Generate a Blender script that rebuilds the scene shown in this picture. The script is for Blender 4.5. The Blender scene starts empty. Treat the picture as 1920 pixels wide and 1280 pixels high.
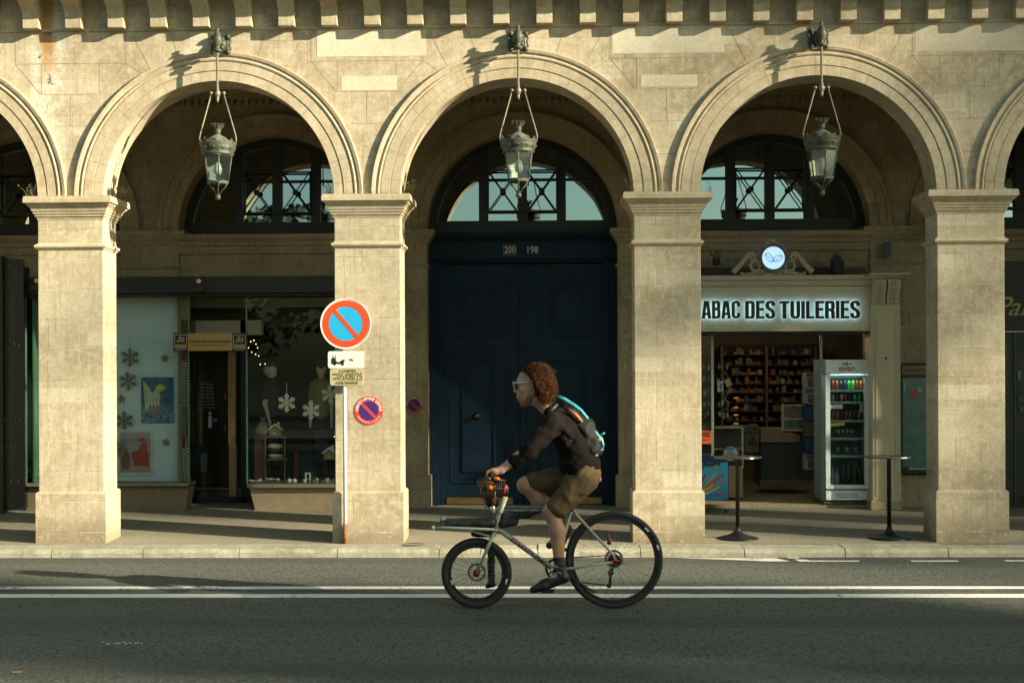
import bpy, math, random
import numpy as np
from mathutils import Vector, Matrix
random.seed(7)
RNG = np.random.RandomState(5)
PI = math.pi
sc = bpy.context.scene
COL = sc.collection

# ------------------------------------------------------------------ camera
CAM_H = 1.8; FPX = 2667.0; YAW = math.atan(0.026); ROLL = 0.0042; HORZ = 690.0
fw = Vector((-math.sin(YAW), math.cos(YAW), 0)); rt = Vector((math.cos(YAW), math.sin(YAW), 0)); up = Vector((0, 0, 1))
rc = rt * math.cos(ROLL) - up * math.sin(ROLL); uc = up * math.cos(ROLL) + rt * math.sin(ROLL)
cam = bpy.data.cameras.new('camera'); cam.lens = 50.0; cam.sensor_width = 36.0
cam.shift_y = 50.0 / 1920.0; cam.clip_end = 600; cam.clip_start = 0.1
camo = bpy.data.objects.new('camera', cam); COL.objects.link(camo)
M3 = Matrix((rc, uc, -fw)).transposed()
camo.matrix_world = Matrix.Translation((0, 0, CAM_H)) @ M3.to_4x4()
sc.camera = camo

# ------------------------------------------------------------------ world, sun, exposure
SUN = Vector((2.4, -1.0, 0.0)).normalized() * math.cos(math.radians(20)); SUN.z = math.sin(math.radians(20))
w = bpy.data.worlds.new('World'); sc.world = w; w.use_nodes = True
nt = w.node_tree; nt.nodes.clear()
wo = nt.nodes.new('ShaderNodeOutputWorld'); bg = nt.nodes.new('ShaderNodeBackground'); sky = nt.nodes.new('ShaderNodeTexSky')
sky.sky_type = 'NISHITA'; sky.sun_disc = False; sky.sun_elevation = math.radians(20)
sky.sun_rotation = math.atan2(SUN.x, SUN.y); sky.air_density = 1.0; sky.dust_density = 2.0; sky.ozone_density = 1.0
tint = nt.nodes.new('ShaderNodeMix'); tint.data_type = 'RGBA'; tint.blend_type = 'MULTIPLY'; tint.inputs[0].default_value = 1.0
nt.links.new(sky.outputs[0], tint.inputs[6]); tint.inputs[7].default_value = (0.86, 1.0, 0.84, 1)
nt.links.new(tint.outputs[2], bg.inputs[0]); bg.inputs[1].default_value = 0.072
nt.links.new(bg.outputs[0], wo.inputs[0])
sl = bpy.data.lights.new('sun', 'SUN'); sl.energy = 5.0; sl.angle = math.radians(0.6); sl.color = (1.0, 0.905, 0.69)
so = bpy.data.objects.new('sun', sl); COL.objects.link(so); so.location = SUN * 60
so.rotation_euler = SUN.to_track_quat('Z', 'Y').to_euler()
sc.view_settings.view_transform = 'Standard'; sc.view_settings.look = 'None'
sc.view_settings.exposure = 1.40; sc.view_settings.gamma = 1.0; sc.view_settings.use_curve_mapping = False
sc.cycles.use_denoising = True; sc.cycles.max_bounces = 8; sc.cycles.transparent_max_bounces = 16
sc.cycles.caustics_reflective = False; sc.cycles.caustics_refractive = False
sc.cycles.sample_clamp_indirect = 4.0

# ------------------------------------------------------------------ measuring helpers: a point of the photograph on the plane y = Y
def W(px, py, Y):
    dx = px - 960.0; du = HORZ - py
    a = dx * math.cos(ROLL) + du * math.sin(ROLL); b = -dx * math.sin(ROLL) + du * math.cos(ROLL)
    d = fw * FPX + rt * a + up * b
    t = Y / d.y
    return Vector((d.x * t, Y, CAM_H + d.z * t))
def WX(px, Y, py=690): return W(px, py, Y).x
def WZ(py, Y, px=1030): return W(px, py, Y).z

# ------------------------------------------------------------------ mesh helpers
def origin_of(p):
    v = Vector((0, 0, 0))
    while p is not None:
        v += p.location; p = p.parent
    return v
def tag(o, label=None, cat=None, group=None, kind=None):
    if label: o['label'] = label
    if cat: o['category'] = cat
    if group: o['group'] = group
    if kind: o['kind'] = kind
    return o
def thing(name, loc, label, cat, group=None):
    o = bpy.data.objects.new(name, None); COL.objects.link(o); o.location = loc; o.empty_display_size = 0.1
    return tag(o, label, cat, group)
def dup(root, delta, label=None):
    def rec(o, par):
        c = o.copy(); COL.objects.link(c)
        if par is not None: c.parent = par
        for ch in o.children: rec(ch, c)
        return c
    r = rec(root, None); r.location = root.location + Vector(delta)
    if label: r['label'] = label
    return r
class MB:
    def __init__(s): s.v = []; s.f = []; s.m = []; s.sm = []
    def add(s, vs, fs, mi=0, sm=False):
        b = len(s.v); s.v += [tuple(v) for v in vs]
        for f in fs: s.f.append([b + i for i in f]); s.m.append(mi); s.sm.append(sm)
        return s
    def box(s, x0, x1, y0, y1, z0, z1, mi=0):
        return s.add([(x0,y0,z0),(x1,y0,z0),(x1,y1,z0),(x0,y1,z0),(x0,y0,z1),(x1,y0,z1),(x1,y1,z1),(x0,y1,z1)],
                     [(0,3,2,1),(4,5,6,7),(0,1,5,4),(1,2,6,5),(2,3,7,6),(3,0,4,7)], mi)
    def cbox(s, c, sx, sy, sz, mi=0):
        return s.box(c[0]-sx/2, c[0]+sx/2, c[1]-sy/2, c[1]+sy/2, c[2]-sz/2, c[2]+sz/2, mi)
    def frustum(s, x0, x1, y0, y1, z0, X0, X1, Y0, Y1, z1, mi=0):
        return s.add([(x0,y0,z0),(x1,y0,z0),(x1,y1,z0),(x0,y1,z0),(X0,Y0,z1),(X1,Y0,z1),(X1,Y1,z1),(X0,Y1,z1)],
                     [(0,3,2,1),(4,5,6,7),(0,1,5,4),(1,2,6,5),(2,3,7,6),(3,0,4,7)], mi)
    def prism(s, poly, y0, y1, mi=0, sm=False):            # poly of (x,z) extruded along y
        n = len(poly)
        a = sum(poly[i][0]*poly[(i+1)%n][1]-poly[(i+1)%n][0]*poly[i][1] for i in range(n))
        if a < 0: poly = poly[::-1]
        vs = [(x,y0,z) for x,z in poly] + [(x,y1,z) for x,z in poly]
        s.add(vs, [list(range(n)), list(range(2*n-1, n-1, -1))], mi)
        s.add(vs, [(i, i+n, (i+1)%n+n, (i+1)%n) for i in range(n)], mi, sm)
        return s
    def prismx(s, poly, x0, x1, mi=0):                     # poly of (y,z) extruded along x
        n = len(poly)
        a = sum(poly[i][0]*poly[(i+1)%n][1]-poly[(i+1)%n][0]*poly[i][1] for i in range(n))
        if a > 0: poly = poly[::-1]
        vs = [(x0,y,z) for y,z in poly] + [(x1,y,z) for y,z in poly]
        return s.add(vs, [list(range(n)), list(range(2*n-1, n-1, -1))] + [(i, i+n, (i+1)%n+n, (i+1)%n) for i in range(n)], mi)
    def lathe(s, prof, c=(0,0), n=24, mi=0, sm=True, ph=0.0, axis='z'):   # prof of (r,z)
        vs = []; fs = []
        for r, z in prof:
            for i in range(n):
                a = 2*PI*i/n + ph
                vs.append((c[0]+r*math.cos(a), c[1]+r*math.sin(a), z))
        for j in range(len(prof)-1):
            for i in range(n):
                k = (i+1) % n
                fs.append((j*n+i, j*n+k, (j+1)*n+k, (j+1)*n+i))
        fs.append(list(range(n))[::-1]); fs.append([(len(prof)-1)*n+i for i in range(n)])
        if axis == 'y': vs = [(x, z, y) for x, y, z in vs]; fs = [f[::-1] for f in fs]
        return s.add(vs, fs, mi, sm)
    def ydisc(s, cx, cz, r, y0, y1, n=40, mi=0):           # disc facing -y
        return s.prism([(cx+r*math.cos(2*PI*i/n), cz+r*math.sin(2*PI*i/n)) for i in range(n)], y0, y1, mi)
    def yring(s, cx, cz, r0, r1, y0, y1, n=48, a0=0, a1=2*PI, mi=0):
        full = abs(a1-a0-2*PI) < 1e-6; m = n if full else n+1
        vs = []
        for i in range(m):
            a = a0+(a1-a0)*i/n; c_, s_ = math.cos(a), math.sin(a)
            vs += [(cx+r0*c_, y0, cz+r0*s_), (cx+r1*c_, y0, cz+r1*s_), (cx+r1*c_, y1, cz+r1*s_), (cx+r0*c_, y1, cz+r0*s_)]
        fs = []
        for i in range(n):
            j = (i+1) % m
            for q in range(4): r_ = (q+1) % 4; fs.append((4*i+q, 4*i+r_, 4*j+r_, 4*j+q))
        if not full: fs += [(0,3,2,1), (4*n,4*n+1,4*n+2,4*n+3)]
        return s.add(vs, fs, mi)
    def tube(s, pts, r, n=10, mi=0, sm=True, cap=True):
        pts = [Vector(p) for p in pts]; rs = r if isinstance(r, (list, tuple)) else [r]*len(pts)
        vs = []; fs = []; pu = None
        for i, p in enumerate(pts):
            t = (pts[min(i+1, len(pts)-1)] - pts[max(i-1, 0)]).normalized()
            if pu is None:
                pu = t.cross(Vector((0,0,1)));
                if pu.length < 0.05: pu = t.cross(Vector((0,1,0)))
            pu = (pu - t*pu.dot(t)).normalized(); b = t.cross(pu)
            for k in range(n):
                a = 2*PI*k/n; vs.append(p + (pu*math.cos(a)+b*math.sin(a))*rs[i])
        for i in range(len(pts)-1):
            for k in range(n):
                l = (k+1) % n; fs.append((i*n+k, i*n+l, (i+1)*n+l, (i+1)*n+k))
        if cap: fs += [list(range(n))[::-1], [(len(pts)-1)*n+k for k in range(n)]]
        return s.add(vs, fs, mi, sm)
    def ball(s, c, r, n=14, m=9, mi=0, sc_=(1,1,1)):
        vs = [(c[0], c[1], c[2]-r*sc_[2])]; fs = []
        for j in range(1, m):
            a = -PI/2+PI*j/m
            for i in range(n):
                b = 2*PI*i/n
                vs.append((c[0]+r*sc_[0]*math.cos(a)*math.cos(b), c[1]+r*sc_[1]*math.cos(a)*math.sin(b), c[2]+r*sc_[2]*math.sin(a)))
        vs.append((c[0], c[1], c[2]+r*sc_[2]))
        for i in range(n): fs.append((0, 1+(i+1)%n, 1+i))
        for j in range(m-2):
            for i in range(n):
                k = (i+1) % n; fs.append((1+j*n+i, 1+j*n+k, 1+(j+1)*n+k, 1+(j+1)*n+i))
        L = len(vs)-1
        for i in range(n): fs.append((L, 1+(m-2)*n+i, 1+(m-2)*n+(i+1)%n))
        return s.add(vs, fs, mi, True)
    def torus(s, c, R, r, n=64, m=10, ax='y', mi=0, sr=1.0):
        vs = []; fs = []
        for i in range(n):
            a = 2*PI*i/n
            for j in range(m):
                b = 2*PI*j/m; q = R+r*math.cos(b); h = r*sr*math.sin(b)
                p = (q*math.cos(a), h, q*math.sin(a)) if ax == 'y' else (q*math.cos(a), q*math.sin(a), h)
                vs.append((c[0]+p[0], c[1]+p[1], c[2]+p[2]))
        for i in range(n):
            for j in range(m):
                k = (i+1) % n; l = (j+1) % m
                f = (i*m+j, k*m+j, k*m+l, i*m+l)
                fs.append(f if ax != 'y' else f[::-1])
        return s.add(vs, fs, mi, True)
    def sweep_arc(s, prof, cx, cz, a0=0, a1=PI, n=64, mi=0):  # prof of closed (r,y) loop
        m = len(prof); vs = []; fs = []
        for i in range(n+1):
            a = a0+(a1-a0)*i/n
            for r, y in prof: vs.append((cx+r*math.cos(a), y, cz+r*math.sin(a)))
        for i in range(n):
            for j in range(m):
                l = (j+1) % m; fs.append((i*m+j, i*m+l, (i+1)*m+l, (i+1)*m+j))
        fs += [list(range(m))[::-1], [n*m+j for j in range(m)]]
        return s.add(vs, fs, mi)
    def build(s, name, mat, parent=None, bevel=0.0, smooth_angle=None):
        o0 = origin_of(parent)
        me = bpy.data.meshes.new(name)
        me.from_pydata([(v[0]-o0.x, v[1]-o0.y, v[2]-o0.z) for v in s.v], [], s.f)
        mats = mat if isinstance(mat, (list, tuple)) else [mat]
        for m_ in mats: me.materials.append(m_)
        me.polygons.foreach_set('material_index', s.m); me.polygons.foreach_set('use_smooth', s.sm)
        import bmesh
        bm = bmesh.new(); bm.from_mesh(me); bmesh.ops.recalc_face_normals(bm, faces=bm.faces); bm.to_mesh(me); bm.free()
        o = bpy.data.objects.new(name, me); COL.objects.link(o)
        if parent is not None: o.parent = parent
        if bevel > 0:
            md = o.modifiers.new('bevel', 'BEVEL'); md.width = bevel; md.segments = 2; md.limit_method = 'ANGLE'; md.angle_limit = math.radians(40)
        return o

def text_mesh(strs, bold=0.0, ext=0.003, shear=0.0):
    cu = bpy.data.curves.new('lettering', 'FONT'); cu.body = strs; cu.extrude = ext; cu.offset = bold; cu.shear = shear
    cu.resolution_u = 3
    o = bpy.data.objects.new('lettering', cu); COL.objects.link(o)
    bpy.context.view_layer.update()
    me = bpy.data.meshes.new_from_object(o.evaluated_get(bpy.context.evaluated_depsgraph_get()))
    vs = [v.co.copy() for v in me.vertices]; fs = [list(p.vertices) for p in me.polygons]
    bpy.data.objects.remove(o); bpy.data.curves.remove(cu); bpy.data.meshes.remove(me)
    return vs, fs
def put_text(mb, s_, x0, x1, z0, z1, yf, depth=0.004, bold=0.0, shear=0.0, mi=0):
    """lettering that fills the rectangle x0..x1, z0..z1 with its front at y = yf, facing -y"""
    vs, fs = text_mesh(s_, bold, 0.5, shear)
    ax = min(v.x for v in vs); bx = max(v.x for v in vs); az = min(v.y for v in vs); bz = max(v.y for v in vs)
    out = [(x0+(v.x-ax)/(bx-ax)*(x1-x0), yf+(0.5-v.z)*depth, z0+(v.y-az)/(bz-az)*(z1-z0)) for v in vs]
    mb.add(out, fs, mi); return mb
def put_text_px(mb, s_, px0, px1, py0, py1, Y, **k):
    a = W(px0, py1, Y); b = W(px1, py0, Y)
    return put_text(mb, s_, a.x, b.x, a.z, b.z, Y, **k)
def ring_text(mb, s_, cx, cz, R, h, a0, a1, yf, depth=0.002, flip=False, mi=0, bold=0.0):
    n = len(s_)
    for i, ch in enumerate(s_):
        if ch == ' ': continue
        a = a0+(a1-a0)*(i+0.5)/n
        vs, fs = text_mesh(ch, bold, 0.5)
        ax = min(v.x for v in vs); bx = max(v.x for v in vs); k = h/0.72; t = a-PI/2 if not flip else a+PI/2
        out = []
        for v in vs:
            x = (v.x-(ax+bx)/2)*k; z = (v.y-0.36)*k
            out.append((cx+R*math.cos(a)+x*math.cos(t)-z*math.sin(t), yf+(0.5-v.z)*depth, cz+R*math.sin(a)+x*math.sin(t)+z*math.cos(t)))
        mb.add(out, fs, mi)
    return mb

# ------------------------------------------------------------------ materials
def lin(c):
    return tuple(((x/255)/12.92 if x/255 <= 0.04045 else ((x/255+0.055)/1.055)**2.4) for x in c)
def nm(name):
    m = bpy.data.materials.new(name); m.use_nodes = True; t = m.node_tree; t.nodes.clear()
    return m, t, t.nodes, t.links
def N(t, kind, **k):
    n = t.nodes.new(kind)
    for a, b in k.items(): setattr(n, a, b)
    return n
def mixc(t, a, b, fac, mode='MIX'):
    n = t.nodes.new('ShaderNodeMix'); n.data_type = 'RGBA'; n.blend_type = mode; n.clamp_factor = True
    for i, s_ in ((6, a), (7, b), (0, fac)):
        if hasattr(s_, 'links'): t.links.new(s_, n.inputs[i])
        elif isinstance(s_, (int, float)): n.inputs[i].default_value = s_
        else: n.inputs[i].default_value = (*s_[:3], 1)
    return n.outputs[2]
def math_(t, op, a, b=0.5):
    n = t.nodes.new('ShaderNodeMath'); n.operation = op
    for i, s_ in ((0, a), (1, b)):
        if hasattr(s_, 'links'): t.links.new(s_, n.inputs[i])
        else: n.inputs[i].default_value = s_
    return n.outputs[0]
def ramp(t, s_, lo, hi):
    n = t.nodes.new('ShaderNodeMapRange'); n.clamp = True; t.links.new(s_, n.inputs[0]); n.inputs[1].default_value = lo; n.inputs[2].default_value = hi
    return n.outputs[0]
def noise(t, vec, scale, detail=4, rough=0.55, stretch=None):
    if stretch:
        mp = t.nodes.new('ShaderNodeMapping'); mp.inputs['Scale'].default_value = stretch; t.links.new(vec, mp.inputs[0]); vec = mp.outputs[0]
    n = t.nodes.new('ShaderNodeTexNoise'); n.inputs['Scale'].default_value = scale; n.inputs['Detail'].default_value = detail
    n.inputs['Roughness'].default_value = rough; t.links.new(vec, n.inputs['Vector']); return n.outputs['Fac']
def finish(t, color, rough=0.6, metal=0.0, bump=None, bstr=0.3, bdist=0.01, emit=None, estr=0.0, spec=0.5, coat=0.0):
    p = t.nodes.new('ShaderNodeBsdfPrincipled'); o = t.nodes.new('ShaderNodeOutputMaterial')
    if hasattr(color, 'links'): t.links.new(color, p.inputs['Base Color'])
    else: p.inputs['Base Color'].default_value = (*color[:3], 1)
    if hasattr(rough, 'links'): t.links.new(rough, p.inputs['Roughness'])
    else: p.inputs['Roughness'].default_value = rough
    p.inputs['Metallic'].default_value = metal; p.inputs['Specular IOR Level'].default_value = spec
    p.inputs['Coat Weight'].default_value = coat
    if bump is not None:
        b = t.nodes.new('ShaderNodeBump'); b.inputs['Strength'].default_value = bstr; b.inputs['Distance'].default_value = bdist
        t.links.new(bump, b.inputs['Height']); t.links.new(b.outputs[0], p.inputs['Normal'])
    if emit is not None:
        p.inputs['Emission Color'].default_value = (*emit[:3], 1); p.inputs['Emission Strength'].default_value = estr
    t.links.new(p.outputs[0], o.inputs[0])
    return p
def simple(name, col, rough=0.5, metal=0.0, var=0.12, scale=18, bump=0.0, emit=None, estr=0.0, spec=0.5, coat=0.0, stretch=None, grime=0.0):
    """colour broken up by two noises so that nothing is flat"""
    m, t, n, l = nm(name)
    tc = N(t, 'ShaderNodeTexCoord').outputs['Object']
    f = noise(t, tc, scale, 5, 0.6, stretch)
    c = mixc(t, tuple(x*(1-var) for x in col), tuple(min(1, x*(1+var)) for x in col), ramp(t, f, 0.3, 0.7))
    if grime > 0:
        g = noise(t, tc, scale*0.22, 6, 0.7)
        c = mixc(t, c, tuple(x*0.45 for x in col), math_(t, 'MULTIPLY', ramp(t, g, 0.5, 0.75), grime))
    r = math_(t, 'ADD', math_(t, 'MULTIPLY', f, 0.15), rough-0.07)
    finish(t, c, r, metal, f if bump > 0 else None, bump, 0.01, emit, estr, spec, coat)
    return m
def stone(name, base, light, dark, row=0.335, wid=1.3, joint=0.5, streak=0.35, pits=0.6, off=0.0, patch=0.5, seed=0.0, stain=False, foot=False):
    m, t, n, l = nm(name)
    pos = N(t, 'ShaderNodeNewGeometry').outputs['Position']
    mp = N(t, 'ShaderNodeMapping'); mp.inputs['Location'].default_value = (seed, seed*0.7, seed*1.3); l.new(pos, mp.inputs[0]); pos = mp.outputs[0]
    sp = N(t, 'ShaderNodeSeparateXYZ'); l.new(N(t, 'ShaderNodeNewGeometry').outputs['Position'], sp.inputs[0])
    u = math_(t, 'ADD', sp.outputs[0], sp.outputs[1]); v = math_(t, 'ADD', sp.outputs[2], off)
    cb = N(t, 'ShaderNodeCombineXYZ'); l.new(u, cb.inputs[0]); l.new(v, cb.inputs[1])
    # slightly wavy joints
    wv = noise(t, pos, 3.0, 3); 
    cb2 = N(t, 'ShaderNodeVectorMath', operation='ADD'); l.new(cb.outputs[0], cb2.inputs[0])
    cw = N(t, 'ShaderNodeCombineXYZ'); l.new(math_(t, 'MULTIPLY', wv, 0.006), cw.inputs[1]); l.new(math_(t, 'MULTIPLY', wv, 0.006), cw.inputs[0]); l.new(cw.outputs[0], cb2.inputs[1])
    br = N(t, 'ShaderNodeTexBrick'); l.new(cb2.outputs[0], br.inputs['Vector'])
    br.inputs['Scale'].default_value = 1.0; br.inputs['Row Height'].default_value = row; br.inputs['Brick Width'].default_value = wid
    br.inputs['Mortar Size'].default_value = 0.0035; br.inputs['Mortar Smooth'].default_value = 0.4
    br.inputs['Color1'].default_value = (0, 0, 0, 1); br.inputs['Color2'].default_value = (1, 1, 1, 1); br.inputs['Mortar'].default_value = (0.5, 0.5, 0.5, 1)
    br.offset = 0.43
    rgb = N(t, 'ShaderNodeRGBToBW'); l.new(br.outputs['Color'], rgb.inputs[0]); per = rgb.outputs[0]
    n1 = noise(t, pos, 1.6, 6, 0.62); n2 = noise(t, pos, 9.0, 6, 0.7); n3 = noise(t, pos, 70.0, 3, 0.6)
    n5 = noise(t, pos, 26.0, 4, 0.7)
    c = mixc(t, dark, base, ramp(t, n1, 0.30, 0.62))
    c = mixc(t, c, light, math_(t, 'MULTIPLY', ramp(t, n2, 0.45, 0.75), 0.75))
    c = mixc(t, c, light, math_(t, 'MULTIPLY', per, patch))
    # repaired pale/brown rectangular patches: the edges of a coarse brick grid thresholded by noise
    br2 = N(t, 'ShaderNodeTexBrick'); mp2 = N(t, 'ShaderNodeMapping'); mp2.inputs['Location'].default_value = (0.37, 0.11, 0); l.new(cb2.outputs[0], mp2.inputs[0]); l.new(mp2.outputs[0], br2.inputs['Vector'])
    br2.inputs['Scale'].default_value = 1.0; br2.inputs['Row Height'].default_value = row*0.47; br2.inputs['Brick Width'].default_value = wid*0.21
    br2.inputs['Mortar Size'].default_value = 0.0; br2.inputs['Color1'].default_value = (0,0,0,1); br2.inputs['Color2'].default_value = (1,1,1,1)
    b2 = N(t, 'ShaderNodeRGBToBW'); l.new(br2.outputs['Color'], b2.inputs[0])
    c = mixc(t, c, tuple(x*0.86 for x in dark), math_(t, 'MULTIPLY', ramp(t, b2.outputs[0], 0.94, 0.97), 0.3))
    c = mixc(t, c, tuple(min(1, x*1.12) for x in light), math_(t, 'MULTIPLY', ramp(t, b2.outputs[0], 0.06, 0.03), 0.4))
    # vertical run-off streaks
    st = noise(t, pos, 5.0, 5, 0.65, (6.0, 6.0, 0.28))
    c = mixc(t, c, tuple(x*0.62 for x in dark), math_(t, 'MULTIPLY', ramp(t, st, 0.54, 0.76), streak))
    c = mixc(t, c, tuple(min(1, x*1.15) for x in light), math_(t, 'MULTIPLY', ramp(t, st, 0.40, 0.30), streak*0.7))
    if foot:      # grime splashed up from the pavement, its edge ragged
        fm = math_(t, 'SUBTRACT', math_(t, 'MULTIPLY', n1, 0.75), math_(t, 'MULTIPLY', sp.outputs[2], 0.9))
        c = mixc(t, c, tuple(x*0.5 for x in dark), math_(t, 'MULTIPLY', ramp(t, fm, 0.0, 0.25), 0.7))
    if stain:     # rusty and chalky run-off down the wall left of the first arch
        dxs = math_(t, 'ABSOLUTE', math_(t, 'ADD', math_(t, 'SUBTRACT', sp.outputs[0], RUSTX), math_(t, 'MULTIPLY', math_(t, 'SUBTRACT', wv, 0.5), 0.12)))
        zz = math_(t, 'ADD', sp.outputs[2], math_(t, 'MULTIPLY', n1, 0.35))
        band = math_(t, 'MULTIPLY', ramp(t, dxs, 0.20, 0.12), ramp(t, zz, 3.9, 4.5))
        c = mixc(t, c, (0.66, 0.62, 0.50), math_(t, 'MULTIPLY', band, ramp(t, n2, 0.35, 0.6)))
        c = mixc(t, c, (0.42, 0.19, 0.035), math_(t, 'MULTIPLY', math_(t, 'MULTIPLY', ramp(t, dxs, 0.10, 0.03), ramp(t, zz, 4.85, 5.15)), 0.9))
        c = mixc(t, c, (0.10, 0.08, 0.05), math_(t, 'MULTIPLY', math_(t, 'MULTIPLY', ramp(t, dxs, 0.24, 0.16), ramp(t, math_(t, 'SUBTRACT', n2, math_(t, 'MULTIPLY', dxs, 0.5)), 0.56, 0.62)), ramp(t, zz, 4.2, 4.6)))
    # fine grain
    c = mixc(t, c, tuple(min(1, x*1.12) for x in light), math_(t, 'MULTIPLY', ramp(t, n5, 0.56, 0.70), 0.45)); c = mixc(t, c, dark, math_(t, 'MULTIPLY', ramp(t, n5, 0.45, 0.32), 0.55))
    c = mixc(t, c, tuple(x*0.7 for x in base), math_(t, 'MULTIPLY', ramp(t, n3, 0.5, 0.8), 0.35))
    # joints
    jm = math_(t, 'MULTIPLY', br.outputs['Fac'], joint)
    jl = ramp(t, noise(t, pos, 2.3, 2), 0.42, 0.58)
    c = mixc(t, c, mixc(t, tuple(x*0.55 for x in dark), tuple(min(1, x*1.2) for x in light), jl), jm)
    # shell holes
    vo = N(t, 'ShaderNodeTexVoronoi'); vo.inputs['Scale'].default_value = 34; l.new(pos, vo.inputs['Vector'])
    gate = ramp(t, noise(t, pos, 2.0, 3), 0.48, 0.62)
    hole = math_(t, 'MULTIPLY', math_(t, 'LESS_THAN', vo.outputs['Distance'], math_(t, 'MULTIPLY', n2, 0.30)), gate)
    c = mixc(t, c, tuple(x*0.3 for x in dark), math_(t, 'MULTIPLY', hole, pits))
    h = math_(t, 'SUBTRACT', math_(t, 'ADD', math_(t, 'MULTIPLY', n2, 0.5), math_(t, 'MULTIPLY', n3, 0.25)), math_(t, 'ADD', math_(t, 'MULTIPLY', br.outputs['Fac'], 0.6), math_(t, 'MULTIPLY', hole, 0.8)))
    finish(t, c, 0.88, 0, h, 0.45, 0.008, spec=0.25)
    return m
def glass(name, tintc=(1, 1, 1), refl=1.0, rough=0.0, base_refl=0.06):
    m, t, n, l = nm(name)
    tr = N(t, 'ShaderNodeBsdfTransparent'); tr.inputs[0].default_value = (*tintc, 1)
    gl = N(t, 'ShaderNodeBsdfGlossy'); gl.inputs['Roughness'].default_value = rough; gl.inputs['Color'].default_value = (0.9, 1.0, 0.95, 1)
    b = N(t, 'ShaderNodeBump'); b.inputs['Strength'].default_value = 0.02; b.inputs['Distance'].default_value = 0.01
    l.new(noise(t, N(t, 'ShaderNodeTexCoord').outputs['Object'], 1.7, 1), b.inputs['Height']); l.new(b.outputs[0], gl.inputs['Normal'])
    lw = N(t, 'ShaderNodeLayerWeight'); lw.inputs[0].default_value = 0.2
    f = math_(t, 'ADD', math_(t, 'MULTIPLY', lw.outputs['Fresnel'], refl), base_refl)
    mx = N(t, 'ShaderNodeMixShader'); l.new(f, mx.inputs[0]); l.new(tr.outputs[0], mx.inputs[1]); l.new(gl.outputs[0], mx.inputs[2])
    o = N(t, 'ShaderNodeOutputMaterial'); l.new(mx.outputs[0], o.inputs[0]); return m

M = {}
RUSTX = WX(93, 14.0)
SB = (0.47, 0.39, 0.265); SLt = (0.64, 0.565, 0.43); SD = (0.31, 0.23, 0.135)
M['stone'] = stone('facade_stone', SB, SLt, SD, row=0.36, wid=1.45, joint=0.35, streak=0.45, pits=0.4, patch=0.26, stain=True)
M['pier'] = stone('pier_stone', (0.50, 0.415, 0.285), (0.66, 0.585, 0.44), (0.34, 0.255, 0.15), row=0.30, wid=3.0, joint=0.6, streak=0.5, pits=0.9, patch=0.26, foot=True, off=0.1, seed=3.1)
M['trim'] = stone('moulding_stone', (0.49, 0.405, 0.275), (0.63, 0.55, 0.41), (0.35, 0.265, 0.155), row=50, wid=50, joint=0.0, streak=0.4, pits=0.3, patch=0.3, seed=7.7)
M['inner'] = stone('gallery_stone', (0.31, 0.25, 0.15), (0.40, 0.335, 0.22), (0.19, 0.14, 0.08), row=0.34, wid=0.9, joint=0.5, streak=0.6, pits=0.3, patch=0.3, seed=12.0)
M['blackmetal'] = simple('black_metal', (0.012, 0.014, 0.012), 0.42, 0.3)
M['darkframe'] = simple('dark_window_frame', (0.010, 0.013, 0.011), 0.5)
M['fanglass'] = None
def fan_glass():
    m, t, n, l = nm('fan_window_glass')
    d = N(t, 'ShaderNodeBsdfDiffuse'); d.inputs[0].default_value = (0.006, 0.009, 0.008, 1)
    g = N(t, 'ShaderNodeBsdfGlossy'); g.inputs['Roughness'].default_value = 0.012; g.inputs[0].default_value = (0.82, 0.98, 1.0, 1)
    b = N(t, 'ShaderNodeBump'); b.inputs['Strength'].default_value = 0.05; b.inputs['Distance'].default_value = 0.02
    l.new(noise(t, N(t, 'ShaderNodeTexCoord').outputs['Object'], 2.5, 1), b.inputs['Height']); l.new(b.outputs[0], g.inputs['Normal'])
    mx = N(t, 'ShaderNodeMixShader'); mx.inputs[0].default_value = 0.45; l.new(d.outputs[0], mx.inputs[1]); l.new(g.outputs[0], mx.inputs[2])
    o = N(t, 'ShaderNodeOutputMaterial'); l.new(mx.outputs[0], o.inputs[0]); return m
M['fanglass'] = fan_glass()
M['glass'] = glass('shop_glass', (0.94, 0.97, 0.95), 0.5, 0.0, 0.012)
M['lampglass'] = glass('lantern_glass', (0.80, 0.84, 0.80), 1.2, 0.08, 0.22)

def pale(name, k):
    return stone(name, tuple(x*k for x in (0.60, 0.53, 0.40)), tuple(x*k for x in (0.68, 0.62, 0.50)), tuple(x*k for x in (0.50, 0.43, 0.31)), row=30, wid=30, joint=0, streak=0.25, pits=0.2, patch=0.0, seed=5)
M['repair'] = pale('repair_stone', 1.05); M['repair2'] = pale('repair_stone_dull', 0.9); M['repair3'] = pale('repair_stone_brown', 0.55)
M['joint'] = simple('mortar', (0.30, 0.235, 0.14), 0.9, 0, 0.45, 3)
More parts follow.
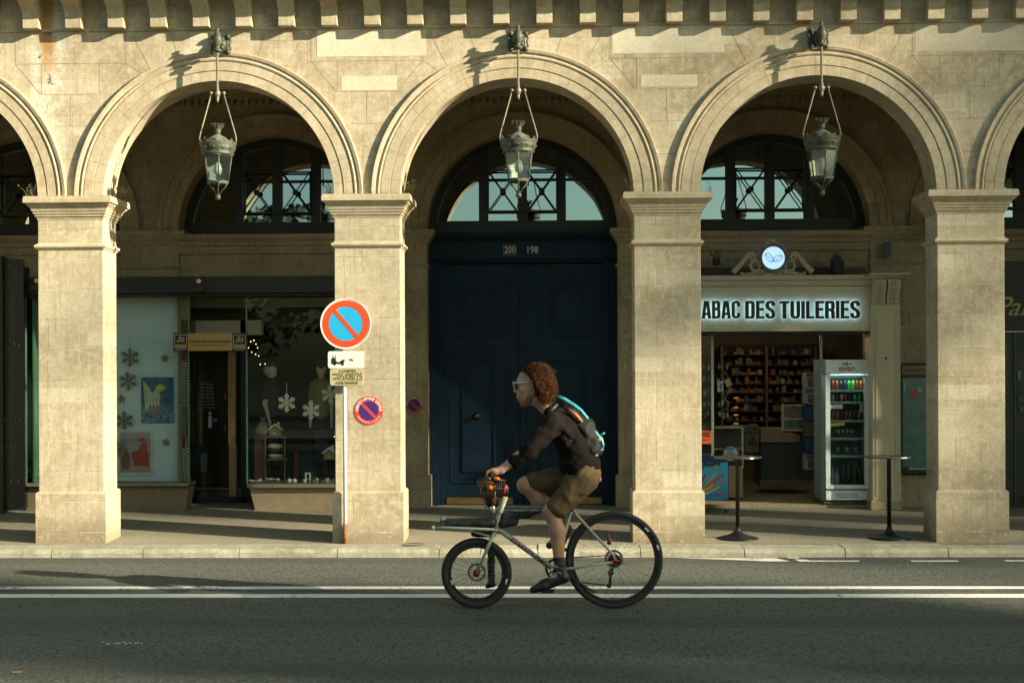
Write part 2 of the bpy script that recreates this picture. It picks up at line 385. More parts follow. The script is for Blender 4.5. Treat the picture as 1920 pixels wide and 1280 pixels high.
# ================================================================== ground
YF = 13.95            # front plane of the pier shafts
YK = 13.52            # kerb face
YB = 16.74            # rear wall of the gallery
YD = 17.02            # doors and fan windows
def pz(y): return 0.08 + (y-YK)*(0.165-0.08)/(YB-YK)
def asphalt(name, a, b, warm, gutter=False, gr=1.0):
    m, t, n, l = nm(name)
    pos = N(t, 'ShaderNodeNewGeometry').outputs['Position']
    n1 = noise(t, pos, 0.9, 6, 0.6, (0.35, 1.6, 1)); n2 = noise(t, pos, 70, 2, 0.7, (1, 0.28, 1)); n3 = noise(t, pos, 30, 3, 0.65, (1, 0.3, 1)); n4 = noise(t, pos, 0.35, 3, 0.5, (0.25, 2.5, 1))
    c = mixc(t, a, b, ramp(t, n1, 0.3, 0.7))
    c = mixc(t, c, warm, math_(t, 'MULTIPLY', ramp(t, n4, 0.4, 0.65), 0.5))
    c = mixc(t, c, tuple(x*2.1 for x in b), math_(t, 'MULTIPLY', ramp(t, n2, 0.54, 0.68), 0.75*gr))
    c = mixc(t, c, tuple(x*0.35 for x in a), math_(t, 'MULTIPLY', ramp(t, n3, 0.50, 0.66), 0.7*gr))
    if gutter:      # grit lying along the kerb, old oil and tyre-polished tracks
        sy = N(t, 'ShaderNodeSeparateXYZ'); l.new(pos, sy.inputs[0]); gy = math_(t, 'ADD', sy.outputs[1], math_(t, 'MULTIPLY', n1, 0.22))
        c = mixc(t, c, (0.035, 0.032, 0.022), math_(t, 'MULTIPLY', ramp(t, gy, 13.50, 13.60), 0.8))
        tr = math_(t, 'SINE', math_(t, 'MULTIPLY', sy.outputs[1], 3.9), 0); c = mixc(t, c, tuple(x*0.72 for x in a), math_(t, 'MULTIPLY', ramp(t, math_(t, 'ADD', tr, math_(t, 'MULTIPLY', n4, 0.8)), 0.9, 1.5), 0.6))
        oil = noise(t, pos, 1.1, 5, 0.7, (0.7, 1.4, 1)); c = mixc(t, c, tuple(x*0.5 for x in a), math_(t, 'MULTIPLY', ramp(t, oil, 0.60, 0.70), 0.6)); c = mixc(t, c, tuple(x*1.5 for x in b), math_(t, 'MULTIPLY', ramp(t, oil, 0.40, 0.30), 0.35))
    v = N(t, 'ShaderNodeTexVoronoi'); v.feature = 'DISTANCE_TO_EDGE'; v.inputs['Scale'].default_value = 0.16
    wp = N(t, 'ShaderNodeVectorMath', operation='ADD'); l.new(pos, wp.inputs[0]); 
    nn = N(t, 'ShaderNodeTexNoise'); nn.inputs['Scale'].default_value = 1.3; nn.inputs['Detail'].default_value = 5; l.new(pos, nn.inputs['Vector']); l.new(nn.outputs['Color'], wp.inputs[1]); l.new(wp.outputs[0], v.inputs['Vector'])
    crack = math_(t, 'LESS_THAN', v.outputs['Distance'], 0.0022)
    c = mixc(t, c, tuple(x*0.35 for x in a), math_(t, 'MULTIPLY', crack, 0.18))
    finish(t, c, 0.86, 0, math_(t, 'ADD', n2, n3), 0.55*gr, 0.006, spec=0.3)
    return m
M['road'] = asphalt('road_asphalt', (0.070, 0.078, 0.065), (0.098, 0.108, 0.090), (0.105, 0.096, 0.066), True)
M['pave'] = asphalt('pavement_asphalt', (0.19, 0.175, 0.125), (0.26, 0.24, 0.18), (0.28, 0.245, 0.165), False, 0.3)
mb = MB(); mb.add([(-150,-120,-0.02),(150,-120,-0.02),(150,60,-0.02),(-150,60,-0.02)], [(0,1,2,3)])
tag(mb.build('ground', M['road']), kind='structure')
mb = MB(); mb.add([(-60,-1.5,0.0),(60,-1.5,0.0),(60,YK,0.0),(-60,YK,0.0)], [(0,1,2,3)])
tag(mb.build('road', M['road']), kind='structure')
mb = MB()
for a, b in ((YK+0.30, YF), (YF, YF+0.8), (YF+0.8, YB), (YB, 21.5)):
    mb.add([(-60,a,pz(a)),(60,a,pz(a)),(60,b,pz(b) if b < 20 else pz(YB)),(-60,b,pz(b) if b < 20 else pz(YB))], [(0,1,2,3)])
tag(mb.build('pavement', M['pave']), kind='structure')
# the camera side pavement
mb = MB(); mb.box(-60, 60, -6.0, -1.5, -0.01, 0.12); tag(mb.build('far_pavement', M['pave']), kind='structure')
# kerb stones: one run of granite, joints as gaps
kerbm = stone('kerb_granite', (0.36, 0.33, 0.25), (0.50, 0.47, 0.37), (0.20, 0.18, 0.12), row=2, wid=3, joint=0, streak=0.0, pits=0.8, patch=0.0, seed=20)
mb = MB(); x = -26.0
rk = random.Random(3)
while x < 26:
    L = rk.uniform(0.82, 1.0); h = pz(YK)+rk.uniform(-0.004, 0.005)
    prof = [(YK+0.31, -0.01), (YK+0.31, h+0.008), (YK+0.05, h), (YK+0.018, h-0.012), (YK+0.004, h-0.035), (YK, -0.01)]
    mb.prismx(prof, x+0.004, x+L-0.004); x += L
tag(mb.build('kerb', kerbm), kind='structure')
# painted lines
def paint(name, wear=0.5):
    m, t, n, l = nm(name)
    pos = N(t, 'ShaderNodeNewGeometry').outputs['Position']
    f = math_(t, 'ADD', math_(t, 'MULTIPLY', noise(t, pos, 16, 6, 0.75), 0.65), math_(t, 'MULTIPLY', noise(t, pos, 1.5, 2), 0.35))
    c = mixc(t, (0.72, 0.72, 0.64), (0.09, 0.09, 0.075), ramp(t, f, wear, wear+0.05))
    finish(t, c, 0.7, 0, f, 0.3, 0.004); return m
M['paint'] = paint('road_paint', 0.565); M['oldpaint'] = paint('worn_road_paint', 0.49)
def line(px0, px1, pya, pyb, mat, nseg=40):
    mb = MB(); r = random.Random(int(pya))
    a = W(1030, pya, 10); b = W(1030, pyb, 10)
    # depth where the level road reaches that row of the picture
    ya = 10*CAM_H/(CAM_H-a.z); yb = 10*CAM_H/(CAM_H-b.z)
    x0 = WX(px0, yb, 1110); x1 = WX(px1, yb, 1110); vs = []
    for i in range(nseg+1):
        x = x0+(x1-x0)*i/nseg
        vs += [(x, yb+r.uniform(-.004,.004), 0.004), (x, ya+r.uniform(-.004,.004), 0.004)]
    mb.add(vs, [(2*i, 2*i+2, 2*i+3, 2*i+1) for i in range(nseg)])
    return mb.build('road_marking', mat)
for args in ((-900, 2800, 1099.5, 1104.5, M['paint']), (-900, 2800, 1113.8, 1120.8, M['paint'])):
    tag(line(*args, nseg=160), kind='structure')
def patch(pts, mat, z=0.004):
    mb = MB(); vs = []
    for px, py in pts:
        p = W(px, py, 10); d = 10*CAM_H/(CAM_H-p.z); q = W(px, py, d); vs.append((q.x, q.y, z))
    mb.add(vs, [list(range(len(vs)))]); o = mb.build('road_marking', mat); tag(o, kind='structure'); return o
patch([(1270,1046.5),(1455,1046.3),(1481,1052.6),(1440,1052.6),(1345,1048.6)], M['paint'])
patch([(1474,1045.2),(1497,1045.2),(1500,1046.8),(1480,1046.8)], M['paint'])
patch([(1489,1049),(1508,1049),(1520,1051),(1612,1051),(1610,1053),(1500,1053)], M['paint'])
patch([(1707,1051),(1795,1051),(1799,1053),(1710,1053)], M['paint'])
patch([(1882,1050.5),(1990,1050.5),(1990,1052.4),(1886,1052.4)], M['paint'])
rw = random.Random(4)
for i in range(13):
    x_ = 192+i*6+rw.uniform(-2, 2); y_ = 1206.5+rw.uniform(-2.2, 1.6); w_ = rw.uniform(3, 9); patch([(x_, y_), (x_+w_*0.5, y_-rw.uniform(0.6, 1.6)), (x_+w_, y_-0.4), (x_+w_*0.6, y_+rw.uniform(0.5, 1.3))], M['oldpaint'], 0.004+0.0002*i)
patch([(20,1259),(42,1258),(41,1262),(24,1262.5)], simple('yellow_road_paint', (0.30,0.17,0.04), 0.7))
# manhole ring on the pavement
mb = MB(); c_ = W(775, 1027, 10); yy = 13.80; cx = WX(775, yy)
mb.lathe([(0.0, pz(yy)+0.004), (0.13, pz(yy)+0.004), (0.13, pz(yy)+0.001)], (cx, yy), 28)
tag(mb.build('utility_cover', simple('cast_iron_cover', (0.10,0.09,0.06), 0.6, 0.4, bump=0.5, scale=60)), 'small round iron utility cover set in the pavement by the kerb', 'utility cover')

# ================================================================== the building
PC = [WX(134.5, YF), WX(689.5, YF), WX(1254.5, YF), WX(1823, YF)]
BAY = (PC[3]-PC[0])/3; PC = [PC[1]+(i-1)*BAY for i in range(4)]
P0 = PC[0]-2*BAY                                  # piers from index -2 .. 5
piers = [PC[0]+k*BAY for k in range(-2, 6)]
SW = 0.325                                         # half width of a pier shaft
RO = BAY/2-SW                                      # radius of the opening
ZS = WZ(365, YF); ZCAP = ZS
DEP = 0.43
bld = thing('arcade_building', ((PC[0]+PC[3])/2, YF, 0), 'pale limestone arcaded building with round arches, piers and a bracketed cornice', 'building')
WY0 = YF+0.022; WY1 = YF+DEP
ZT = 5.17
def arched_wall(mb, xc, half, r, zs, y0, y1, ztop, n=56, mi=0):
    pts = [(xc+r*math.cos(PI*i/n), zs+r*math.sin(PI*i/n)) for i in range(n+1)]
    for yy, fl in ((y0, 1), (y1, 0)):
        vs = [(x, yy, z) for x, z in pts] + [(x, yy, ztop) for x, z in pts]
        fs = [(i, i+n+1, i+n+2, i+1) for i in range(n)]
        mb.add(vs, fs if fl else [f[::-1] for f in fs], mi)
        for sx in (-1, 1):
            xa = xc+sx*r; xb = xc+sx*half
            mb.add([(xa,yy,zs),(xb,yy,zs),(xb,yy,ztop),(xa,yy,ztop)], [(0,1,2,3)], mi)
    vs = [(x, y0, z) for x, z in pts] + [(x, y1, z) for x, z in pts]
    mb.add(vs, [(i, i+1, i+n+2, i+n+1) for i in range(n)], mi)
mb = MB()
bays = [(piers[i]+piers[i+1])/2 for i in range(len(piers)-1)]
for xc in bays: arched_wall(mb, xc, BAY/2, RO, ZS, WY0, WY1, ZT)
mb.box(piers[0], piers[-1], WY0, WY1, ZT, 8.6); mb_wall = mb
# archivolts: three fasciae and an outer bead
for xc in bays:
    mb = MB(); r0 = RO; y = YF
    prof = [(r0, WY0+0.03), (r0, y+0.004), (r0+0.092, y+0.004), (r0+0.094, y+0.010), (r0+0.099, y+0.010), (r0+0.101, y-0.002), (r0+0.188, y-0.002), (r0+0.190, y+0.008), (r0+0.197, y+0.008), (r0+0.199, y-0.008), (r0+0.214, y-0.013),
            (r0+0.226, y-0.006), (r0+0.232, y+0.006), (r0+0.242, y+0.004), (r0+0.252, y-0.014), (r0+0.280, y-0.020), (r0+0.286, y-0.016), (r0+0.288, WY0+0.03)]
    rj = random.Random(int(xc*100)); vg = []
    for k in range(15):
        an = PI*(k+0.5+rj.uniform(-0.18, 0.18))/15; vg.append(an)
        for ra, rb_, yy in ((r0+0.002, r0+0.091, y+0.0032), (r0+0.103, r0+0.187, y-0.0028)):
            ca, sa = math.cos(an), math.sin(an); tx, tz = -sa*0.0022, ca*0.0022
            mb.prism([(xc+ra*ca-tx, ZS+ra*sa-tz), (xc+rb_*ca-tx, ZS+rb_*sa-tz), (xc+rb_*ca+tx, ZS+rb_*sa+tz), (xc+ra*ca+tx, ZS+ra*sa+tz)], yy, yy+0.001, 1)
    mb.sweep_arc(prof, xc, ZS, 0, PI, 72); mb.build('archivolt', [M['trim'], M['joint']], bld)
# pale repair blocks and mortar lines of the spandrels
mbj = MB()
rp = random.Random(11)
def jline(xa, za, xb_, zb_, w_=0.0025):
    d = Vector((xb_-xa, zb_-za)); L = d.length
    if L < 0.03: return
    n = Vector((-d.y, d.x))/L*w_; mbj.prism([(xa-n.x, za-n.y), (xb_-n.x, zb_-n.y), (xb_+n.x, zb_+n.y), (xa+n.x, za+n.y)], WY0-0.0012, WY0-0.0002)
zl0 = WZ(57, YF); zl1 = WZ(110, YF); zl2 = WZ(168, YF)
for i in range(1, len(piers)-1):
    pc = piers[i]; RR = RO+0.29; H2 = BAY/2
    for s_ in (-1, 1):
        jline(pc+s_*0.55, zl0, pc+s_*0.55, zl1); jline(pc+s_*0.55, zl1, pc+s_*0.30, zl2); jline(pc+s_*0.55, zl1, pc+s_*0.80, WZ(140, YF)) if rp.random() < 0.7 else None
        for an in (62, 74):
            a = math.radians(an); xx = pc+s_*(H2-RR*math.cos(a)); z_ = ZS+RR*math.sin(a); k_ = (zl0-z_)/math.sin(a); jline(xx, z_, xx-s_*k_*math.cos(a), zl0)
    jline(pc-0.55, zl1, pc+0.55, zl1)
    jline(pc-0.27, zl2, pc+0.27, zl2); jline(pc-0.29, zl1, pc-0.29, zl2); jline(pc+0.29, zl1, pc+0.29, zl2)
    jline(pc-0.16, WZ(228, YF), pc+0.16, WZ(228, YF)); jline(pc, zl2, pc, WZ(228, YF)); jline(pc-0.09, WZ(290, YF), pc+0.09, WZ(290, YF))
mb_wall.add(mbj.v, mbj.f, 1); mb_wall.build('facade_wall', [M['stone'], M['joint']], bld)
def block(px0, px1, py0, py1, mat, proud=0.002):
    a, b = W(px0, py1, WY0), W(px1, py0, WY0); mb = MB(); mb.box(a.x, b.x, WY0-proud, WY0+0.02, a.z, b.z); mb.build('repair_block', mat, bld)
for q in ((594, 799, 50, 107), (640, 744, 142, 170), (1201, 1307, 140, 163), (1148, 1358, 44, 101)): block(*q, M['repair'])
block(1716, 1925, 41, 97, M['repair2']); block(1172, 1187, 102, 110, M['repair3']); block(1858, 1884, 95, 100, M['repair3'], 0.003)
def ring_mould(mb, x0, x1, y0, y1, prof, mi=0):
    """profile of (overhang, z) run round a rectangle"""
    n = len(prof); vs = []
    for o, z in prof: vs += [(x0-o,y0-o,z),(x1+o,y0-o,z),(x1+o,y1+o,z),(x0-o,y1+o,z)]
    fs = [(3,2,1,0), tuple(4*(n-1)+k for k in range(4))]
    for i in range(n-1):
        for k in range(4): l = (k+1) % 4; fs.append((4*i+k, 4*i+l, 4*(i+1)+l, 4*(i+1)+k))
    mb.add(vs, fs, mi)
z_pl = WZ(921, YF); z_as = WZ(458, YF); z_c0 = WZ(404, YF); z_c1 = WZ(363, YF)
def pier(xc):
    mb = MB(); mb.box(xc-SW, xc+SW, YF, YF+DEP, z_pl-0.02, z_c1-0.02)
    p = mb.build('pier', M['pier'], bld, 0.006)
    mb = MB(); ring_mould(mb, xc-SW, xc+SW, YF, YF+DEP, [(0.026, -0.02), (0.026, z_pl-0.012), (0.016, z_pl), (0.003, z_pl+0.006), (0.003, z_pl+0.01)])
    mb.build('plinth', M['pier'], p, 0.004)
    mb = MB(); ring_mould(mb, xc-SW, xc+SW, YF, YF+DEP, [(0.002, z_as-0.028), (0.012, z_as-0.018), (0.012, z_as-0.008), (0.026, z_as-0.004), (0.031, z_as+0.010), (0.026, z_as+0.024), (0.006, z_as+0.032), (0.002, z_as+0.045)])
    mb.build('astragal', M['trim'], p)
    H = z_c1-z_c0
    mb = MB(); ring_mould(mb, xc-SW, xc+SW, YF, YF+DEP, [(0.003, z_c0-0.01), (0.006, z_c0), (0.014, z_c0+0.02), (0.022, z_c0+0.022), (0.024, z_c0+0.045), (0.034, z_c0+0.047), (0.037, z_c0+0.068),
        (0.045, z_c0+0.072), (0.052, z_c0+0.095), (0.068, z_c0+0.115), (0.086, z_c0+0.130), (0.092, z_c0+0.148), (0.110, z_c0+0.150), (0.110, z_c1-0.020), (0.104, z_c1-0.016), (0.104, z_c1), ])
    mb.build('capital', M['trim'], p)
for xc in piers: pier(xc)
# cornice and its brackets
cx0, cx1 = piers[0]-SW, piers[-1]+SW
zc = WZ(47, YF)                                    # foot of the brackets
mb = MB(); mb.prismx([(WY0+0.02, zc-0.015), (WY0-0.012, zc-0.015), (WY0-0.018, zc+0.008), (WY0+0.02, zc+0.012)], cx0, cx1)
Zs = zc+0.445
mb.prismx([(WY0+0.02, Zs), (WY0-0.49, Zs), (WY0-0.49, Zs+0.05), (WY0-0.52, Zs+0.06), (WY0-0.57, Zs+0.17), (WY0-0.62, Zs+0.19), (WY0-0.62, Zs+0.27), (WY0+0.02, Zs+0.34)], cx0, cx1)
mb.build('cornice', M['trim'], bld)
bx = WX(1254.5, YF)  # a bracket nearly over each seventh of a bay
cb0 = None
x = WX(1020.5, WY0-0.15, 40); st = BAY/7
k0 = int((cx0-x)/st)
for k in range(k0, k0+int((cx1-cx0)/st)+1):
    xb = x+k*st
    if xb-0.08 < cx0 or xb+0.08 > cx1: continue
    if cb0 is None:
        mb = MB(); f = WY0
        prof = [(f+0.01, zc), (f-0.125, zc-0.004), (f-0.130, zc+0.10), (f-0.150, zc+0.155), (f-0.20, zc+0.20), (f-0.27, zc+0.235), (f-0.33, zc+0.27), (f-0.36, zc+0.33), (f-0.37, zc+0.39), (f-0.39, zc+0.40), (f-0.39, Zs-0.003), (f+0.01, Zs-0.003)]
        mb.prismx(prof, xb-0.078, xb+0.078); cb0 = mb.build('corbel', M['trim'], bld, 0.004); cbx = xb
    else:
        c = cb0.copy(); COL.objects.link(c); c.parent = bld; c.location.x += xb-cbx
# gallery: ceiling, rear wall
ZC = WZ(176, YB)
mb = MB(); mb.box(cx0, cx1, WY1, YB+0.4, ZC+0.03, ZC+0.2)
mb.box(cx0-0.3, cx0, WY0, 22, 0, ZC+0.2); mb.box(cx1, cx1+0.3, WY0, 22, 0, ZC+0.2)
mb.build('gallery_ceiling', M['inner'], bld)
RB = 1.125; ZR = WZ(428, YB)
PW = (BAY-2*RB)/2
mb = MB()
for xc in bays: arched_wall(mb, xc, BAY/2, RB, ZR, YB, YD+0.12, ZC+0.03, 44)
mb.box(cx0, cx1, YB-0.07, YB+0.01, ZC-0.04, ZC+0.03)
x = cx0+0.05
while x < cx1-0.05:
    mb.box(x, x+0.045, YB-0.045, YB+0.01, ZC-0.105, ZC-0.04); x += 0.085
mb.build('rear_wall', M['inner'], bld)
for xc in bays:
    mb = MB(); mb.sweep_arc([(RB, YB+0.02), (RB, YB-0.02), (RB+0.11, YB-0.02), (RB+0.112, YB-0.035), (RB+0.20, YB-0.035), (RB+0.205, YB-0.055), (RB+0.24, YB-0.055), (RB+0.24, YB+0.02)], xc, ZR, 0, PI, 48)
    mb.build('rear_archivolt', M['inner'], bld)
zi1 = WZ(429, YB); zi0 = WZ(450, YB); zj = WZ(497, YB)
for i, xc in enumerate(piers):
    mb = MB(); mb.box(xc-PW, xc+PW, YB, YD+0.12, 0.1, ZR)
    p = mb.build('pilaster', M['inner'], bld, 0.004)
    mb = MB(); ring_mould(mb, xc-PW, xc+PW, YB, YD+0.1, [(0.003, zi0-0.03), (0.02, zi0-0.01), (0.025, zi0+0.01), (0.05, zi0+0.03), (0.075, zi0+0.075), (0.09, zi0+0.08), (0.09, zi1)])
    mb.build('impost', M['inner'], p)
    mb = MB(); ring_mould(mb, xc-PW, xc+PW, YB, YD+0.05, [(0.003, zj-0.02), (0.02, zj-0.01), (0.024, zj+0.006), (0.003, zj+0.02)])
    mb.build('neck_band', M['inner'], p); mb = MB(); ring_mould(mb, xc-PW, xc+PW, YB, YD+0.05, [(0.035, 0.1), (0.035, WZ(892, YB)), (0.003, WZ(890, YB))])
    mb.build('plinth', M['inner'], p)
# entablatures over the shops (every bay but the door's)
DB = bays.index(min(bays, key=lambda b: abs(b-WX(979, YD))))
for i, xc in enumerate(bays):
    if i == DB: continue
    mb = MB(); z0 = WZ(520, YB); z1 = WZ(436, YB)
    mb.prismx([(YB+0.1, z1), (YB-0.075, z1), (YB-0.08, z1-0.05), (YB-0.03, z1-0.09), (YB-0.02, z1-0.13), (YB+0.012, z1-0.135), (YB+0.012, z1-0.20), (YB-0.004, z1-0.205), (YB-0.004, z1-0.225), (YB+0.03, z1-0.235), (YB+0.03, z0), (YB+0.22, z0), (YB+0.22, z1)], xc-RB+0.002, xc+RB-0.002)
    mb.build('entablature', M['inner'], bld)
# fan windows
def fan(xc, ydm):
    zb = WZ(432, YD); yf = YD
    mb = MB(); mb.yring(xc, ZR, RB-0.10, RB+0.02, yf-0.03, yf+0.06, 48, 0, PI)
    for px in (-1, 0, 1):
        w_ = 0.055
        xx = xc+px*0.465; zt = ZR+math.sqrt(max(0, (RB-0.06)**2-(px*0.465)**2))
        mb.box(xx-w_, xx+w_, yf-0.045, yf+0.05, zb, zt)
    mb.box(xc-RB, xc+RB, yf-0.05, yf+0.09, zb-0.02, WZ(414, YD))
    fr = mb.build('fan_window', M['darkframe'], bld)
    mb = MB(); n = 40
    pts = [(xc+(RB-0.02)*math.cos(PI*i/n), ZR+(RB-0.02)*math.sin(PI*i/n)) for i in range(n+1)]+[(xc-RB+0.02, zb), (xc+RB-0.02, zb)]
    mb.prism(pts, yf+0.012, yf+0.02); mb.build('pane', M['fanglass'], fr)
    mb = MB(); za = WZ(337, YD); zb2 = WZ(322, YD)
    mb.box(xc-RB+0.06, xc+RB-0.06, yf-0.012, yf+0.008, za-0.016, za+0.016)
    yr = yf-0.085
    zt2 = WZ(321, YD); zl = WZ(397, YD)
    for s_ in (-1, 1):
        xa = xc+s_*0.06; xb_ = xc+s_*0.405; xm = (xa+xb_)/2; zm = (zt2+zl)/2
        mb.tube([(xa, yr, zt2), (xb_, yr, zl)], 0.008, 6); mb.tube([(xb_, yr, zt2), (xa, yr, zl)], 0.008, 6)
        mb.ydisc(xm, zm, 0.035, yr-0.015, yr+0.015, 14)
    for z in (zt2, zl): mb.box(xc-0.41, xc+0.41, yr-0.01, yr+0.01, z-0.01, z+0.01)
    for s_ in (-1, 1): mb.box(xc+s_*0.41-0.008, xc+s_*0.41+0.008, yr-0.006, yf-0.02, zl-0.01, zt2+0.01)
    mb.build('cross_bars', M['darkframe'], fr)
    mb = MB(); mb.box(xc-RB, xc+RB, YD+0.13, YD+0.18, zb-0.1, ZR+RB); mb.build('dark_sheet', M['darkframe'], fr)  # plain dark sheet standing in for the unlit room behind
for xc in bays: fan(xc, None)
# ---------------------------------------------------------------- blue carriage door
blue = simple('door_blue_paint', (0.0043, 0.017, 0.032), 0.5, 0, 0.25, 5, 0.05, grime=0.4, spec=0.2)
xd = bays[DB]
def ZD(p): return WZ(p, YD)
mb = MB()
zt = ZD(436); zb = pz(YB)
mb.box(xd-RB, xd+RB, YD-0.02, YD+0.1, ZD(487), zt); mb.box(xd-RB, xd+RB, YD+0.065, YD+0.1, zb, ZD(487)-0.001)                       # transom panel
mb.prismx([(YD, zt), (YD-0.11, zt), (YD-0.11, zt-0.04), (YD-0.06, zt-0.08), (YD-0.04, zt-0.1), (YD, zt-0.1)], xd-RB, xd+RB)
mb.prismx([(YD-0.019, ZD(492)), (YD-0.034, ZD(492)), (YD-0.034, ZD(490)), (YD-0.0195, ZD(484))], xd-RB, xd+RB)
for s_ in (-1, 1):
    xa, xb_ = sorted((xd+s_*RB, xd+s_*(RB-0.10)))
    mb.box(xa, xb_, YD-0.05, YD+0.1, zb, ZD(492)-0.002)
    xa, xb_ = sorted((xd+s_*(RB-0.102), xd+s_*(RB-0.165)))
    mb.box(xa, xb_, YD-0.03, YD+0.1, zb, ZD(492)-0.002)
    xa, xb_ = sorted((xd+s_*(RB+0.01), xd+s_*(RB-0.115)))
    mb.box(xa, xb_, YD-0.075, YD+0.05, zb, ZD(885))
door = mb.build('carriage_door', blue, bld, 0.003)
door['label'] = 'tall dark blue panelled double door'
def frame_panel(mb, x0, x1, z0, z1, y, wdt=0.018, d=0.014):
    for a in ((x0, x1, z0, z0+wdt), (x0, x1, z1-wdt, z1), (x0, x0+wdt, z0+wdt, z1-wdt), (x1-wdt, x1, z0+wdt, z1-wdt)):
        mb.box(a[0], a[1], y-d, y+0.004, a[2], a[3])
for s_ in (-1, 1):
    xo = xd+s_*(RB-0.165); xi = xd+s_*0.006; x0, x1 = sorted((xo, xi))
    mb = MB(); mb.box(x0, x1, YD+0.0, YD+0.06, zb, ZD(495)-0.002)
    cxp = xd+s_*(0.53 if s_ < 0 else 0.53)
    for (za, zb_) in ((ZD(632), ZD(523)), (ZD(905), ZD(655))):
        frame_panel(mb, cxp-0.355, cxp+0.355, za, zb_, YD, 0.024, 0.016)
        frame_panel(mb, cxp-0.20, cxp+0.20, za+0.13, zb_-0.13, YD, 0.03, 0.022)
        mb.box(cxp-0.168, cxp+0.168, YD-0.008, YD+0.002, za+0.162, zb_-0.162)
    mb.box(x0 if s_ < 0 else x1-0.08, x0+0.08 if s_ < 0 else x1, YD-0.012, YD+0.002, zb+0.14, ZD(500))
    lf = mb.build('door_leaf', blue, door, 0.003)
    mb = MB(); mb.box(cxp-0.39, cxp+0.40, YD-0.01, YD-0.001, zb+0.012, ZD(932))
    kp = mb.build('kick_plate', simple('aged_brass', (0.30, 0.21, 0.07), 0.42, 0.8, 0.3, 9), door)
mb = MB(); mb.box(xd-0.03, xd+0.03, YD-0.028, YD, zb+0.12, ZD(498)); mb.build('cover_strip', blue, door, 0.004)
p = W(893, 780, YD); mb = MB(); mb.lathe([(0.045, YD-0.003), (0.045, YD-0.015), (0.02, YD-0.02), (0.018, YD-0.045), (0.034, YD-0.055), (0.036, YD-0.07), (0.02, YD-0.082)], (p.x, p.z), 18, axis='y')
mb.build('door_knob', simple('dark_bronze', (0.05, 0.035, 0.015), 0.35, 0.8), door)
numm = simple('enamel_number', (0.55, 0.50, 0.40), 0.5)
for s_, a, b in (('200', 945.5, 966.5), ('198', 989, 1009)):
    mb = MB(); put_text_px(mb, s_, a, b, 461.5, 475, YD-0.026, depth=0.006, bold=0.012)
    if s_ == '200':
        q0 = W(944, 477.5, YD-0.022); q1 = W(968, 459.5, YD-0.022)
        frame_panel(mb, q0.x, q1.x, q0.z, q1.z, YD-0.021, 0.0025, 0.004)
    o = mb.build('house_number', numm, door)
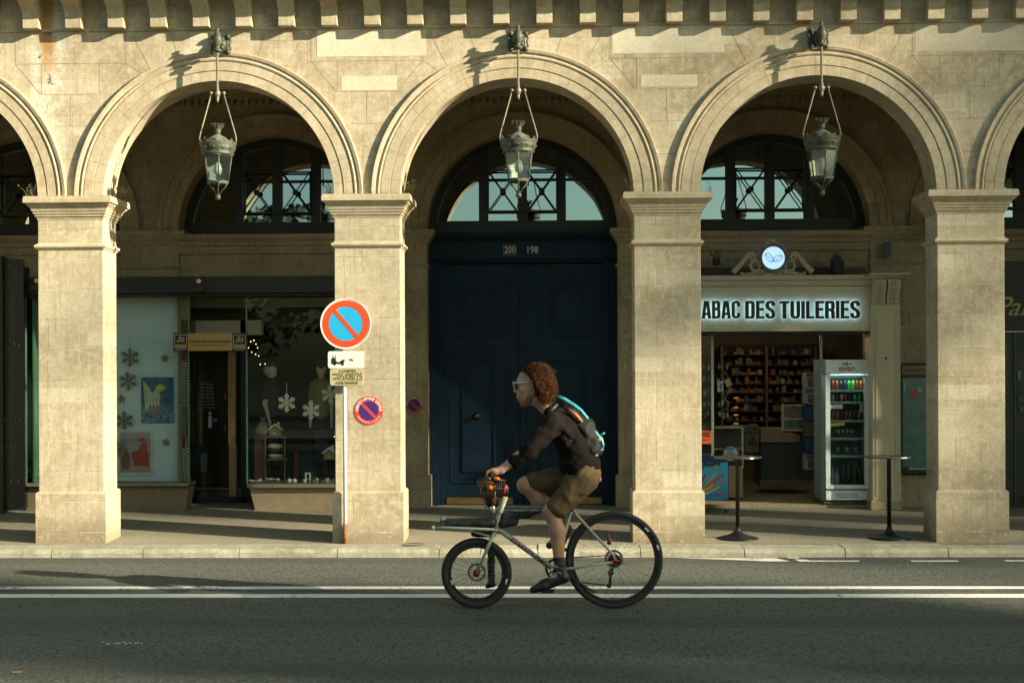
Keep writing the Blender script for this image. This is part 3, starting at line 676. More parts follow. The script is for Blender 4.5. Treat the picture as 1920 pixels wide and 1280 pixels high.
# ================================================================== lanterns
verd = simple('verdigris_bronze', (0.075, 0.080, 0.055), 0.6, 0.3, 0.5, 26, 0.3, grime=0.8)
verl = simple('weathered_lantern_rod', (0.20, 0.18, 0.12), 0.6, 0.3, 0.3, 30, 0.2, grime=0.3)
roofm = simple('lantern_roof_zinc', (0.20, 0.20, 0.155), 0.5, 0.3, 0.4, 20, 0.1, grime=0.5)
YL = YF-0.17; KL = YL/FPX
def lantern(px, rot, label):
    """built round its rod; heights read off the middle lantern"""
    c = W(px, 250, YL); x0 = c.x
    def z(py): return CAM_H+(HORZ-py)*KL + 0.0042*(972-960)*KL
    r = thing('hanging_lantern', (x0, YF, z(72)), label, 'lantern', 'lanterns hung from the keystones of the arches')
    mb = MB(); P = lambda n: n*KL
    mb.box(x0-P(13), x0+P(13), WY0-0.045, WY0+0.01, z(88), z(56)); 
    for s_ in (-1, 1):
        for zz in (57, 86):
            mb.lathe([(P(5.2), WY0-0.005), (P(5.2), WY0-0.05), (P(3.5), WY0-0.065), (P(2), WY0-0.065), (P(1.8), WY0-0.075)], (x0+s_*P(14), z(zz)), 16, axis='y')
        mb.tube([(x0+s_*P(14), WY0-0.03, z(60)), (x0+s_*P(18.5), WY0-0.03, z(64)), (x0+s_*P(16.5), WY0-0.03, z(72)), (x0+s_*P(18.5), WY0-0.03, z(80)), (x0+s_*P(14), WY0-0.03, z(84))], P(2.2), 8)
    mb.ball((x0, WY0-0.05, z(72)), P(11), 14, 9, sc_=(1, 0.8, 1.2))
    mb.build('wall_plate', verd, r, 0.003)
    mb = MB(); mb.lathe([(P(6), WY0-0.09), (P(7), WY0-0.12), (P(5), YL+0.03), (P(5), YL)], (x0, z(74)), 14, axis='y')
    mb.lathe([(0.001, z(46.5)), (P(3), z(48)), (P(3.6), z(50)), (P(2.4), z(53)), (P(4), z(55)), (P(7.5), z(61)), (P(9.5), z(68)), (P(9.8), z(72)), (P(8), z(76)), (P(7.6), z(78)), (P(5), z(82)), (P(5.2), z(86)), (P(8.4), z(88)), (P(8.6), z(91)), (P(4), z(93))], (x0, YL), 20)
    for i in range(3):   # pine-cone lobes and side scrolls
        for s_ in (-1, 1):
            mb.ball((x0+s_*P(9-1.0*i), YL+0.04, z(66+8*i)), P(3.4), 10, 7)
    mb.build('finial_socket', verd, r)
    mb = MB(); mb.lathe([(P(2.4), z(92)), (P(2.4), z(160)), (P(3.4), z(160.5)), (P(3.2), z(163)), (P(2.6), z(164)), (P(5.4), z(168)), (P(6), z(171)), (P(5), z(175)), (P(2.4), z(178)), (P(3.2), z(180)), (P(2.8), z(184)), (0.001, z(188))], (x0, YL), 16)
    for s_ in (-1, 1):
        mb.tube([(x0+s_*P(4), YL, z(170)), (x0+s_*P(11), YL, z(170))], P(1.6), 8)
        mb.ball((x0+s_*P(12), YL, z(170)), P(3.7), 12, 8)
    mb.build('hanging_rod', verl, r)
    for s_ in (-1, 1):
        mb = MB(); mb.tube([(x0+s_*P(12), YL, z(172)), (x0+s_*P(33.5), YL, z(248)), (x0+s_*P(35), YL, z(256)), (x0+s_*P(34), YL, z(266))], P(1.45), 8)
        mb.build('hanger_arm', verl, r)
    # crown and roof
    mb = MB(); mb.lathe([(P(5.6), z(250)), (P(5), z(246)), (P(6.5), z(243)), (P(5.5), z(241)), (P(8), z(236)), (P(9.5), z(233)), (P(8), z(232))], (x0, YL), 18)
    for i in range(10):
        a = 2*PI*i/10
        mb.frustum(x0+P(8)*math.cos(a)-P(1.5), x0+P(8)*math.cos(a)+P(1.5), YL+P(8)*math.sin(a)-P(1.5), YL+P(8)*math.sin(a)+P(1.5), z(236),
                   x0+P(11)*math.cos(a)-P(2), x0+P(11)*math.cos(a)+P(2), YL+P(11)*math.sin(a)-P(2), YL+P(11)*math.sin(a)+P(2), z(227.5))
    mb.build('crown', verd, r)
    mb = MB(); mb.lathe([(P(5.5), z(248)), (P(7), z(249)), (P(14), z(253)), (P(21), z(259)), (P(27), z(265)), (P(31), z(270))], (x0, YL), 24)
    mb.build('roof', roofm, r)
    mb = MB(); mb.lathe([(P(27), z(268)), (P(35), z(264)), (P(34.6), z(267)), (P(33), z(270)), (P(33.6), z(272)), (P(31.5), z(279)), (P(29), z(282)), (P(30.5), z(283.5)), (P(30.5), z(286)), (P(28), z(288)), (P(26), z(288)), (P(26), z(284))], (x0, YL), 24)
    for i in range(12):
        a = 2*PI*i/12; ca, sa = math.cos(a), math.sin(a)
        q = []
        for dt, hh in ((-0.2, 0), (-0.12, 5), (-0.03, 6), (0, 9), (0.03, 6), (0.12, 5), (0.2, 0)):
            q.append((x0+P(34.5+hh*0.15)*math.cos(a+dt), YL+P(34.5+hh*0.15)*math.sin(a+dt), z(265.5-hh)))
        q2 = [(x0+(v[0]-x0)*0.95, YL+(v[1]-YL)*0.95, v[2]) for v in q]
        n = len(q); mb.add(q+q2, [list(range(n)), list(range(2*n-1, n-1, -1))]+[(i2, i2+n, (i2+1) % n+n, (i2+1) % n) for i2 in range(n)])
        mb.ball((x0+P(32.3)*ca, YL+P(32.3)*sa, z(275)), P(2.3), 8, 6)
    mb.build('gallery_ring', verd, r)
    # hexagonal glazed body
    def ringpt(k, rr): a = rot+PI/6+PI*k/3; return (x0+rr*math.cos(a), YL+rr*math.sin(a))
    mb = MB()
    for k in range(6):
        a, b = ringpt(k, P(29)), ringpt(k, P(21))
        mb.tube([(a[0], a[1], z(287)), (b[0], b[1], z(337))], P(1.3), 6)
    for rr, zz, th in ((29, 288, 1.4), (21, 337, 1.6)):
        for k in range(6):
            a, b = ringpt(k, P(rr)), ringpt(k+1, P(rr)); mb.tube([(a[0], a[1], z(zz)), (b[0], b[1], z(zz))], P(th), 6)
    mb.lathe([(P(19), z(336)), (P(22.5), z(338)), (P(22), z(341)), (P(15), z(343)), (P(10), z(341))], (x0, YL), 6, sm=False, ph=rot+PI/6)
    for k in range(6):
        a, b, c2 = ringpt(k, P(19)), ringpt(k, P(9)), ringpt(k, P(3))
        mb.tube([(a[0], a[1], z(341)), ((a[0]*.8+x0*.2), (a[1]*.8+YL*.2), z(347)), (b[0], b[1], z(352)), (c2[0], c2[1], z(361))], P(1.3), 6)
    mb.lathe([(P(3), z(359)), (P(5.5), z(360)), (P(3), z(362))], (x0, YL), 14); mb.ball((x0, YL, z(366)), P(5.6), 14, 10)
    mb.build('glazing_frame', verd, r)
    mb = MB(); vs = []
    for k in range(6):
        a, b = ringpt(k, P(28.5)), ringpt(k, P(20.5)); vs += [(a[0], a[1], z(288)), (b[0], b[1], z(336.5))]
    mb.add(vs, [(2*k, 2*k+1, (2*k+3) % 12, (2*k+2) % 12) for k in range(6)]); mb.build('glass', M['lampglass'], r)
    mb = MB(); mb.lathe([(P(1), z(284)), (P(1), z(300)), (P(5), z(302)), (P(8), z(314)), (P(6), z(322)), (0.001, z(325))], (x0, YL), 14)
    mb.build('lamp', simple('frosted_bulb', (0.5, 0.5, 0.46), 0.4), r)
    return r
lantern(408, math.radians(17), 'greenish bronze lantern over the arch of the gift shop window display')
lantern(972, 0.0, 'greenish bronze lantern over the arch in front of the blue double door')
lantern(1541, math.radians(3), 'bronze lantern over the arch of the tobacconist, its metal in the shade')

# ================================================================== weeds
weedm = simple('dry_weed', (0.20, 0.17, 0.075), 0.8, 0, 0.4, 40)
def weed(px, py, Y, n, h, spread, label, seed):
    p = W(px, py, Y); r = random.Random(seed); mb = MB()
    for i in range(n):
        bx_, by_ = p.x+r.gauss(0, spread*0.35), Y+r.gauss(0, 0.015); hh = h*r.uniform(0.45, 1.0); lx = r.gauss(0, 0.4)*hh; ly = r.gauss(0, 0.25)*hh
        mb.tube([(bx_, by_, p.z-0.006), (bx_+lx*0.35, by_+ly*0.4, p.z+hh*0.55), (bx_+lx, by_+ly, p.z+hh)], [0.0028, 0.002, 0.0008], 4)
        if r.random() < 0.5: mb.ball((bx_+lx, by_+ly, p.z+hh), 0.0045, 6, 4, sc_=(1, 1, 2))
    o = mb.build('weed_tuft', weedm); return tag(o, label, 'weed', 'weeds growing from the stonework')
weed(62, 371, YF+0.05, 22, 0.14, 0.05, 'dry weeds on the west end of the leftmost pier capital', 1)
weed(230, 371, YF+0.25, 34, 0.12, 0.07, 'bushy dry weeds on the lit right corner of the leftmost capital', 2)
weed(617, 363, YF+0.05, 12, 0.11, 0.05, 'sparse weed blades on the left corner of the capital above the parking sign', 3)
weed(768, 363, YF+0.2, 34, 0.13, 0.06, 'bushy weeds on the right corner of the capital above the parking sign', 4)
weed(1180, 360, YF+0.05, 7, 0.12, 0.04, 'few thin weeds on the left corner of the capital right of the blue door', 5)
weed(1330, 360, YF+0.06, 5, 0.10, 0.04, 'few thin weeds on the right corner of the capital beside the tobacconist arch', 6)
for i, (px, Yw, nn) in enumerate(((340, YF-0.05, 9),)): pass
# low growth along the foot of the arches
for i, (a, b) in enumerate(((100, 215), (640, 755), (1200, 1310), (1750, 1880))):
    p0 = W(a, 364, YF-0.06); p1 = W(b, 364, YF-0.06); r = random.Random(40+i); mb = MB()
    for k in range(70):
        x = r.uniform(p0.x, p1.x); hh = r.uniform(0.006, 0.035)*(1.0 if i < 2 else 0.5)
        mb.tube([(x, YF-0.05+r.uniform(-.03, .03), z_c1-0.002), (x+r.gauss(0, .008), YF-0.05, z_c1+hh)], [0.003, 0.001], 3)
    o = mb.build('moss_fringe', weedm); tag(o, ['low dry growth along the top of the leftmost capital', 'low dry growth along the capital over the parking sign', 'faint growth along the capital right of the blue door', 'faint growth along the rightmost capital'][i], 'weed', kind='stuff')

# ================================================================== no parking sign
def flatm(name, c, rough=0.45, **k): return simple(name, c, rough, 0, 0.05, 8, **k)
S_white = flatm('sign_white', (0.80, 0.80, 0.77)); S_red = flatm('sign_red', (0.72, 0.075, 0.012)); S_blue = flatm('sign_blue', (0.02, 0.42, 0.78))
S_black = flatm('sign_black', (0.02, 0.022, 0.018)); S_tan = flatm('sign_tan', (0.55, 0.50, 0.28)); S_brown = flatm('sign_brown_ink', (0.20, 0.13, 0.03))
YS = 13.875
sgn = thing('no_parking_sign', (WX(646, YS), YS, pz(YS)), 'round red and blue no parking sign with two plates on a white pole', 'road sign')
c = W(648.5, 607, YS); R = 47.5*YS/FPX
mb = MB(); mb.ydisc(c.x, c.z, R, YS-0.016, YS-0.004, 56); mb.yring(c.x, c.z, R-0.006, R+0.0015, YS-0.022, YS-0.0045, 56)
dp = mb.build('round_plate', S_white, sgn)
mb = MB(); mb.yring(c.x, c.z, R*0.675, R*0.925, YS-0.019, YS-0.0155, 64)
a = math.radians(-49); dx, dz = math.cos(a), math.sin(a); nx, nz = -dz, dx; hw = R*0.085; L = R*0.69
mb.prism([(c.x+dx*L*s1+nx*hw*s2, c.z+dz*L*s1+nz*hw*s2) for s1, s2 in ((-1,-1),(1,-1),(1,1),(-1,1))], YS-0.0200, YS-0.0150)
mb.build('red_ring_and_bar', S_red, dp)
mb = MB(); mb.ydisc(c.x, c.z, R*0.665, YS-0.018, YS-0.0155, 56); mb.build('blue_field', S_blue, dp)
def rrect(x0, x1, z0, z1, r, n=6):
    pts = []
    for cx_, cz_, a0 in ((x1-r, z1-r, 0), (x0+r, z1-r, PI/2), (x0+r, z0+r, PI), (x1-r, z0+r, 1.5*PI)):
        for i in range(n+1): a_ = a0+PI/2*i/n; pts.append((cx_+r*math.cos(a_), cz_+r*math.sin(a_)))
    return pts
a_, b_ = W(615.5, 690.3, YS), W(683, 658, YS)
mb = MB(); mb.prism(rrect(a_.x, b_.x, a_.z, b_.z, 0.022), YS-0.018, YS-0.006); tp = mb.build('tow_plate', S_white, sgn)
# tow truck pictogram, a small car lifted behind it
mb = MB(); q = lambda px, py: (W(px, py, YS).x, W(px, py, YS).z); y0_, y1_ = YS-0.0205, YS-0.0175
mb.prism([q(622,682), q(622,675), q(623,671), q(630,671), q(630.5,677), q(637,679.5), q(646,676.5), q(646.5,678), q(640,682)], y0_, y1_)
mb.prism([q(625,671), q(624.2,666), q(625,666), q(626,671)], y0_, y1_); mb.prism([q(629,671), q(629.3,665.5), q(630,665.5), q(630,671)], y0_, y1_)
for wx in (628, 643): mb.ydisc(*q(wx, 682), 0.0145, y0_, y1_, 16)
mb.prism([q(637,678), q(644,674), q(648,675), q(641,680)], y0_, y1_)
mb.prism([q(655,674), q(657,672.5), q(661,673.5), q(663,676.5), q(661.5,677), q(659,675.2), q(656.5,675.5)], y0_, y1_)
mb.build('tow_truck_symbol', S_black, tp)
a_, b_ = W(619.5, 722.5, YS), W(681.5, 691, YS)
mb = MB(); mb.prism(rrect(a_.x, b_.x, a_.z, b_.z, 0.020), YS-0.016, YS-0.006); mb.prism(rrect(a_.x-0.004, b_.x+0.004, a_.z-0.003, b_.z+0.003, 0.022), YS-0.011, YS-0.0055)
tpl = mb.build('date_plate', S_tan, sgn)
mb = MB(); yt = YS-0.019
put_text_px(mb, 'A COMPTER', 636, 667.5, 693, 697.5, yt, depth=0.004, bold=0.02); put_text_px(mb, 'DU', 624.5, 632.5, 699.5, 703.5, yt, depth=0.004, bold=0.02)
put_text_px(mb, 'AU', 625, 632.5, 707.5, 711.5, yt, depth=0.004, bold=0.02); put_text_px(mb, 'POUR TRAVAUX', 630, 672, 715, 720, yt, depth=0.004, bold=0.02)
put_text_px(mb, '05/08/25', 633.5, 679.5, 698.5, 713, yt, depth=0.004, bold=-0.005)
mb.build('lettering', S_brown, tpl)
xp = WX(646.5, YS, 900)
mb = MB(); mb.lathe([(0.0185, pz(YS)+0.18), (0.0185, WZ(560, YS))], (xp, YS+0.012), 16); mb.build('pole', flatm('pole_white', (0.78, 0.77, 0.72)), sgn)
mb = MB(); mb.lathe([(0.026, pz(YS)-0.02), (0.026, pz(YS)+0.10), (0.021, pz(YS)+0.19), (0.019, pz(YS)+0.192)], (xp, YS+0.012), 16)
mb.build('rusty_foot', simple('rusty_pole_foot', (0.19, 0.09, 0.035), 0.8, 0, 0.5, 30, 0.3), sgn)

def sticker(cx, cy, rp, Y, label, dim, lett=(0.8, 0.78, 0.74)):
    c = W(cx, cy, Y); R = rp*Y/FPX
    t = thing('parking_notice', (c.x, Y, c.z), label, 'notice', 'round parking notices on the piers')
    red = flatm('notice_red', (0.62*dim, 0.055*dim, 0.045*dim)); pur = flatm('notice_purple', (0.055*dim, 0.022*dim, 0.16*dim))  # print colours scaled down where the notice hangs in shade
    mb = MB(); mb.ydisc(c.x, c.z, R, Y-0.006, Y, 48); d = mb.build('disc', red, t)
    mb = MB(); mb.ydisc(c.x, c.z, R*0.67, Y-0.008, Y-0.0055, 44); mb.build('purple_field', pur, d)
    mb = MB(); a = math.radians(-45); dx, dz = math.cos(a), math.sin(a); nx, nz = -dz, dx; hw = R*0.10; L = R*0.685
    mb.prism([(c.x+dx*L*s1+nx*hw*s2, c.z+dz*L*s1+nz*hw*s2) for s1, s2 in ((-1,-1),(1,-1),(1,1),(-1,1))], Y-0.0095, Y-0.006); mb.build('red_bar', red, d)
    mb = MB(); ring_text(mb, 'STATIONNEMENT GENANT', c.x, c.z, R*0.83, R*0.19, math.radians(183), math.radians(-3), Y-0.0085, 0.003, bold=0.03)
    ring_text(mb, 'INTERVENTION DE LA FOURRIERE', c.x, c.z, R*0.83, R*0.09, math.radians(205), math.radians(335), Y-0.0085, 0.003, True)
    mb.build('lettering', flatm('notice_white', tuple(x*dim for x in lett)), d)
    return t
sticker(691.5, 769.5, 27, YF-0.0005, 'bright round no parking notice on the sunlit pier behind the sign pole', 1.0)
sticker(776.5, 759.5, 17, YB-0.0005, 'round no parking notice with print darkened for the shade, on the wall left of the blue door', 0.6)
def plaque(px0, px1, py0, py1, label, lines):
    a_, b_ = W(px0, py1, YB), W(px1, py0, YB)
    t = thing('wall_plaque', (a_.x, YB, a_.z), label, 'plaque', 'engraved plaques right of the blue door')
    mb = MB(); mb.box(a_.x, b_.x, YB-0.016, YB-0.001, a_.z, b_.z); pl = mb.build('tablet', simple('plaque_stone', (0.27, 0.22, 0.14), 0.6, 0, 0.2, 12), t, 0.003)
    mb = MB(); n = len(lines); h = (b_.z-a_.z)
    for i, (s_, wd) in enumerate(lines):
        zc_ = b_.z-h*(0.16+0.72*(i+0.5)/n); cx_ = (a_.x+b_.x)/2; hw = (b_.x-a_.x)*wd/2
        put_text(mb, s_, cx_-hw, cx_+hw, zc_-h*0.035, zc_+h*0.035, YB-0.0175, depth=0.002, bold=0.01)
    mb.build('lettering', S_black, pl)
    if 'upper' in label:
        mb = MB()
        for zz in (0.1, 0.9): mb.ydisc(a_.x+0.022, a_.z+h*zz, 0.009, YB-0.022, YB-0.015, 12)
        mb.build('fixing_studs', S_black, pl)
plaque(1164, 1216, 520.5, 560, 'upper stone plaque with dark studs right of the blue door', [('ICI VECUT', 0.5), ('DANS CETTE', 0.6), ('MAISON', 0.35), ('ET MOURUT LE', 0.7), ('PREMIER JOUR', 0.75)])
plaque(1164, 1216, 625.5, 663, 'lower tan plaque of small lines right of the blue door', [('MAISON', 0.4), ('FONDEE EN 1802', 0.75), ('ICI', 0.2), ('BUREAUX', 0.4), ('AU PREMIER', 0.55)])
# tall round bar tables
def bar_table(px, label):
    Y = 14.2; p = W(px, 690, Y); r = thing('bar_table', (p.x, Y, pz(Y)), label, 'bar table', 'tall round bar tables by the kerb')
    zt = WZ(857, Y); b = pz(Y)
    mb = MB(); mb.lathe([(0.001, b), (0.205, b), (0.207, b+0.006), (0.17, b+0.018), (0.10, b+0.036), (0.05, b+0.058), (0.03, b+0.09), (0.022, b+0.12)], (p.x, Y), 36); mb.build('foot', M['blackmetal'], r)
    mb = MB(); mb.lathe([(0.021, b+0.10), (0.021, zt-0.03), (0.05, zt-0.016), (0.05, zt-0.012)], (p.x, Y), 18); mb.build('column', M['blackmetal'], r)
    mb = MB(); mb.lathe([(0.001, zt-0.012), (0.232, zt-0.012), (0.238, zt-0.006), (0.236, zt+0.002), (0.001, zt+0.002)], (p.x, Y), 44, sm=False)
    mb.build('table_top', simple('table_top_laminate', (0.06, 0.065, 0.05), 0.22, 0, 0.2, 14), r)
bar_table(1382, 'tall black round bar table in front of the blue ice cream freezer')
bar_table(1666, 'tall black round bar table in front of the glazed menu case')
# ================================================================== gift shop
def pb(mb, px0, px1, py0, py1, Y0, Y1, mi=0):
    a, b = W(px0, py1, Y0), W(px1, py0, Y0); return mb.box(a.x, b.x, Y0, Y1, a.z, b.z, mi)
def qx(px, py, Y): p = W(px, py, Y); return (p.x, p.z)
GY = 16.46
tan = simple('shop_beige_paint', (0.20, 0.165, 0.095), 0.6, 0, 0.15, 12, grime=0.4)
dk = simple('shop_black_fascia', (0.014, 0.014, 0.010), 0.5, 0, 0.3, 8)
shop = thing('gift_shop_front', (WX(400, GY), GY, pz(GY)), 'dark fascia gift shop front with glass display windows and a recessed entrance', 'shop front')
mb = MB(); pb(mb, 28, 742, 516, 551, GY-0.10, YB+0.1); pb(mb, 28, 742, 551.5, 553.5, GY-0.115, GY+0.1)
fas = mb.build('fascia', dk, shop)
mb = MB(); pb(mb, 46, 742, 554, 557.5, GY-0.05, GY+0.03); mb.build('head_rail', tan, shop)
# side wall and interior room
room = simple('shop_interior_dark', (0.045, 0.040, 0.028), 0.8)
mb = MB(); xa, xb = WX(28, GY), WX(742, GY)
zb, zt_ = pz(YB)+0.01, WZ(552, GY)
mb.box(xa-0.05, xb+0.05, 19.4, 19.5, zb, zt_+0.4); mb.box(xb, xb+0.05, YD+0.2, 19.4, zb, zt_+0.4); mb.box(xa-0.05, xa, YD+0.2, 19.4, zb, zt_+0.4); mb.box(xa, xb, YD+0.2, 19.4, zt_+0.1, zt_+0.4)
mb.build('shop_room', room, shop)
# left display: pale blue back panel
bl = simple('pale_blue_panel', (0.52, 0.62, 0.68), 0.65, 0, 0.05, 5)
mb = MB(); pb(mb, 56, 341, 558, 905, 16.70, 16.735); mb.build('display_back_panel', bl, shop)
mb = MB(); pb(mb, 48, 353, 905, 912, GY-0.04, 16.74); pb(mb, 463, 742, 907, 914, GY-0.04, 17.6)
mb.build('sill', simple('grey_sill', (0.17, 0.165, 0.12), 0.5), shop, 0.003)
z0, z1 = pz(GY), WZ(912, GY)
def riser(pxa, pxb, sa, sb, Ya):
    a, b = WX(pxa, Ya), WX(pxb, Ya); mb = MB()
    mb.prism([(a+sa, z0-0.02), (b-sb, z0-0.02), (b, z1), (a, z1)], Ya+0.04, Ya+0.3)
    mb.prism([(a+sa-0.01, z0-0.02), (b-sb+0.01, z0-0.02), (b-sb+0.01, z0+0.035), (a+sa-0.01, z0+0.035)], Ya+0.025, Ya+0.31)
    return mb
riser(48, 352, 0.0, 0.05, GY).build('stall_riser', simple('brown_riser', (0.17, 0.13, 0.075), 0.7, 0, 0.15, 15), shop)
riser(465, 742, 0.075, 0.0, GY).build('stall_riser', simple('beige_riser', (0.26, 0.20, 0.12), 0.7, 0, 0.15, 15), shop)
# posts
mb = MB(); pb(mb, 334, 340, 557, 905, 16.62, 16.70); pb(mb, 340, 352, 557, 600, 16.55, 16.68)
mb.build('beige_post', tan, shop)
mb = MB(); pb(mb, 428, 440, 660, 830, 17.05, 17.12); pb(mb, 429.5, 442, 830, 930, 17.05, 17.12)
mb.build('wooden_post', simple('oak_post', (0.22, 0.14, 0.06), 0.6, 0, 0.3, 14, stretch=(6, 6, 0.5)), shop)
# soffit strips seen through the glass
mb = MB(); pb(mb, 353, 742, 557, 577, 17.25, 17.3); mb.build('inner_soffit', simple('pale_soffit', (0.24, 0.235, 0.17), 0.7), shop)
mb = MB(); pb(mb, 353, 742, 577, 614, 17.6, 17.65); mb.build('inner_beam', simple('olive_beam', (0.065, 0.06, 0.038), 0.7), shop)
mb = MB(); pb(mb, 366, 490, 600, 628, 17.35, 17.5); mb.build('light_box', simple('white_box', (0.42, 0.42, 0.33), 0.6), shop, 0.004)
# door in the recess
mb = MB(); pb(mb, 356, 366, 560, 945, 17.35, 17.39); pb(mb, 452, 461, 560, 945, 17.35, 17.39); pb(mb, 356, 461, 932, 948, 17.35, 17.39)
dr = mb.build('glass_door', M['darkframe'], shop)
mb = MB(); pb(mb, 366, 452, 560, 932, 17.365, 17.372); mb.build('pane', M['glass'], dr)
mb = MB(); pb(mb, 390.5, 396.5, 780, 802, 17.34, 17.36); pb(mb, 391.5, 396, 772, 777, 17.34, 17.36)
mb.build('door_handle', simple('pale_handle', (0.4, 0.4, 0.36), 0.4), dr)
# glass panes with polished green edges
edge = simple('green_glass_edge', (0.10, 0.20, 0.12), 0.2)
mb = MB(); pb(mb, 49, 352, 557.5, 905, GY-0.002, GY+0.006); mb.build('window_pane', M['glass'], shop)
mb = MB(); pb(mb, 463, 742, 557.5, 907, GY-0.002, GY+0.006); mb.build('window_pane', M['glass'], shop)
mb = MB()
for a in (48, 353, 462): pb(mb, a, a+1.3, 557, 906, GY-0.004, GY+0.01)
pb(mb, 62, 63.5, 558, 905, GY+0.0, GY+0.2)
mb.build('glass_edges', edge, shop)
a = W(353, 700, GY); b = W(366, 700, 17.35)
mb = MB(); mb.add([(a.x, GY, z0+0.2), (b.x, 17.35, z0+0.2), (b.x, 17.35, zt_), (a.x, GY, zt_)], [(0,1,2,3)]); mb.build('window_pane', M['glass'], shop)
# globe lights and spot
for px, py, lb in ((372, 527, 'small white globe light on the fascia above the entrance of the gift shop'), (68, 526, 'small white globe light on the fascia at the far left end')):
    p = W(px, py, GY-0.16); t = thing('globe_light', (p.x, GY-0.1, p.z), lb, 'light', 'globe lights on the gift shop fascia')
    mb = MB(); mb.ball((p.x, GY-0.15, p.z), 0.028, 18, 12); mb.build('globe', simple('opal_globe', (0.72, 0.68, 0.58), 0.4, 0, 0.03), t)
    mb = MB(); mb.lathe([(0.02, GY-0.10), (0.02, GY-0.13)], (p.x, p.z), 12, axis='y'); mb.build('base', M['blackmetal'], t)
    q = W(px-2, py+14, GY-0.16); mb = MB(); mb.frustum(q.x-0.07, q.x+0.07, GY-0.22, GY-0.10, q.z-0.02, q.x-0.05, q.x+0.05, GY-0.16, GY-0.10, q.z+0.02)
    o = mb.build('spotlight', simple('spot_housing', (0.09, 0.085, 0.065), 0.4), None, 0.003); tag(o, 'flat grey spotlight under the ' + ('globe over the gift shop entrance' if px > 100 else 'far left globe light'), 'spotlight', 'spotlights under the globe lights')
# banner over the entrance
ban = thing('banner', (WX(393, 16.40), 16.40, WZ(640, 16.4)), 'gold and black cycle race banner over the gift shop entrance', 'banner')
goldm = simple('banner_gold', (0.36, 0.25, 0.07), 0.5, 0, 0.08, 6)
mb = MB(); pb(mb, 352, 435.5, 624.5, 657.5, 16.385, 16.40); gb = mb.build('gold_board', goldm, ban)
mb = MB(); put_text_px(mb, 'LE TOUR DE FRANCE', 355, 431.5, 637.8, 642, 16.380, depth=0.004, bold=0.035); put_text_px(mb, 'OFFICIAL LICENSED PRODUCTS', 360, 427, 645.4, 647.4, 16.380, depth=0.004)
mb.build('lettering', S_black, gb)
cream = simple('banner_cream', (0.55, 0.50, 0.38), 0.5)
for px0, px1 in ((325, 352), (435.5, 462)):
    mb = MB(); pb(mb, px0, px1, 624.0, 658.5, 16.385, 16.40); sq = mb.build('black_square', dk, ban)
    c_ = (px0+px1)/2; mb = MB()
    sh = [(-11, 627.5), (11, 627.5), (11, 652), (8, 655), (-8, 655), (-11, 652)]
    P_ = [qx(c_+u, v, 16.382) for u, v in sh]; n = len(P_)
    for i in range(n): (x1, z1_), (x2, z2_) = P_[i], P_[(i+1) % n]; mb.tube([(x1, 16.382, z1_), (x2, 16.382, z2_)], 0.0035, 5)
    for pts in ([(-7,640),(-5,636),(-3,640)], [(-6,641.5),(-1,638),(0,633),(2,633),(1,636)], [(-1,641),(1,638),(3,641)], [(3,634),(6,632),(7,634),(5,637),(3,639)], [(-4,634),(-1,635)], [(4,641),(7,638)], [(-3,631.5),(1,630.5)]):
        mb.tube([(*[qx(c_+u, v, 16.382)[0]], 16.382, qx(c_+u, v, 16.382)[1]) for u, v in pts], 0.0042, 5)
    mb.build('emblem', cream, sq)
    mb = MB(); pb(mb, c_-9.5, c_+9.5, 645.5, 652.5, 16.381, 16.386); mb.build('gold_tab', goldm, sq)
# stripes and garments hanging just inside
def cloth(name, label, cat, px0, px1, py0, py1, Y, mat, fold=5, amp=0.02, flare=0.0, group=None):
    a, b = W(px0, py1, Y), W(px1, py0, Y); mb = MB(); nx_, nz_ = 22, 20; vs = []
    for side in (0, 1):
        for j in range(nz_+1):
            for i in range(nx_+1):
                u = i/nx_; v = j/nz_; xx = (a.x+b.x)/2+(u-0.5)*(b.x-a.x)*(1-flare*v)
                vs.append((xx, Y+amp*math.sin(u*fold*PI*2+v*1.5)*(1-0.5*v)+side*(0.03+0.03*math.sin(u*PI)), a.z+(b.z-a.z)*v))
    fs = []; L = (nx_+1)*(nz_+1)
    for j in range(nz_):
        for i in range(nx_):
            k = j*(nx_+1)+i; fs += [(k, k+1, k+nx_+2, k+nx_+1), (L+k, L+k+nx_+1, L+k+nx_+2, L+k+1)]
    for j in range(nz_):
        k = j*(nx_+1); fs.append((k, k+nx_+1, L+k+nx_+1, L+k)); k += nx_; fs.append((k, L+k, L+k+nx_+1, k+nx_+1))
    for i in range(nx_):
        fs.append((i, L+i, L+i+1, i+1)); k = nz_*(nx_+1)+i; fs.append((k, k+1, L+k+1, L+k))
    mb.add(vs, fs, 0, True); o = mb.build(name, mat); return tag(o, label, cat, group)
def stripem(name, a, b, s_=60, diag=0.0):
    m, t, n, l = nm(name); pos = N(t, 'ShaderNodeNewGeometry').outputs['Position']; sp = N(t, 'ShaderNodeSeparateXYZ'); l.new(pos, sp.inputs[0])
    v = math_(t, 'ADD', math_(t, 'MULTIPLY', sp.outputs[2], s_), math_(t, 'ADD', math_(t, 'MULTIPLY', sp.outputs[0], diag), math_(t, 'MULTIPLY', noise(t, pos, 8, 2), 2.0)))
    f = math_(t, 'GREATER_THAN', math_(t, 'SINE', v, 0), 0.0)
    finish(t, mixc(t, a, b, f), 0.8); return m
st1 = stripem('striped_knit', (0.42, 0.39, 0.30), (0.03, 0.03, 0.03), 190); st2 = stripem('zebra_knit', (0.45, 0.42, 0.33), (0.05, 0.045, 0.04), 150, 120); st3 = stripem('dim_striped_knit', (0.20, 0.19, 0.16), (0.02, 0.02, 0.025), 150)
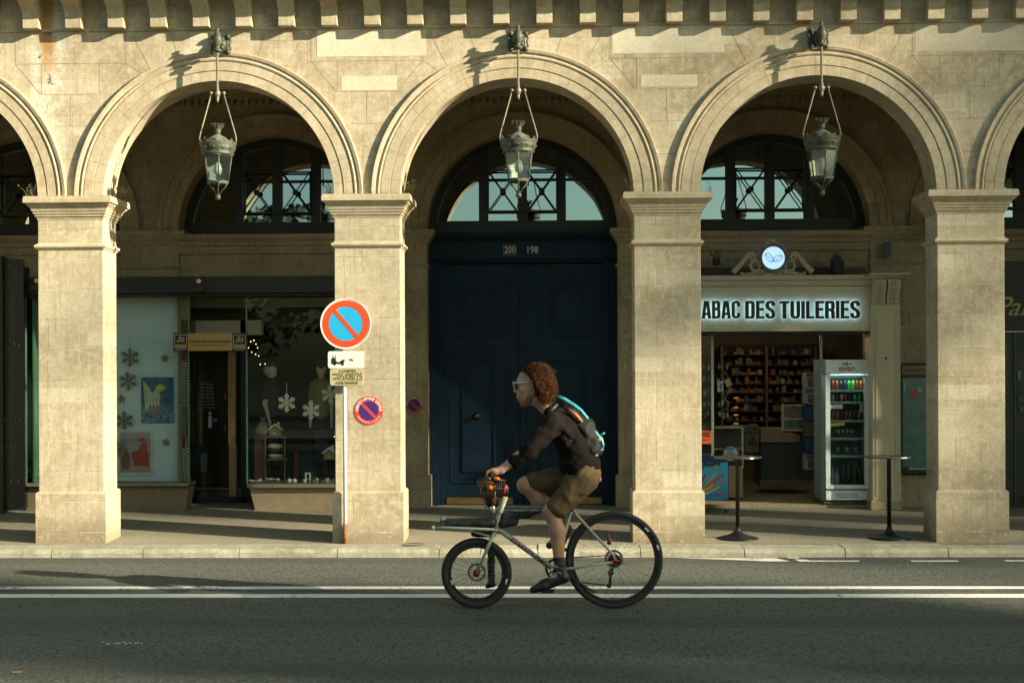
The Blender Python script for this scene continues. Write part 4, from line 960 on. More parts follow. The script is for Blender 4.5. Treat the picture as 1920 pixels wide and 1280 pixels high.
cloth('garment', 'red cloth strip hanging at the edge of the blue display panel', 'garment', 338, 346, 668, 900, 16.66, simple('red_cloth', (0.16, 0.025, 0.012), 0.8), 2, 0.006)
cloth('garment', 'black and white striped top hanging beside the shop entrance', 'garment', 340.5, 353, 676, 764, 16.60, st1, 2, 0.012)
cloth('garment', 'grey sweater hanging below the striped top', 'garment', 340, 355, 765, 822, 16.60, simple('grey_knit', (0.13, 0.125, 0.10), 0.85), 2, 0.015)
cloth('garment', 'zebra patterned scarf hanging near the window sill', 'garment', 341, 352, 838, 900, 16.60, st2, 2, 0.012)
cloth('garment', 'dim striped sweater behind the glass door', 'garment', 371, 403, 715, 768, 17.6, st3, 3, 0.02, 0.3)
cloth('garment', 'yellow scarf hanging inside the shop door', 'garment', 374, 379, 765, 835, 17.55, simple('yellow_cloth', (0.30, 0.19, 0.02), 0.8), 2, 0.01)
cloth('garment', 'pale blue trouser leg hanging low in the entrance', 'garment', 376, 388, 850, 885, 17.55, simple('pale_blue_cloth', (0.12, 0.17, 0.19), 0.8), 2, 0.01)
for px, py, lb in ((422, 742, 'upper'), (422, 803, 'lower')):
    p = W(px, py, 17.33); mb = MB(); mb.ydisc(p.x, p.z, 0.02, 17.335, 17.345, 14); pb(mb, px-0.8, px+0.8, py-8, py+8, 17.33, 17.34)
    tag(mb.build('door_sticker', simple('pink_sticker', (0.30, 0.03, 0.10), 0.5, emit=(0.5,0.05,0.25), estr=0.0)), f'{lb} small pink and blue sticker on the glass door', 'sticker')
mb = MB(); pb(mb, 399, 407, 784, 791, 17.34, 17.35); tag(mb.build('door_sticker', simple('blue_sticker', (0.03, 0.12, 0.40), 0.5)), 'small blue sticker beside the pale door handle', 'sticker')

# snowflakes and stars
def flake(px, py, rp, Y, mat, label, rot=0.0, thick=0.006, grp='snowflakes in the gift shop windows', string=0):
    c = W(px, py, Y); R = rp*Y/FPX; mb = MB(); w_ = R*0.075
    for k in range(6):
        a = PI/2+rot+k*PI/3; dx, dz = math.cos(a), math.sin(a); nx, nz = -dz, dx
        def bar(r0, r1, o0=0, o1=0, ww=w_):
            A = (c.x+dx*r0+nx*o0, c.z+dz*r0+nz*o0); B = (c.x+dx*r1+nx*o1, c.z+dz*r1+nz*o1); L = math.hypot(B[0]-A[0], B[1]-A[1]); px_, pz_ = -(B[1]-A[1])/L*ww, (B[0]-A[0])/L*ww
            mb.prism([(A[0]-px_, A[1]-pz_), (B[0]-px_, B[1]-pz_), (B[0]+px_, B[1]+pz_), (A[0]+px_, A[1]+pz_)], Y-thick/2, Y+thick/2)
        bar(0, R)
        for rr, ln in ((0.35, 0.22), (0.58, 0.30), (0.80, 0.16)):
            for s_ in (-1, 1): bar(R*rr, R*(rr+ln*0.62), 0, s_*R*ln*0.85, w_*0.9)
    if string: mb.tube([(c.x, Y, c.z+R), (c.x, Y, c.z+R+string*Y/FPX)], 0.0022, 4)
    return tag(mb.build('snowflake', mat), label, 'snowflake', grp)
gw = simple('grey_wire', (0.21, 0.21, 0.17), 0.5); wf = simple('white_felt', (0.62, 0.62, 0.52), 0.8, 0, 0.1, 40)
flake(243.5, 670, 18, 16.66, gw, 'topmost grey wire snowflake on the pale blue panel', 0, string=22)
flake(240, 714, 18, 16.66, gw, 'second grey wire snowflake on the pale blue panel, above the gold star', 0.1, string=8)
flake(233, 788, 18, 16.66, gw, 'grey wire snowflake just above the red figure poster', 0.0, string=22)
flake(222, 842, 16, 16.66, gw, 'grey wire snowflake beside the red figure poster, half behind the pier', 0.2)
flake(66, 868, 11, 16.66, gw, 'small grey snowflake in the narrow window left of the pier', 0.0)
flake(537.5, 755, 17.5, 16.55, wf, 'white snowflake hanging next to the dark dressed mannequin', 0, 0.012, string=20)
flake(583, 769.5, 17.5, 16.55, wf, 'white snowflake in the middle of the right window, lowest of three', 0.0, 0.012)
flake(619, 739, 17, 16.60, wf, 'white snowflake nearest the pier with the parking sign', 0.1, 0.012)
gs = simple('gold_card', (0.28, 0.16, 0.03), 0.5, 0.2)
def star(px, py, rp, Y, label, rot=0.0):
    c = W(px, py, Y); R = rp*Y/FPX
    pts = [(c.x+(R if i % 2 == 0 else R*0.45)*math.cos(PI/2+rot+i*PI/5), c.z+(R if i % 2 == 0 else R*0.45)*math.sin(PI/2+rot+i*PI/5)) for i in range(10)]
    mb = MB(); mb.prism(pts, Y-0.004, Y+0.004); tag(mb.build('gold_star', gs), label, 'star', 'gold stars in the gift shop window')
star(308.5, 672, 9.5, 16.69, 'gold star at the top right of the pale blue panel, above the blue poster')
star(227.5, 747.5, 9.5, 16.69, 'gold star at the edge of the pier, between two grey snowflakes', 0.1)
star(311.5, 829, 9.5, 16.69, 'gold star below the blue poster, right of the red figure poster', -0.1)
star(68.5, 850, 8.5, 16.66, 'gold star in the narrow window left of the pier', 0.15)
# posters (generic pictures)
def poster_mat(name, kind):
    m, t, n, l = nm(name); tc = N(t, 'ShaderNodeTexCoord').outputs['Generated']; g = noise(t, tc, 9, 5, 0.7); g2 = noise(t, tc, 3.2, 3)
    c = mixc(t, (0.006, 0.035, 0.11), (0.03, 0.17, 0.27), ramp(t, g, 0.35, 0.65)); sp = N(t, 'ShaderNodeSeparateXYZ'); l.new(tc, sp.inputs[0])
    lowm = ramp(t, math_(t, 'ADD', sp.outputs[2], math_(t, 'MULTIPLY', g2, 0.2)), 0.5, 0.38)
    c = mixc(t, c, (0.20, 0.30, 0.36), math_(t, 'MULTIPLY', lowm, ramp(t, g, 0.4, 0.6)))
    finish(t, c, 0.5); return m
a_, b_ = W(265, 793, 16.685), W(325, 707, 16.685); pw, ph = b_.x-a_.x, b_.z-a_.z
po = thing('poster', (a_.x, 16.69, a_.z), 'dark blue poster with a yellow patch on the pale blue panel', 'poster')
mb = MB(); mb.box(a_.x, b_.x, 16.682, 16.69, a_.z, b_.z); sh = mb.build('sheet', poster_mat('blue_poster_print', 0), po)
def blob(mb, ox, oz, wd, ht, pts, y): mb.prism([(ox+u*wd, oz+v*ht) for u, v in pts], y-0.0015, y+0.001)
mb = MB(); blob(mb, a_.x, a_.z, pw, ph, [(0.12,0.3),(0.2,0.28),(0.55,0.32),(0.60,0.6),(0.50,0.74),(0.34,0.66),(0.16,0.86),(0.06,0.92),(0.10,0.6)], 16.681); mb.build('pale_shape', simple('poster_pale', (0.40, 0.42, 0.30), 0.6, 0, 0.3, 12), sh)
mb = MB(); blob(mb, a_.x, a_.z, pw, ph, [(0.42,0.72),(0.55,0.68),(0.74,0.72),(0.75,0.80),(0.60,0.86),(0.48,0.80)], 16.679); mb.build('yellow_shape', simple('poster_yellow', (0.42, 0.46, 0.05), 0.6, 0, 0.3, 12), sh)
mb = MB(); blob(mb, a_.x, a_.z, pw, ph, [(0.18,0.22),(0.58,0.20),(0.55,0.29),(0.25,0.30)], 16.679); mb.build('pink_shape', simple('poster_pink', (0.35, 0.15, 0.18), 0.6, 0, 0.3, 12), sh)
mb = MB()
for u in (0.25, 0.36, 0.47): blob(mb, a_.x, a_.z, pw, ph, [(u,0.31),(u+0.06,0.31),(u+0.05,0.38),(u+0.02,0.40)], 16.678)
mb.build('dark_marks', S_black, sh)
a_, b_ = W(221, 891, 16.685), W(286, 808, 16.685); pw, ph = b_.x-a_.x, b_.z-a_.z
po = thing('poster', (a_.x, 16.69, a_.z), 'white bordered poster of a red dress shape on lilac, above the sill', 'poster')
mb = MB(); mb.box(a_.x, b_.x, 16.682, 16.69, a_.z, b_.z); sh = mb.build('sheet', simple('poster_white', (0.55, 0.55, 0.50), 0.6), po)
mb = MB(); blob(mb, a_.x, a_.z, pw, ph, [(0.06,0.07),(0.95,0.07),(0.95,0.98),(0.06,0.98)], 16.681); mb.build('lilac_field', simple('poster_lilac', (0.28, 0.25, 0.27), 0.6), sh)
mb = MB(); blob(mb, a_.x, a_.z, pw, ph, [(0.06,0.07),(0.95,0.07),(0.95,0.22),(0.06,0.20)], 16.679); mb.build('tan_field', simple('poster_tan', (0.33, 0.25, 0.17), 0.6), sh)
mb = MB(); blob(mb, a_.x, a_.z, pw, ph, [(0.45,0.22),(0.88,0.21),(0.90,0.45),(0.84,0.58),(0.86,0.70),(0.76,0.74),(0.66,0.70),(0.60,0.58),(0.40,0.52),(0.38,0.44),(0.45,0.38)], 16.677)
blob(mb, a_.x, a_.z, pw, ph, [(0.60,0.80),(0.66,0.86),(0.76,0.86),(0.80,0.79),(0.70,0.75),(0.63,0.76)], 16.677); mb.build('red_shape', simple('poster_red', (0.36, 0.035, 0.02), 0.6), sh)
mb = MB(); blob(mb, a_.x, a_.z, pw, ph, [(0.12,0.16),(0.30,0.14),(0.38,0.3),(0.34,0.46),(0.26,0.60),(0.18,0.62),(0.20,0.5),(0.10,0.36)], 16.677); mb.build('brown_shape', simple('poster_brown', (0.14, 0.08, 0.04), 0.6, 0, 0.5, 20), sh)
# little snow houses
def toy_house(px, py, s_, Y, label):
    c = W(px, py, Y); k = s_*Y/FPX; t = thing('toy_house', (c.x, Y, c.z), label, 'ornament', 'snow covered toy houses in the gift shop')
    mb = MB(); mb.prism([(c.x-0.42*k, c.z), (c.x+0.42*k, c.z), (c.x+0.42*k, c.z+0.5*k), (c.x, c.z+0.85*k), (c.x-0.42*k, c.z+0.5*k)], Y, Y+0.1); mb.build('walls', simple('toy_brick', (0.22, 0.17, 0.09), 0.8, 0, 0.3, 60), t)
    mb = MB()
    for s2 in (-1, 1): mb.prism([(c.x, c.z+0.98*k), (c.x+s2*0.56*k, c.z+0.52*k), (c.x+s2*0.56*k, c.z+0.42*k), (c.x, c.z+0.84*k)], Y-0.015, Y+0.12)
    mb.box(c.x+0.18*k, c.x+0.30*k, Y+0.02, Y+0.06, c.z+0.7*k, c.z+1.1*k); mb.build('snowy_roof', simple('toy_snow', (0.60, 0.60, 0.52), 0.8), t)
    mb = MB(); mb.box(c.x-0.1*k, c.x+0.1*k, Y-0.004, Y, c.z+0.02*k, c.z+0.36*k); mb.build('door', simple('toy_door', (0.35, 0.26, 0.10), 0.6), t)
toy_house(515.5, 817, 24, 16.9, 'toy house with snowy roof standing on the shelf unit')
toy_house(617, 861, 24, 16.95, 'toy house with snowy roof at the right edge of the window')
toy_house(67, 904, 20, 16.60, 'toy house with snowy roof in the narrow window left of the pier')
# shelf unit with folded knitwear
su = thing('shelf_unit', (WX(515, 16.9), 16.9, WZ(905, 16.9)), 'dark shelf unit with thin frame in the right display window', 'shelf unit')
mb = MB()
for px in (496.5, 533): pb(mb, px, px+1.4, 818, 906, 16.86, 16.88)
for py in (818, 861, 904): pb(mb, 496.5, 534.4, py, py+2, 16.86, 17.1)
mb.build('frame', simple('shelf_wood', (0.14, 0.09, 0.04), 0.6), su)
mb = MB(); pb(mb, 477, 496, 819, 906, 16.88, 17.1); mb.build('side_panel', simple('maroon_panel', (0.055, 0.014, 0.012), 0.6), su)
def folded(px, py, wpx, hpx, Y, col, label):
    c = W(px, py, Y); mb = MB(); mb.ball((c.x, Y, c.z), wpx*Y/FPX/2, 18, 12, sc_=(1, 0.6, hpx/wpx)); tag(mb.build('folded_hat', simple('knit_'+label[:5], col, 0.9, 0, 0.15, 70, 0.4)), label, 'hat', 'knitted hats on the shelf unit')
folded(515, 836, 29, 11, 16.95, (0.46, 0.43, 0.34), 'cream knitted hat on the upper shelf under the toy house')
folded(515, 845, 24, 6, 16.95, (0.03, 0.035, 0.03), 'black folded hat beneath the cream hat')
folded(516, 854, 29, 8, 16.95, (0.44, 0.41, 0.33), 'cream folded hat lying just above the middle shelf')
folded(518, 859, 26, 6, 16.93, (0.20, 0.18, 0.14), 'ribbed grey hat resting on the middle shelf')
# cups, jars and small boxes along the sill
rg = random.Random(9); cupc = [(0.30,0.32,0.26),(0.06,0.13,0.12),(0.10,0.05,0.06),(0.14,0.20,0.22),(0.06,0.09,0.08),(0.16,0.06,0.08),(0.26,0.25,0.20)]
cupn = ['pale', 'dark green', 'maroon', 'blue grey', 'near black', 'dark red', 'cream', 'pink', 'grey green', 'violet']
cupl = [(0.34,0.34,0.28),(0.04,0.12,0.09),(0.10,0.03,0.03),(0.14,0.20,0.24),(0.03,0.03,0.03),(0.16,0.03,0.03),(0.40,0.37,0.28),(0.30,0.12,0.16),(0.10,0.14,0.10),(0.12,0.08,0.18)]
for i, px in enumerate((571, 580.5, 587, 593.5, 602, 608, 613.5, 619, 624.5, 630)):
    Y = 16.62; p = W(px, 906.5, Y); h = rg.uniform(7, 12)*Y/FPX; r_ = 4.2*Y/FPX; mb = MB()
    mb.lathe([(r_*0.92, p.z), (r_, p.z+h*0.1), (r_, p.z+h*0.95), (r_*0.9, p.z+h), (r_*0.85, p.z+h*0.5), (0.001, p.z+h*0.4)], (p.x, Y), 16)
    mb.tube([(p.x+r_, Y, p.z+h*0.8), (p.x+r_*1.4, Y, p.z+h*0.6), (p.x+r_, Y, p.z+h*0.25)], 0.003, 5)
    tag(mb.build('souvenir_cup', simple('cup_glaze', cupl[i], 0.3, 0, 0.1, 30)), f'small {cupn[i]} souvenir cup on the sill of the right window', 'cup', 'souvenir cups on the window sill')
for i, (px, s_) in enumerate(((542, 9), (551.5, 9))):
    p = W(px, 901, 16.60); mb = MB(); mb.ball((p.x, 16.62, p.z), s_/2*16.6/FPX, 16, 12); tag(mb.build('snow_globe', simple('white_ball', (0.55, 0.56, 0.50), 0.3)), ['white ball ornament on the sill, nearer the shelf unit', 'white ball ornament on the sill, nearer the cups'][i], 'ornament', 'white balls on the sill')
mb = MB(); a_ = WX(573, 16.7); 
pb(mb, 572, 582, 886, 888, 16.68, 16.70); pb(mb, 572, 574, 888, 897, 16.68, 16.70); pb(mb, 580, 582, 888, 897, 16.68, 16.70); pb(mb, 572, 582, 897, 899, 16.68, 16.70)
tag(mb.build('picture_frame', wf), 'tiny white picture frame standing behind the cups', 'picture frame')
mb = MB(); pb(mb, 580, 593, 891, 899, 16.74, 16.78); tag(mb.build('gift_box', simple('dark_gift_box', (0.06, 0.05, 0.04), 0.5)), 'dark gift box with a light top behind the cups', 'box')
cloth('scarf', 'long red scarf hanging behind the white snowflakes', 'scarf', 551, 558, 847, 904, 17.15, simple('red_scarf', (0.22, 0.02, 0.02), 0.8), 2, 0.01)
mb = MB(); p = W(570, 880, 17.3); mb.ball((p.x, 17.3, p.z), 0.19, 20, 14, sc_=(1, 0.6, 1.15)); tag(mb.build('rucksack', simple('navy_cloth', (0.012, 0.018, 0.028), 0.8)), 'navy rucksack at the back of the right display window', 'rucksack')
for i, (px, py, s_) in enumerate(((475, 903, 9), (485, 902, 11), (508, 899, 16))):
    p = W(px, py, 16.62); mb = MB(); r = random.Random(i)
    for k in range(9): mb.ball((p.x+r.gauss(0, s_*0.0022), 16.62+r.gauss(0, .02), p.z+abs(r.gauss(0, .008))), 0.018, 8, 6, sc_=(1.3, 1, r.uniform(0.4, 0.9)))
    tag(mb.build('cloth_ornament', simple('ornament_cloth', (0.40, 0.38, 0.33), 0.8, 0, 0.4, 40)), ['small crumpled white cloth at the left end of the sill', 'larger crumpled white cloth on the sill left of the shelf unit', 'mottled cloth toy on the sill in front of the shelf unit'][i], 'ornament')
# cellophane gift bag beside the shelf house
p = W(492, 818, 16.95); mb = MB(); r = random.Random(4)
mb.lathe([(0.05, p.z), (0.085, p.z+0.04), (0.09, p.z+0.1), (0.05, p.z+0.16), (0.02, p.z+0.18), (0.045, p.z+0.23), (0.02, p.z+0.235)], (p.x, 16.98), 9, sm=False)
tag(mb.build('gift_bag', simple('cellophane', (0.16, 0.15, 0.09), 0.15, 0, 0.5, 30)), 'shiny tied gift bag on top of the shelf unit', 'gift bag')
# string of warm fairy lights
for i, (px, py) in enumerate(((470, 640), (476, 638), (483, 652), (479, 664), (472, 660), (466, 652), (485, 667), (488, 683), (616, 833), (627, 818), (497, 682), (480, 645))):
    p = W(px, py, 17.5); mb = MB(); mb.ball((p.x, 17.5, p.z), 0.0055, 8, 6)
    tag(mb.build('fairy_light', simple('warm_led', (0.9, 0.6, 0.3), 0.3, emit=(1.0, 0.62, 0.28), estr=2.2)), 'tiny warm fairy light glowing in the dark right shop window', 'fairy light', 'fairy lights in the dark window')
# ================================================================== dark shutter panel at the far left
sh = thing('folding_shutter', (WX(25, 16.3), 16.3, pz(16.3)), 'dark folded shutter panel standing against the wall at the far left', 'shutter')
shm = simple('shutter_paint', (0.048, 0.044, 0.026), 0.55, 0, 0.2, 6)
mb = MB(); a = [qx(9, 483, 16.3), qx(43, 487, 16.3), qx(44, 950, 16.3), qx(5, 960, 16.3)]; mb.prism(a, 16.28, 16.34); mb.build('leaf', shm, sh)
mb = MB(); a = [qx(36, 485, 16.26), qx(45, 488, 16.26), qx(47, 950, 16.26), qx(34, 953, 16.26)]; mb.prism(a, 16.24, 16.275); mb.build('leaf', simple('shutter_edge', (0.02, 0.02, 0.013), 0.5), sh)
mb = MB(); pb(mb, -60, 4, 480, 965, 16.2, 16.3); mb.build('leaf', dk, sh)
mb = MB()
for px, py in ((6, 643), (26, 642), (27, 645), (36, 646), (7, 785), (29, 785), (37, 786), (20, 902), (35, 901), (35, 905), (18, 497), (21, 835)):
    p = W(px, py, 16.235); mb.ball((p.x, 16.235, p.z), 0.007, 8, 6)
mb.build('fixing_studs', simple('bright_stud', (0.7, 0.7, 0.65), 0.25, 0.8), sh)
mb = MB(); pb(mb, 28, 46, 500, 548, GY-0.05, GY+0.1); pb(mb, 36, 46, 548, 950, GY, GY+0.3); mb.build('end_post', dk, shop)
# ================================================================== tobacconist
TY = 16.46
cr = simple('cream_shop_paint', (0.46, 0.415, 0.28), 0.55, 0, 0.06, 10, grime=0.15)
tob = thing('tobacconist_front', (WX(1480, TY), TY, pz(TY)), 'cream painted tobacconist shop front with glowing letters', 'shop front')
TL = WX(1256, TY)
mb = MB(); pb(mb, 1256, 1632, 536, 622, TY, YB+0.2); bd = mb.build('sign_board', cr, tob, 0.003)
mb = MB(); b = W(1632, 517, TY); zz = [WZ(p, TY, 1449) for p in (517, 520, 524, 527, 530, 533, 536)]
mb.prismx([(YB, zz[0]), (TY-0.10, zz[0]), (TY-0.10, zz[1]), (TY-0.06, zz[2]), (TY-0.035, zz[3]), (TY-0.05, zz[3]-0.001), (TY-0.05, zz[4]), (TY-0.02, zz[5]), (TY-0.02, zz[6]+0.0), (YB, zz[6])], TL, b.x)
mb.build('cornice', cr, tob)
mb = MB(); pb(mb, 1256, 1632, 622.5, 627, TY+0.05, YB+0.2); mb.build('shutter_slot', dk, tob)
# backlit letters
letm = simple('bronze_letter', (0.035, 0.030, 0.016), 0.35, 0.4, 0.4, 6)
halo = simple('letter_backlight', (0.4, 0.6, 0.8), 0.5, emit=(0.42, 0.72, 1.0), estr=1.4)
def rpath(pts, r, closed=False, n=5):
    out = [pts[0]]
    for i in range(1, len(pts)-1):
        p0, p1, p2 = Vector(pts[i-1]), Vector(pts[i]), Vector(pts[i+1]); a = p1+(p0-p1).normalized()*min(r, (p0-p1).length*0.5); b = p1+(p2-p1).normalized()*min(r, (p2-p1).length*0.5)
        for k in range(n+1): t_ = k/n; q_ = a*(1-t_)**2+p1*2*t_*(1-t_)+b*t_*t_; out.append((q_.x, q_.y))
    out.append(pts[-1]); ded = [out[0]]
    for q_ in out[1:]:
        if (Vector(q_)-Vector(ded[-1])).length > 0.012: ded.append(q_)
    return ded
def stroke(mb, pts, tx, tz, f, y0, y1):
    """a flat band of width tx across / tz up along a polyline, mapped by f and given thickness"""
    n = len(pts); L = []; Rr = []
    for i in range(n):
        d0 = (Vector(pts[i])-Vector(pts[i-1])).normalized() if i else None; d1 = (Vector(pts[i+1])-Vector(pts[i])).normalized() if i < n-1 else None
        d = (d0+d1).normalized() if d0 is not None and d1 is not None else (d0 if d0 is not None else d1)
        k = 1.0/max(0.5, (d.dot(d1) if d1 is not None else 1.0)); nx, nz = -d.y, d.x
        L.append(f(pts[i][0]+nx*tx/2*k, pts[i][1]+nz*tz/2*k)); Rr.append(f(pts[i][0]-nx*tx/2*k, pts[i][1]-nz*tz/2*k))
    for i in range(n-1): mb.prism([L[i], L[i+1], Rr[i+1], Rr[i]], y0, y1)
tX = 0.185; tZ = 0.15; wG = 0.50
def glyph(ch):
    a, c, l, r, lo, hi = tX/2, wG/2, tX/2, wG-tX/2, tZ/2, 1-tZ/2
    if ch == 'T': return wG*1.0, [[(0, hi), (wG, hi)], [(c, 0), (c, hi-tZ/2)]]
    if ch == 'I': return tX, [[(a, 0), (a, 1)]]
    if ch == 'L': return wG*0.86, [[(a, 0), (a, 1)], [(tX, lo), (wG*0.86, lo)]]
    if ch == 'E': return wG*0.88, [[(a, 0), (a, 1)], [(tX, lo), (wG*0.88, lo)], [(tX, 0.52), (wG*0.80, 0.52)], [(tX, hi), (wG*0.88, hi)]]
    if ch == 'U': return wG, [rpath([(l, 1), (l, lo), (r, lo), (r, 1)], 0.17)]
    if ch == 'D': return wG, [[(a, 0), (a, 1)], rpath([(tX, lo), (r, lo), (r, hi), (tX, hi)], 0.17)]
    if ch == 'B': return wG, [[(a, 0), (a, 1)], rpath([(tX, lo), (r, lo), (r, 0.53), (tX, 0.53)], 0.13), rpath([(tX, 0.54), (r-0.02, 0.54), (r-0.02, hi), (tX, hi)], 0.13)]
    if ch == 'R': return wG, [[(a, 0), (a, 1)], rpath([(tX, 0.50), (r, 0.50), (r, hi), (tX, hi)], 0.14), rpath([(c-0.02, 0.50), (r-0.01, 0.44), (r+0.01, 0.0)], 0.1)]
    if ch == 'C': return wG, [rpath([(r, 0.33), (r, lo), (l, lo), (l, hi), (r, hi), (r, 0.67)], 0.17)]
    if ch == 'S': return wG, [rpath([(l, 0.30), (l, lo), (r, lo), (r, 0.42), (l, 0.60), (l, hi), (r, hi), (r, 0.71)], 0.16)]
    if ch == 'A': return wG*1.08, [[(tX*0.45, 0), (wG*0.54-0.055, 1)], [(wG*1.08-tX*0.45, 0), (wG*0.54+0.055, 1)], [(tX*0.8, 0.27), (wG*1.08-tX*0.8, 0.27)]]
def condensed(mb, word, px0, px1, py0, py1, Y, depth):
    gl = [glyph(c_) for c_ in word]; gap = 0.055; tot = sum(g_[0] for g_ in gl)+gap*(len(gl)-1); A_ = W(px0, py1, Y); B_ = W(px1, py0, Y); sx = (B_.x-A_.x)/tot; sz = B_.z-A_.z; x = 0
    for wd, strokes in gl:
        for k, st in enumerate(strokes): stroke(mb, st, tX, tZ, lambda u, v, x=x: (A_.x+(x+u)*sx, A_.z+v*sz), Y-depth-0.0006*k, Y-0.0006*k)
        x += wd+gap
for s_, a, b2 in (('TABAC', 1298, 1387.5), ('DES', 1397, 1453), ('TUILERIES', 1461.5, 1612)):
    mb = MB(); condensed(mb, s_, a, b2, 563.5, 598, TY-0.045, 0.022); mb.build('lettering', letm, bd)
    mb = MB(); condensed(mb, s_, a, b2, 563.3, 598.2, TY-0.030, 0.006); mb.build('letter_backlight', halo, bd)
# pilaster of the shop front
PYs = 16.42
def tpil(px0, px1):
    mb = MB(); pb(mb, px0, px1, 571, 940, PYs, YB+0.0); p = mb.build('shop_pilaster', cr, tob, 0.003)
    mb = MB(); 
    a, b = W(px0+8, 930, PYs), W(px1-8, 588, PYs); frame_panel(mb, a.x, b.x, a.z, b.z, PYs, 0.012, 0.008)
    a, b = W(px0+3, 936, PYs), W(px1-3, 581, PYs); frame_panel(mb, a.x, b.x, a.z, b.z, PYs, 0.007, 0.006)
    pb(mb, px0+6, px1-8, 665, 667, PYs-0.004, PYs+0.01); pb(mb, px0+6, px1-8, 676, 678, PYs-0.004, PYs+0.01)
    mb.build('panel_moulding', cr, p)
    mb = MB(); q = W((px0+px1)/2-0.5, 671.5, PYs); mb.ydisc(q.x, q.z, 0.014, PYs-0.009, PYs-0.003, 14); mb.build('peg', S_black, p)
    mb = MB(); pb(mb, px0-2, px1+4, 940, 956, PYs-0.03, YB); mb.build('stone_block', M['inner'], p, 0.004)
    mb = MB(); a = W(px0-1, 571, PYs); b = W(px1-1, 523, PYs)
    mb.box(a.x, b.x, PYs+0.03, YB, a.z, b.z)
    mb2 = mb; n = 2; wd = (b.x-a.x)
    for k in range(n):
        xx0 = a.x+wd*(0.03+0.5*k); xx1 = xx0+wd*0.44; H = b.z-a.z
        prof = [(PYs+0.03, a.z), (PYs-0.005, a.z), (PYs-0.02, a.z+0.02), (PYs-0.015, a.z+H*0.2), (PYs-0.03, a.z+H*0.3), (PYs-0.06, a.z+H*0.5), (PYs-0.09, a.z+H*0.72), (PYs-0.095, a.z+H*0.86), (PYs-0.08, a.z+H*0.97), (PYs+0.03, b.z)]
        mb.prismx(prof, xx0, xx1)
        for j, (zz_, rr, yy) in enumerate(((0.82, 0.034, 0.098), (0.62, 0.030, 0.082), (0.44, 0.026, 0.058), (0.26, 0.022, 0.034), (0.12, 0.030, 0.024))):
            for s_ in (-1, 1): mb.ball(((xx0+xx1)/2+s_*0.022, PYs-yy, a.z+H*zz_), rr*0.62, 10, 7)
            mb.torus(((xx0+xx1)/2, PYs-yy-0.008, a.z+H*zz_), rr*0.7, 0.006, 16, 6)
    mb.build('console_brackets', cr, p)
    mb = MB(); a = W(px0-8, 523, PYs); b = W(px1+14, 513, PYs)
    mb.frustum(a.x+0.05, b.x-0.07, PYs-0.07, YB, a.z-0.005, a.x, b.x, PYs-0.15, YB, b.z-0.018); mb.box(a.x, b.x, PYs-0.15, YB, b.z-0.0175, b.z)
    mb.build('capital', cr, p)
tpil(1635, 1688)
# crest with the round sign
crest = thing('sign_crest', (WX(1449, TY), TY, WZ(517, TY)), 'carved scroll crest holding a round lit coffee bean sign', 'shop sign')
mb = MB(); cc = W(1449, 484, TY-0.03); K = TY/FPX
Y0c, Y1c = TY-0.05, TY+0.02
for s_ in (-1, 1):
    pts = [(74, 516), (66, 508), (56, 496), (48, 485), (42, 480), (36, 480), (33, 484), (36, 487)]
    P3 = [Vector((cc.x+s_*u*K, TY-0.02, CAM_H+(HORZ-v+0.0042*489)*K)) for u, v in pts]
    sm = []
    for i in range(len(P3)-1):
        for q_ in range(4): sm.append(P3[i].lerp(P3[i+1], q_/4))
    sm.append(P3[-1]); mb.tube(sm, [0.036 - 0.019*i/len(sm) for i in range(len(sm))], 10)
    mb.torus((cc.x+s_*37*K, TY-0.035, cc.z+1*K), 0.030, 0.013, 20, 8)
    mb.torus((cc.x+s_*32*K, TY-0.02, cc.z-14*K), 0.055, 0.016, 20, 8)
    for u, v, r_ in ((22, -26, .03), (30, -29, .024), (40, -29, .026), (50, -30, .022), (12, -30, .03), (58, -28, .02), (18, 22, .014), (22, 16, .013), (25, 6, .012), (26, -4, .014)): mb.ball((cc.x+s_*u*K, TY-0.03, cc.z+v*K), r_, 9, 7, sc_=(1.3, 0.8, 0.9))
mb.prism([(cc.x+u*K, cc.z+v*K) for u, v in ((-64,-33.5),(64,-33.5),(48,-27),(30,-22),(15,-20),(-15,-20),(-30,-22),(-48,-27))], TY-0.03, TY+0.02)
for u, v, r_ in ((0, 30, .03), (-9, 27, .026), (9, 27, .026), (-4, 33, .02), (4, 33, .02)): mb.ball((cc.x+u*K, TY-0.03, cc.z+v*K), r_, 9, 7)
mb.build('scrollwork', cr, crest)
mb = MB(); mb.yring(cc.x, cc.z, 21*K, 26*K, TY-0.085, TY+0.02, 40); mb.build('bezel', simple('bezel_grey', (0.12, 0.12, 0.11), 0.4), crest)
mb = MB(); mb.ydisc(cc.x, cc.z, 21.2*K, TY-0.075, TY+0.01, 40); ld = mb.build('lit_disc', simple('lit_disc', (0.5, 0.7, 0.9), 0.4, emit=(0.42, 0.68, 1.0), estr=0.42), crest)
mb = MB()
for cx_, cz_, ang, ra, rb_ in ((-7.5, 0.5, -50, 10, 5), (8.5, -1, 30, 9, 5)):
    a_ = math.radians(ang); pts = []
    for i in range(25):
        t_ = 2*PI*i/24; u = ra*math.cos(t_); v = rb_*math.sin(t_); pts.append((cc.x+(cx_+u*math.cos(a_)-v*math.sin(a_))*K, TY-0.078, cc.z+(cz_+u*math.sin(a_)+v*math.cos(a_))*K))
    mb.tube(pts, 0.0032, 5)
    pts = []
    for i in range(9):
        u = ra*(i/4-1)*0.97; v = 1.6*math.sin((i/4-1)*PI)*0.8; pts.append((cc.x+(cx_+u*math.cos(a_)-v*math.sin(a_))*K, TY-0.078, cc.z+(cz_+u*math.sin(a_)+v*math.cos(a_))*K))
    mb.tube(pts, 0.0028, 5)
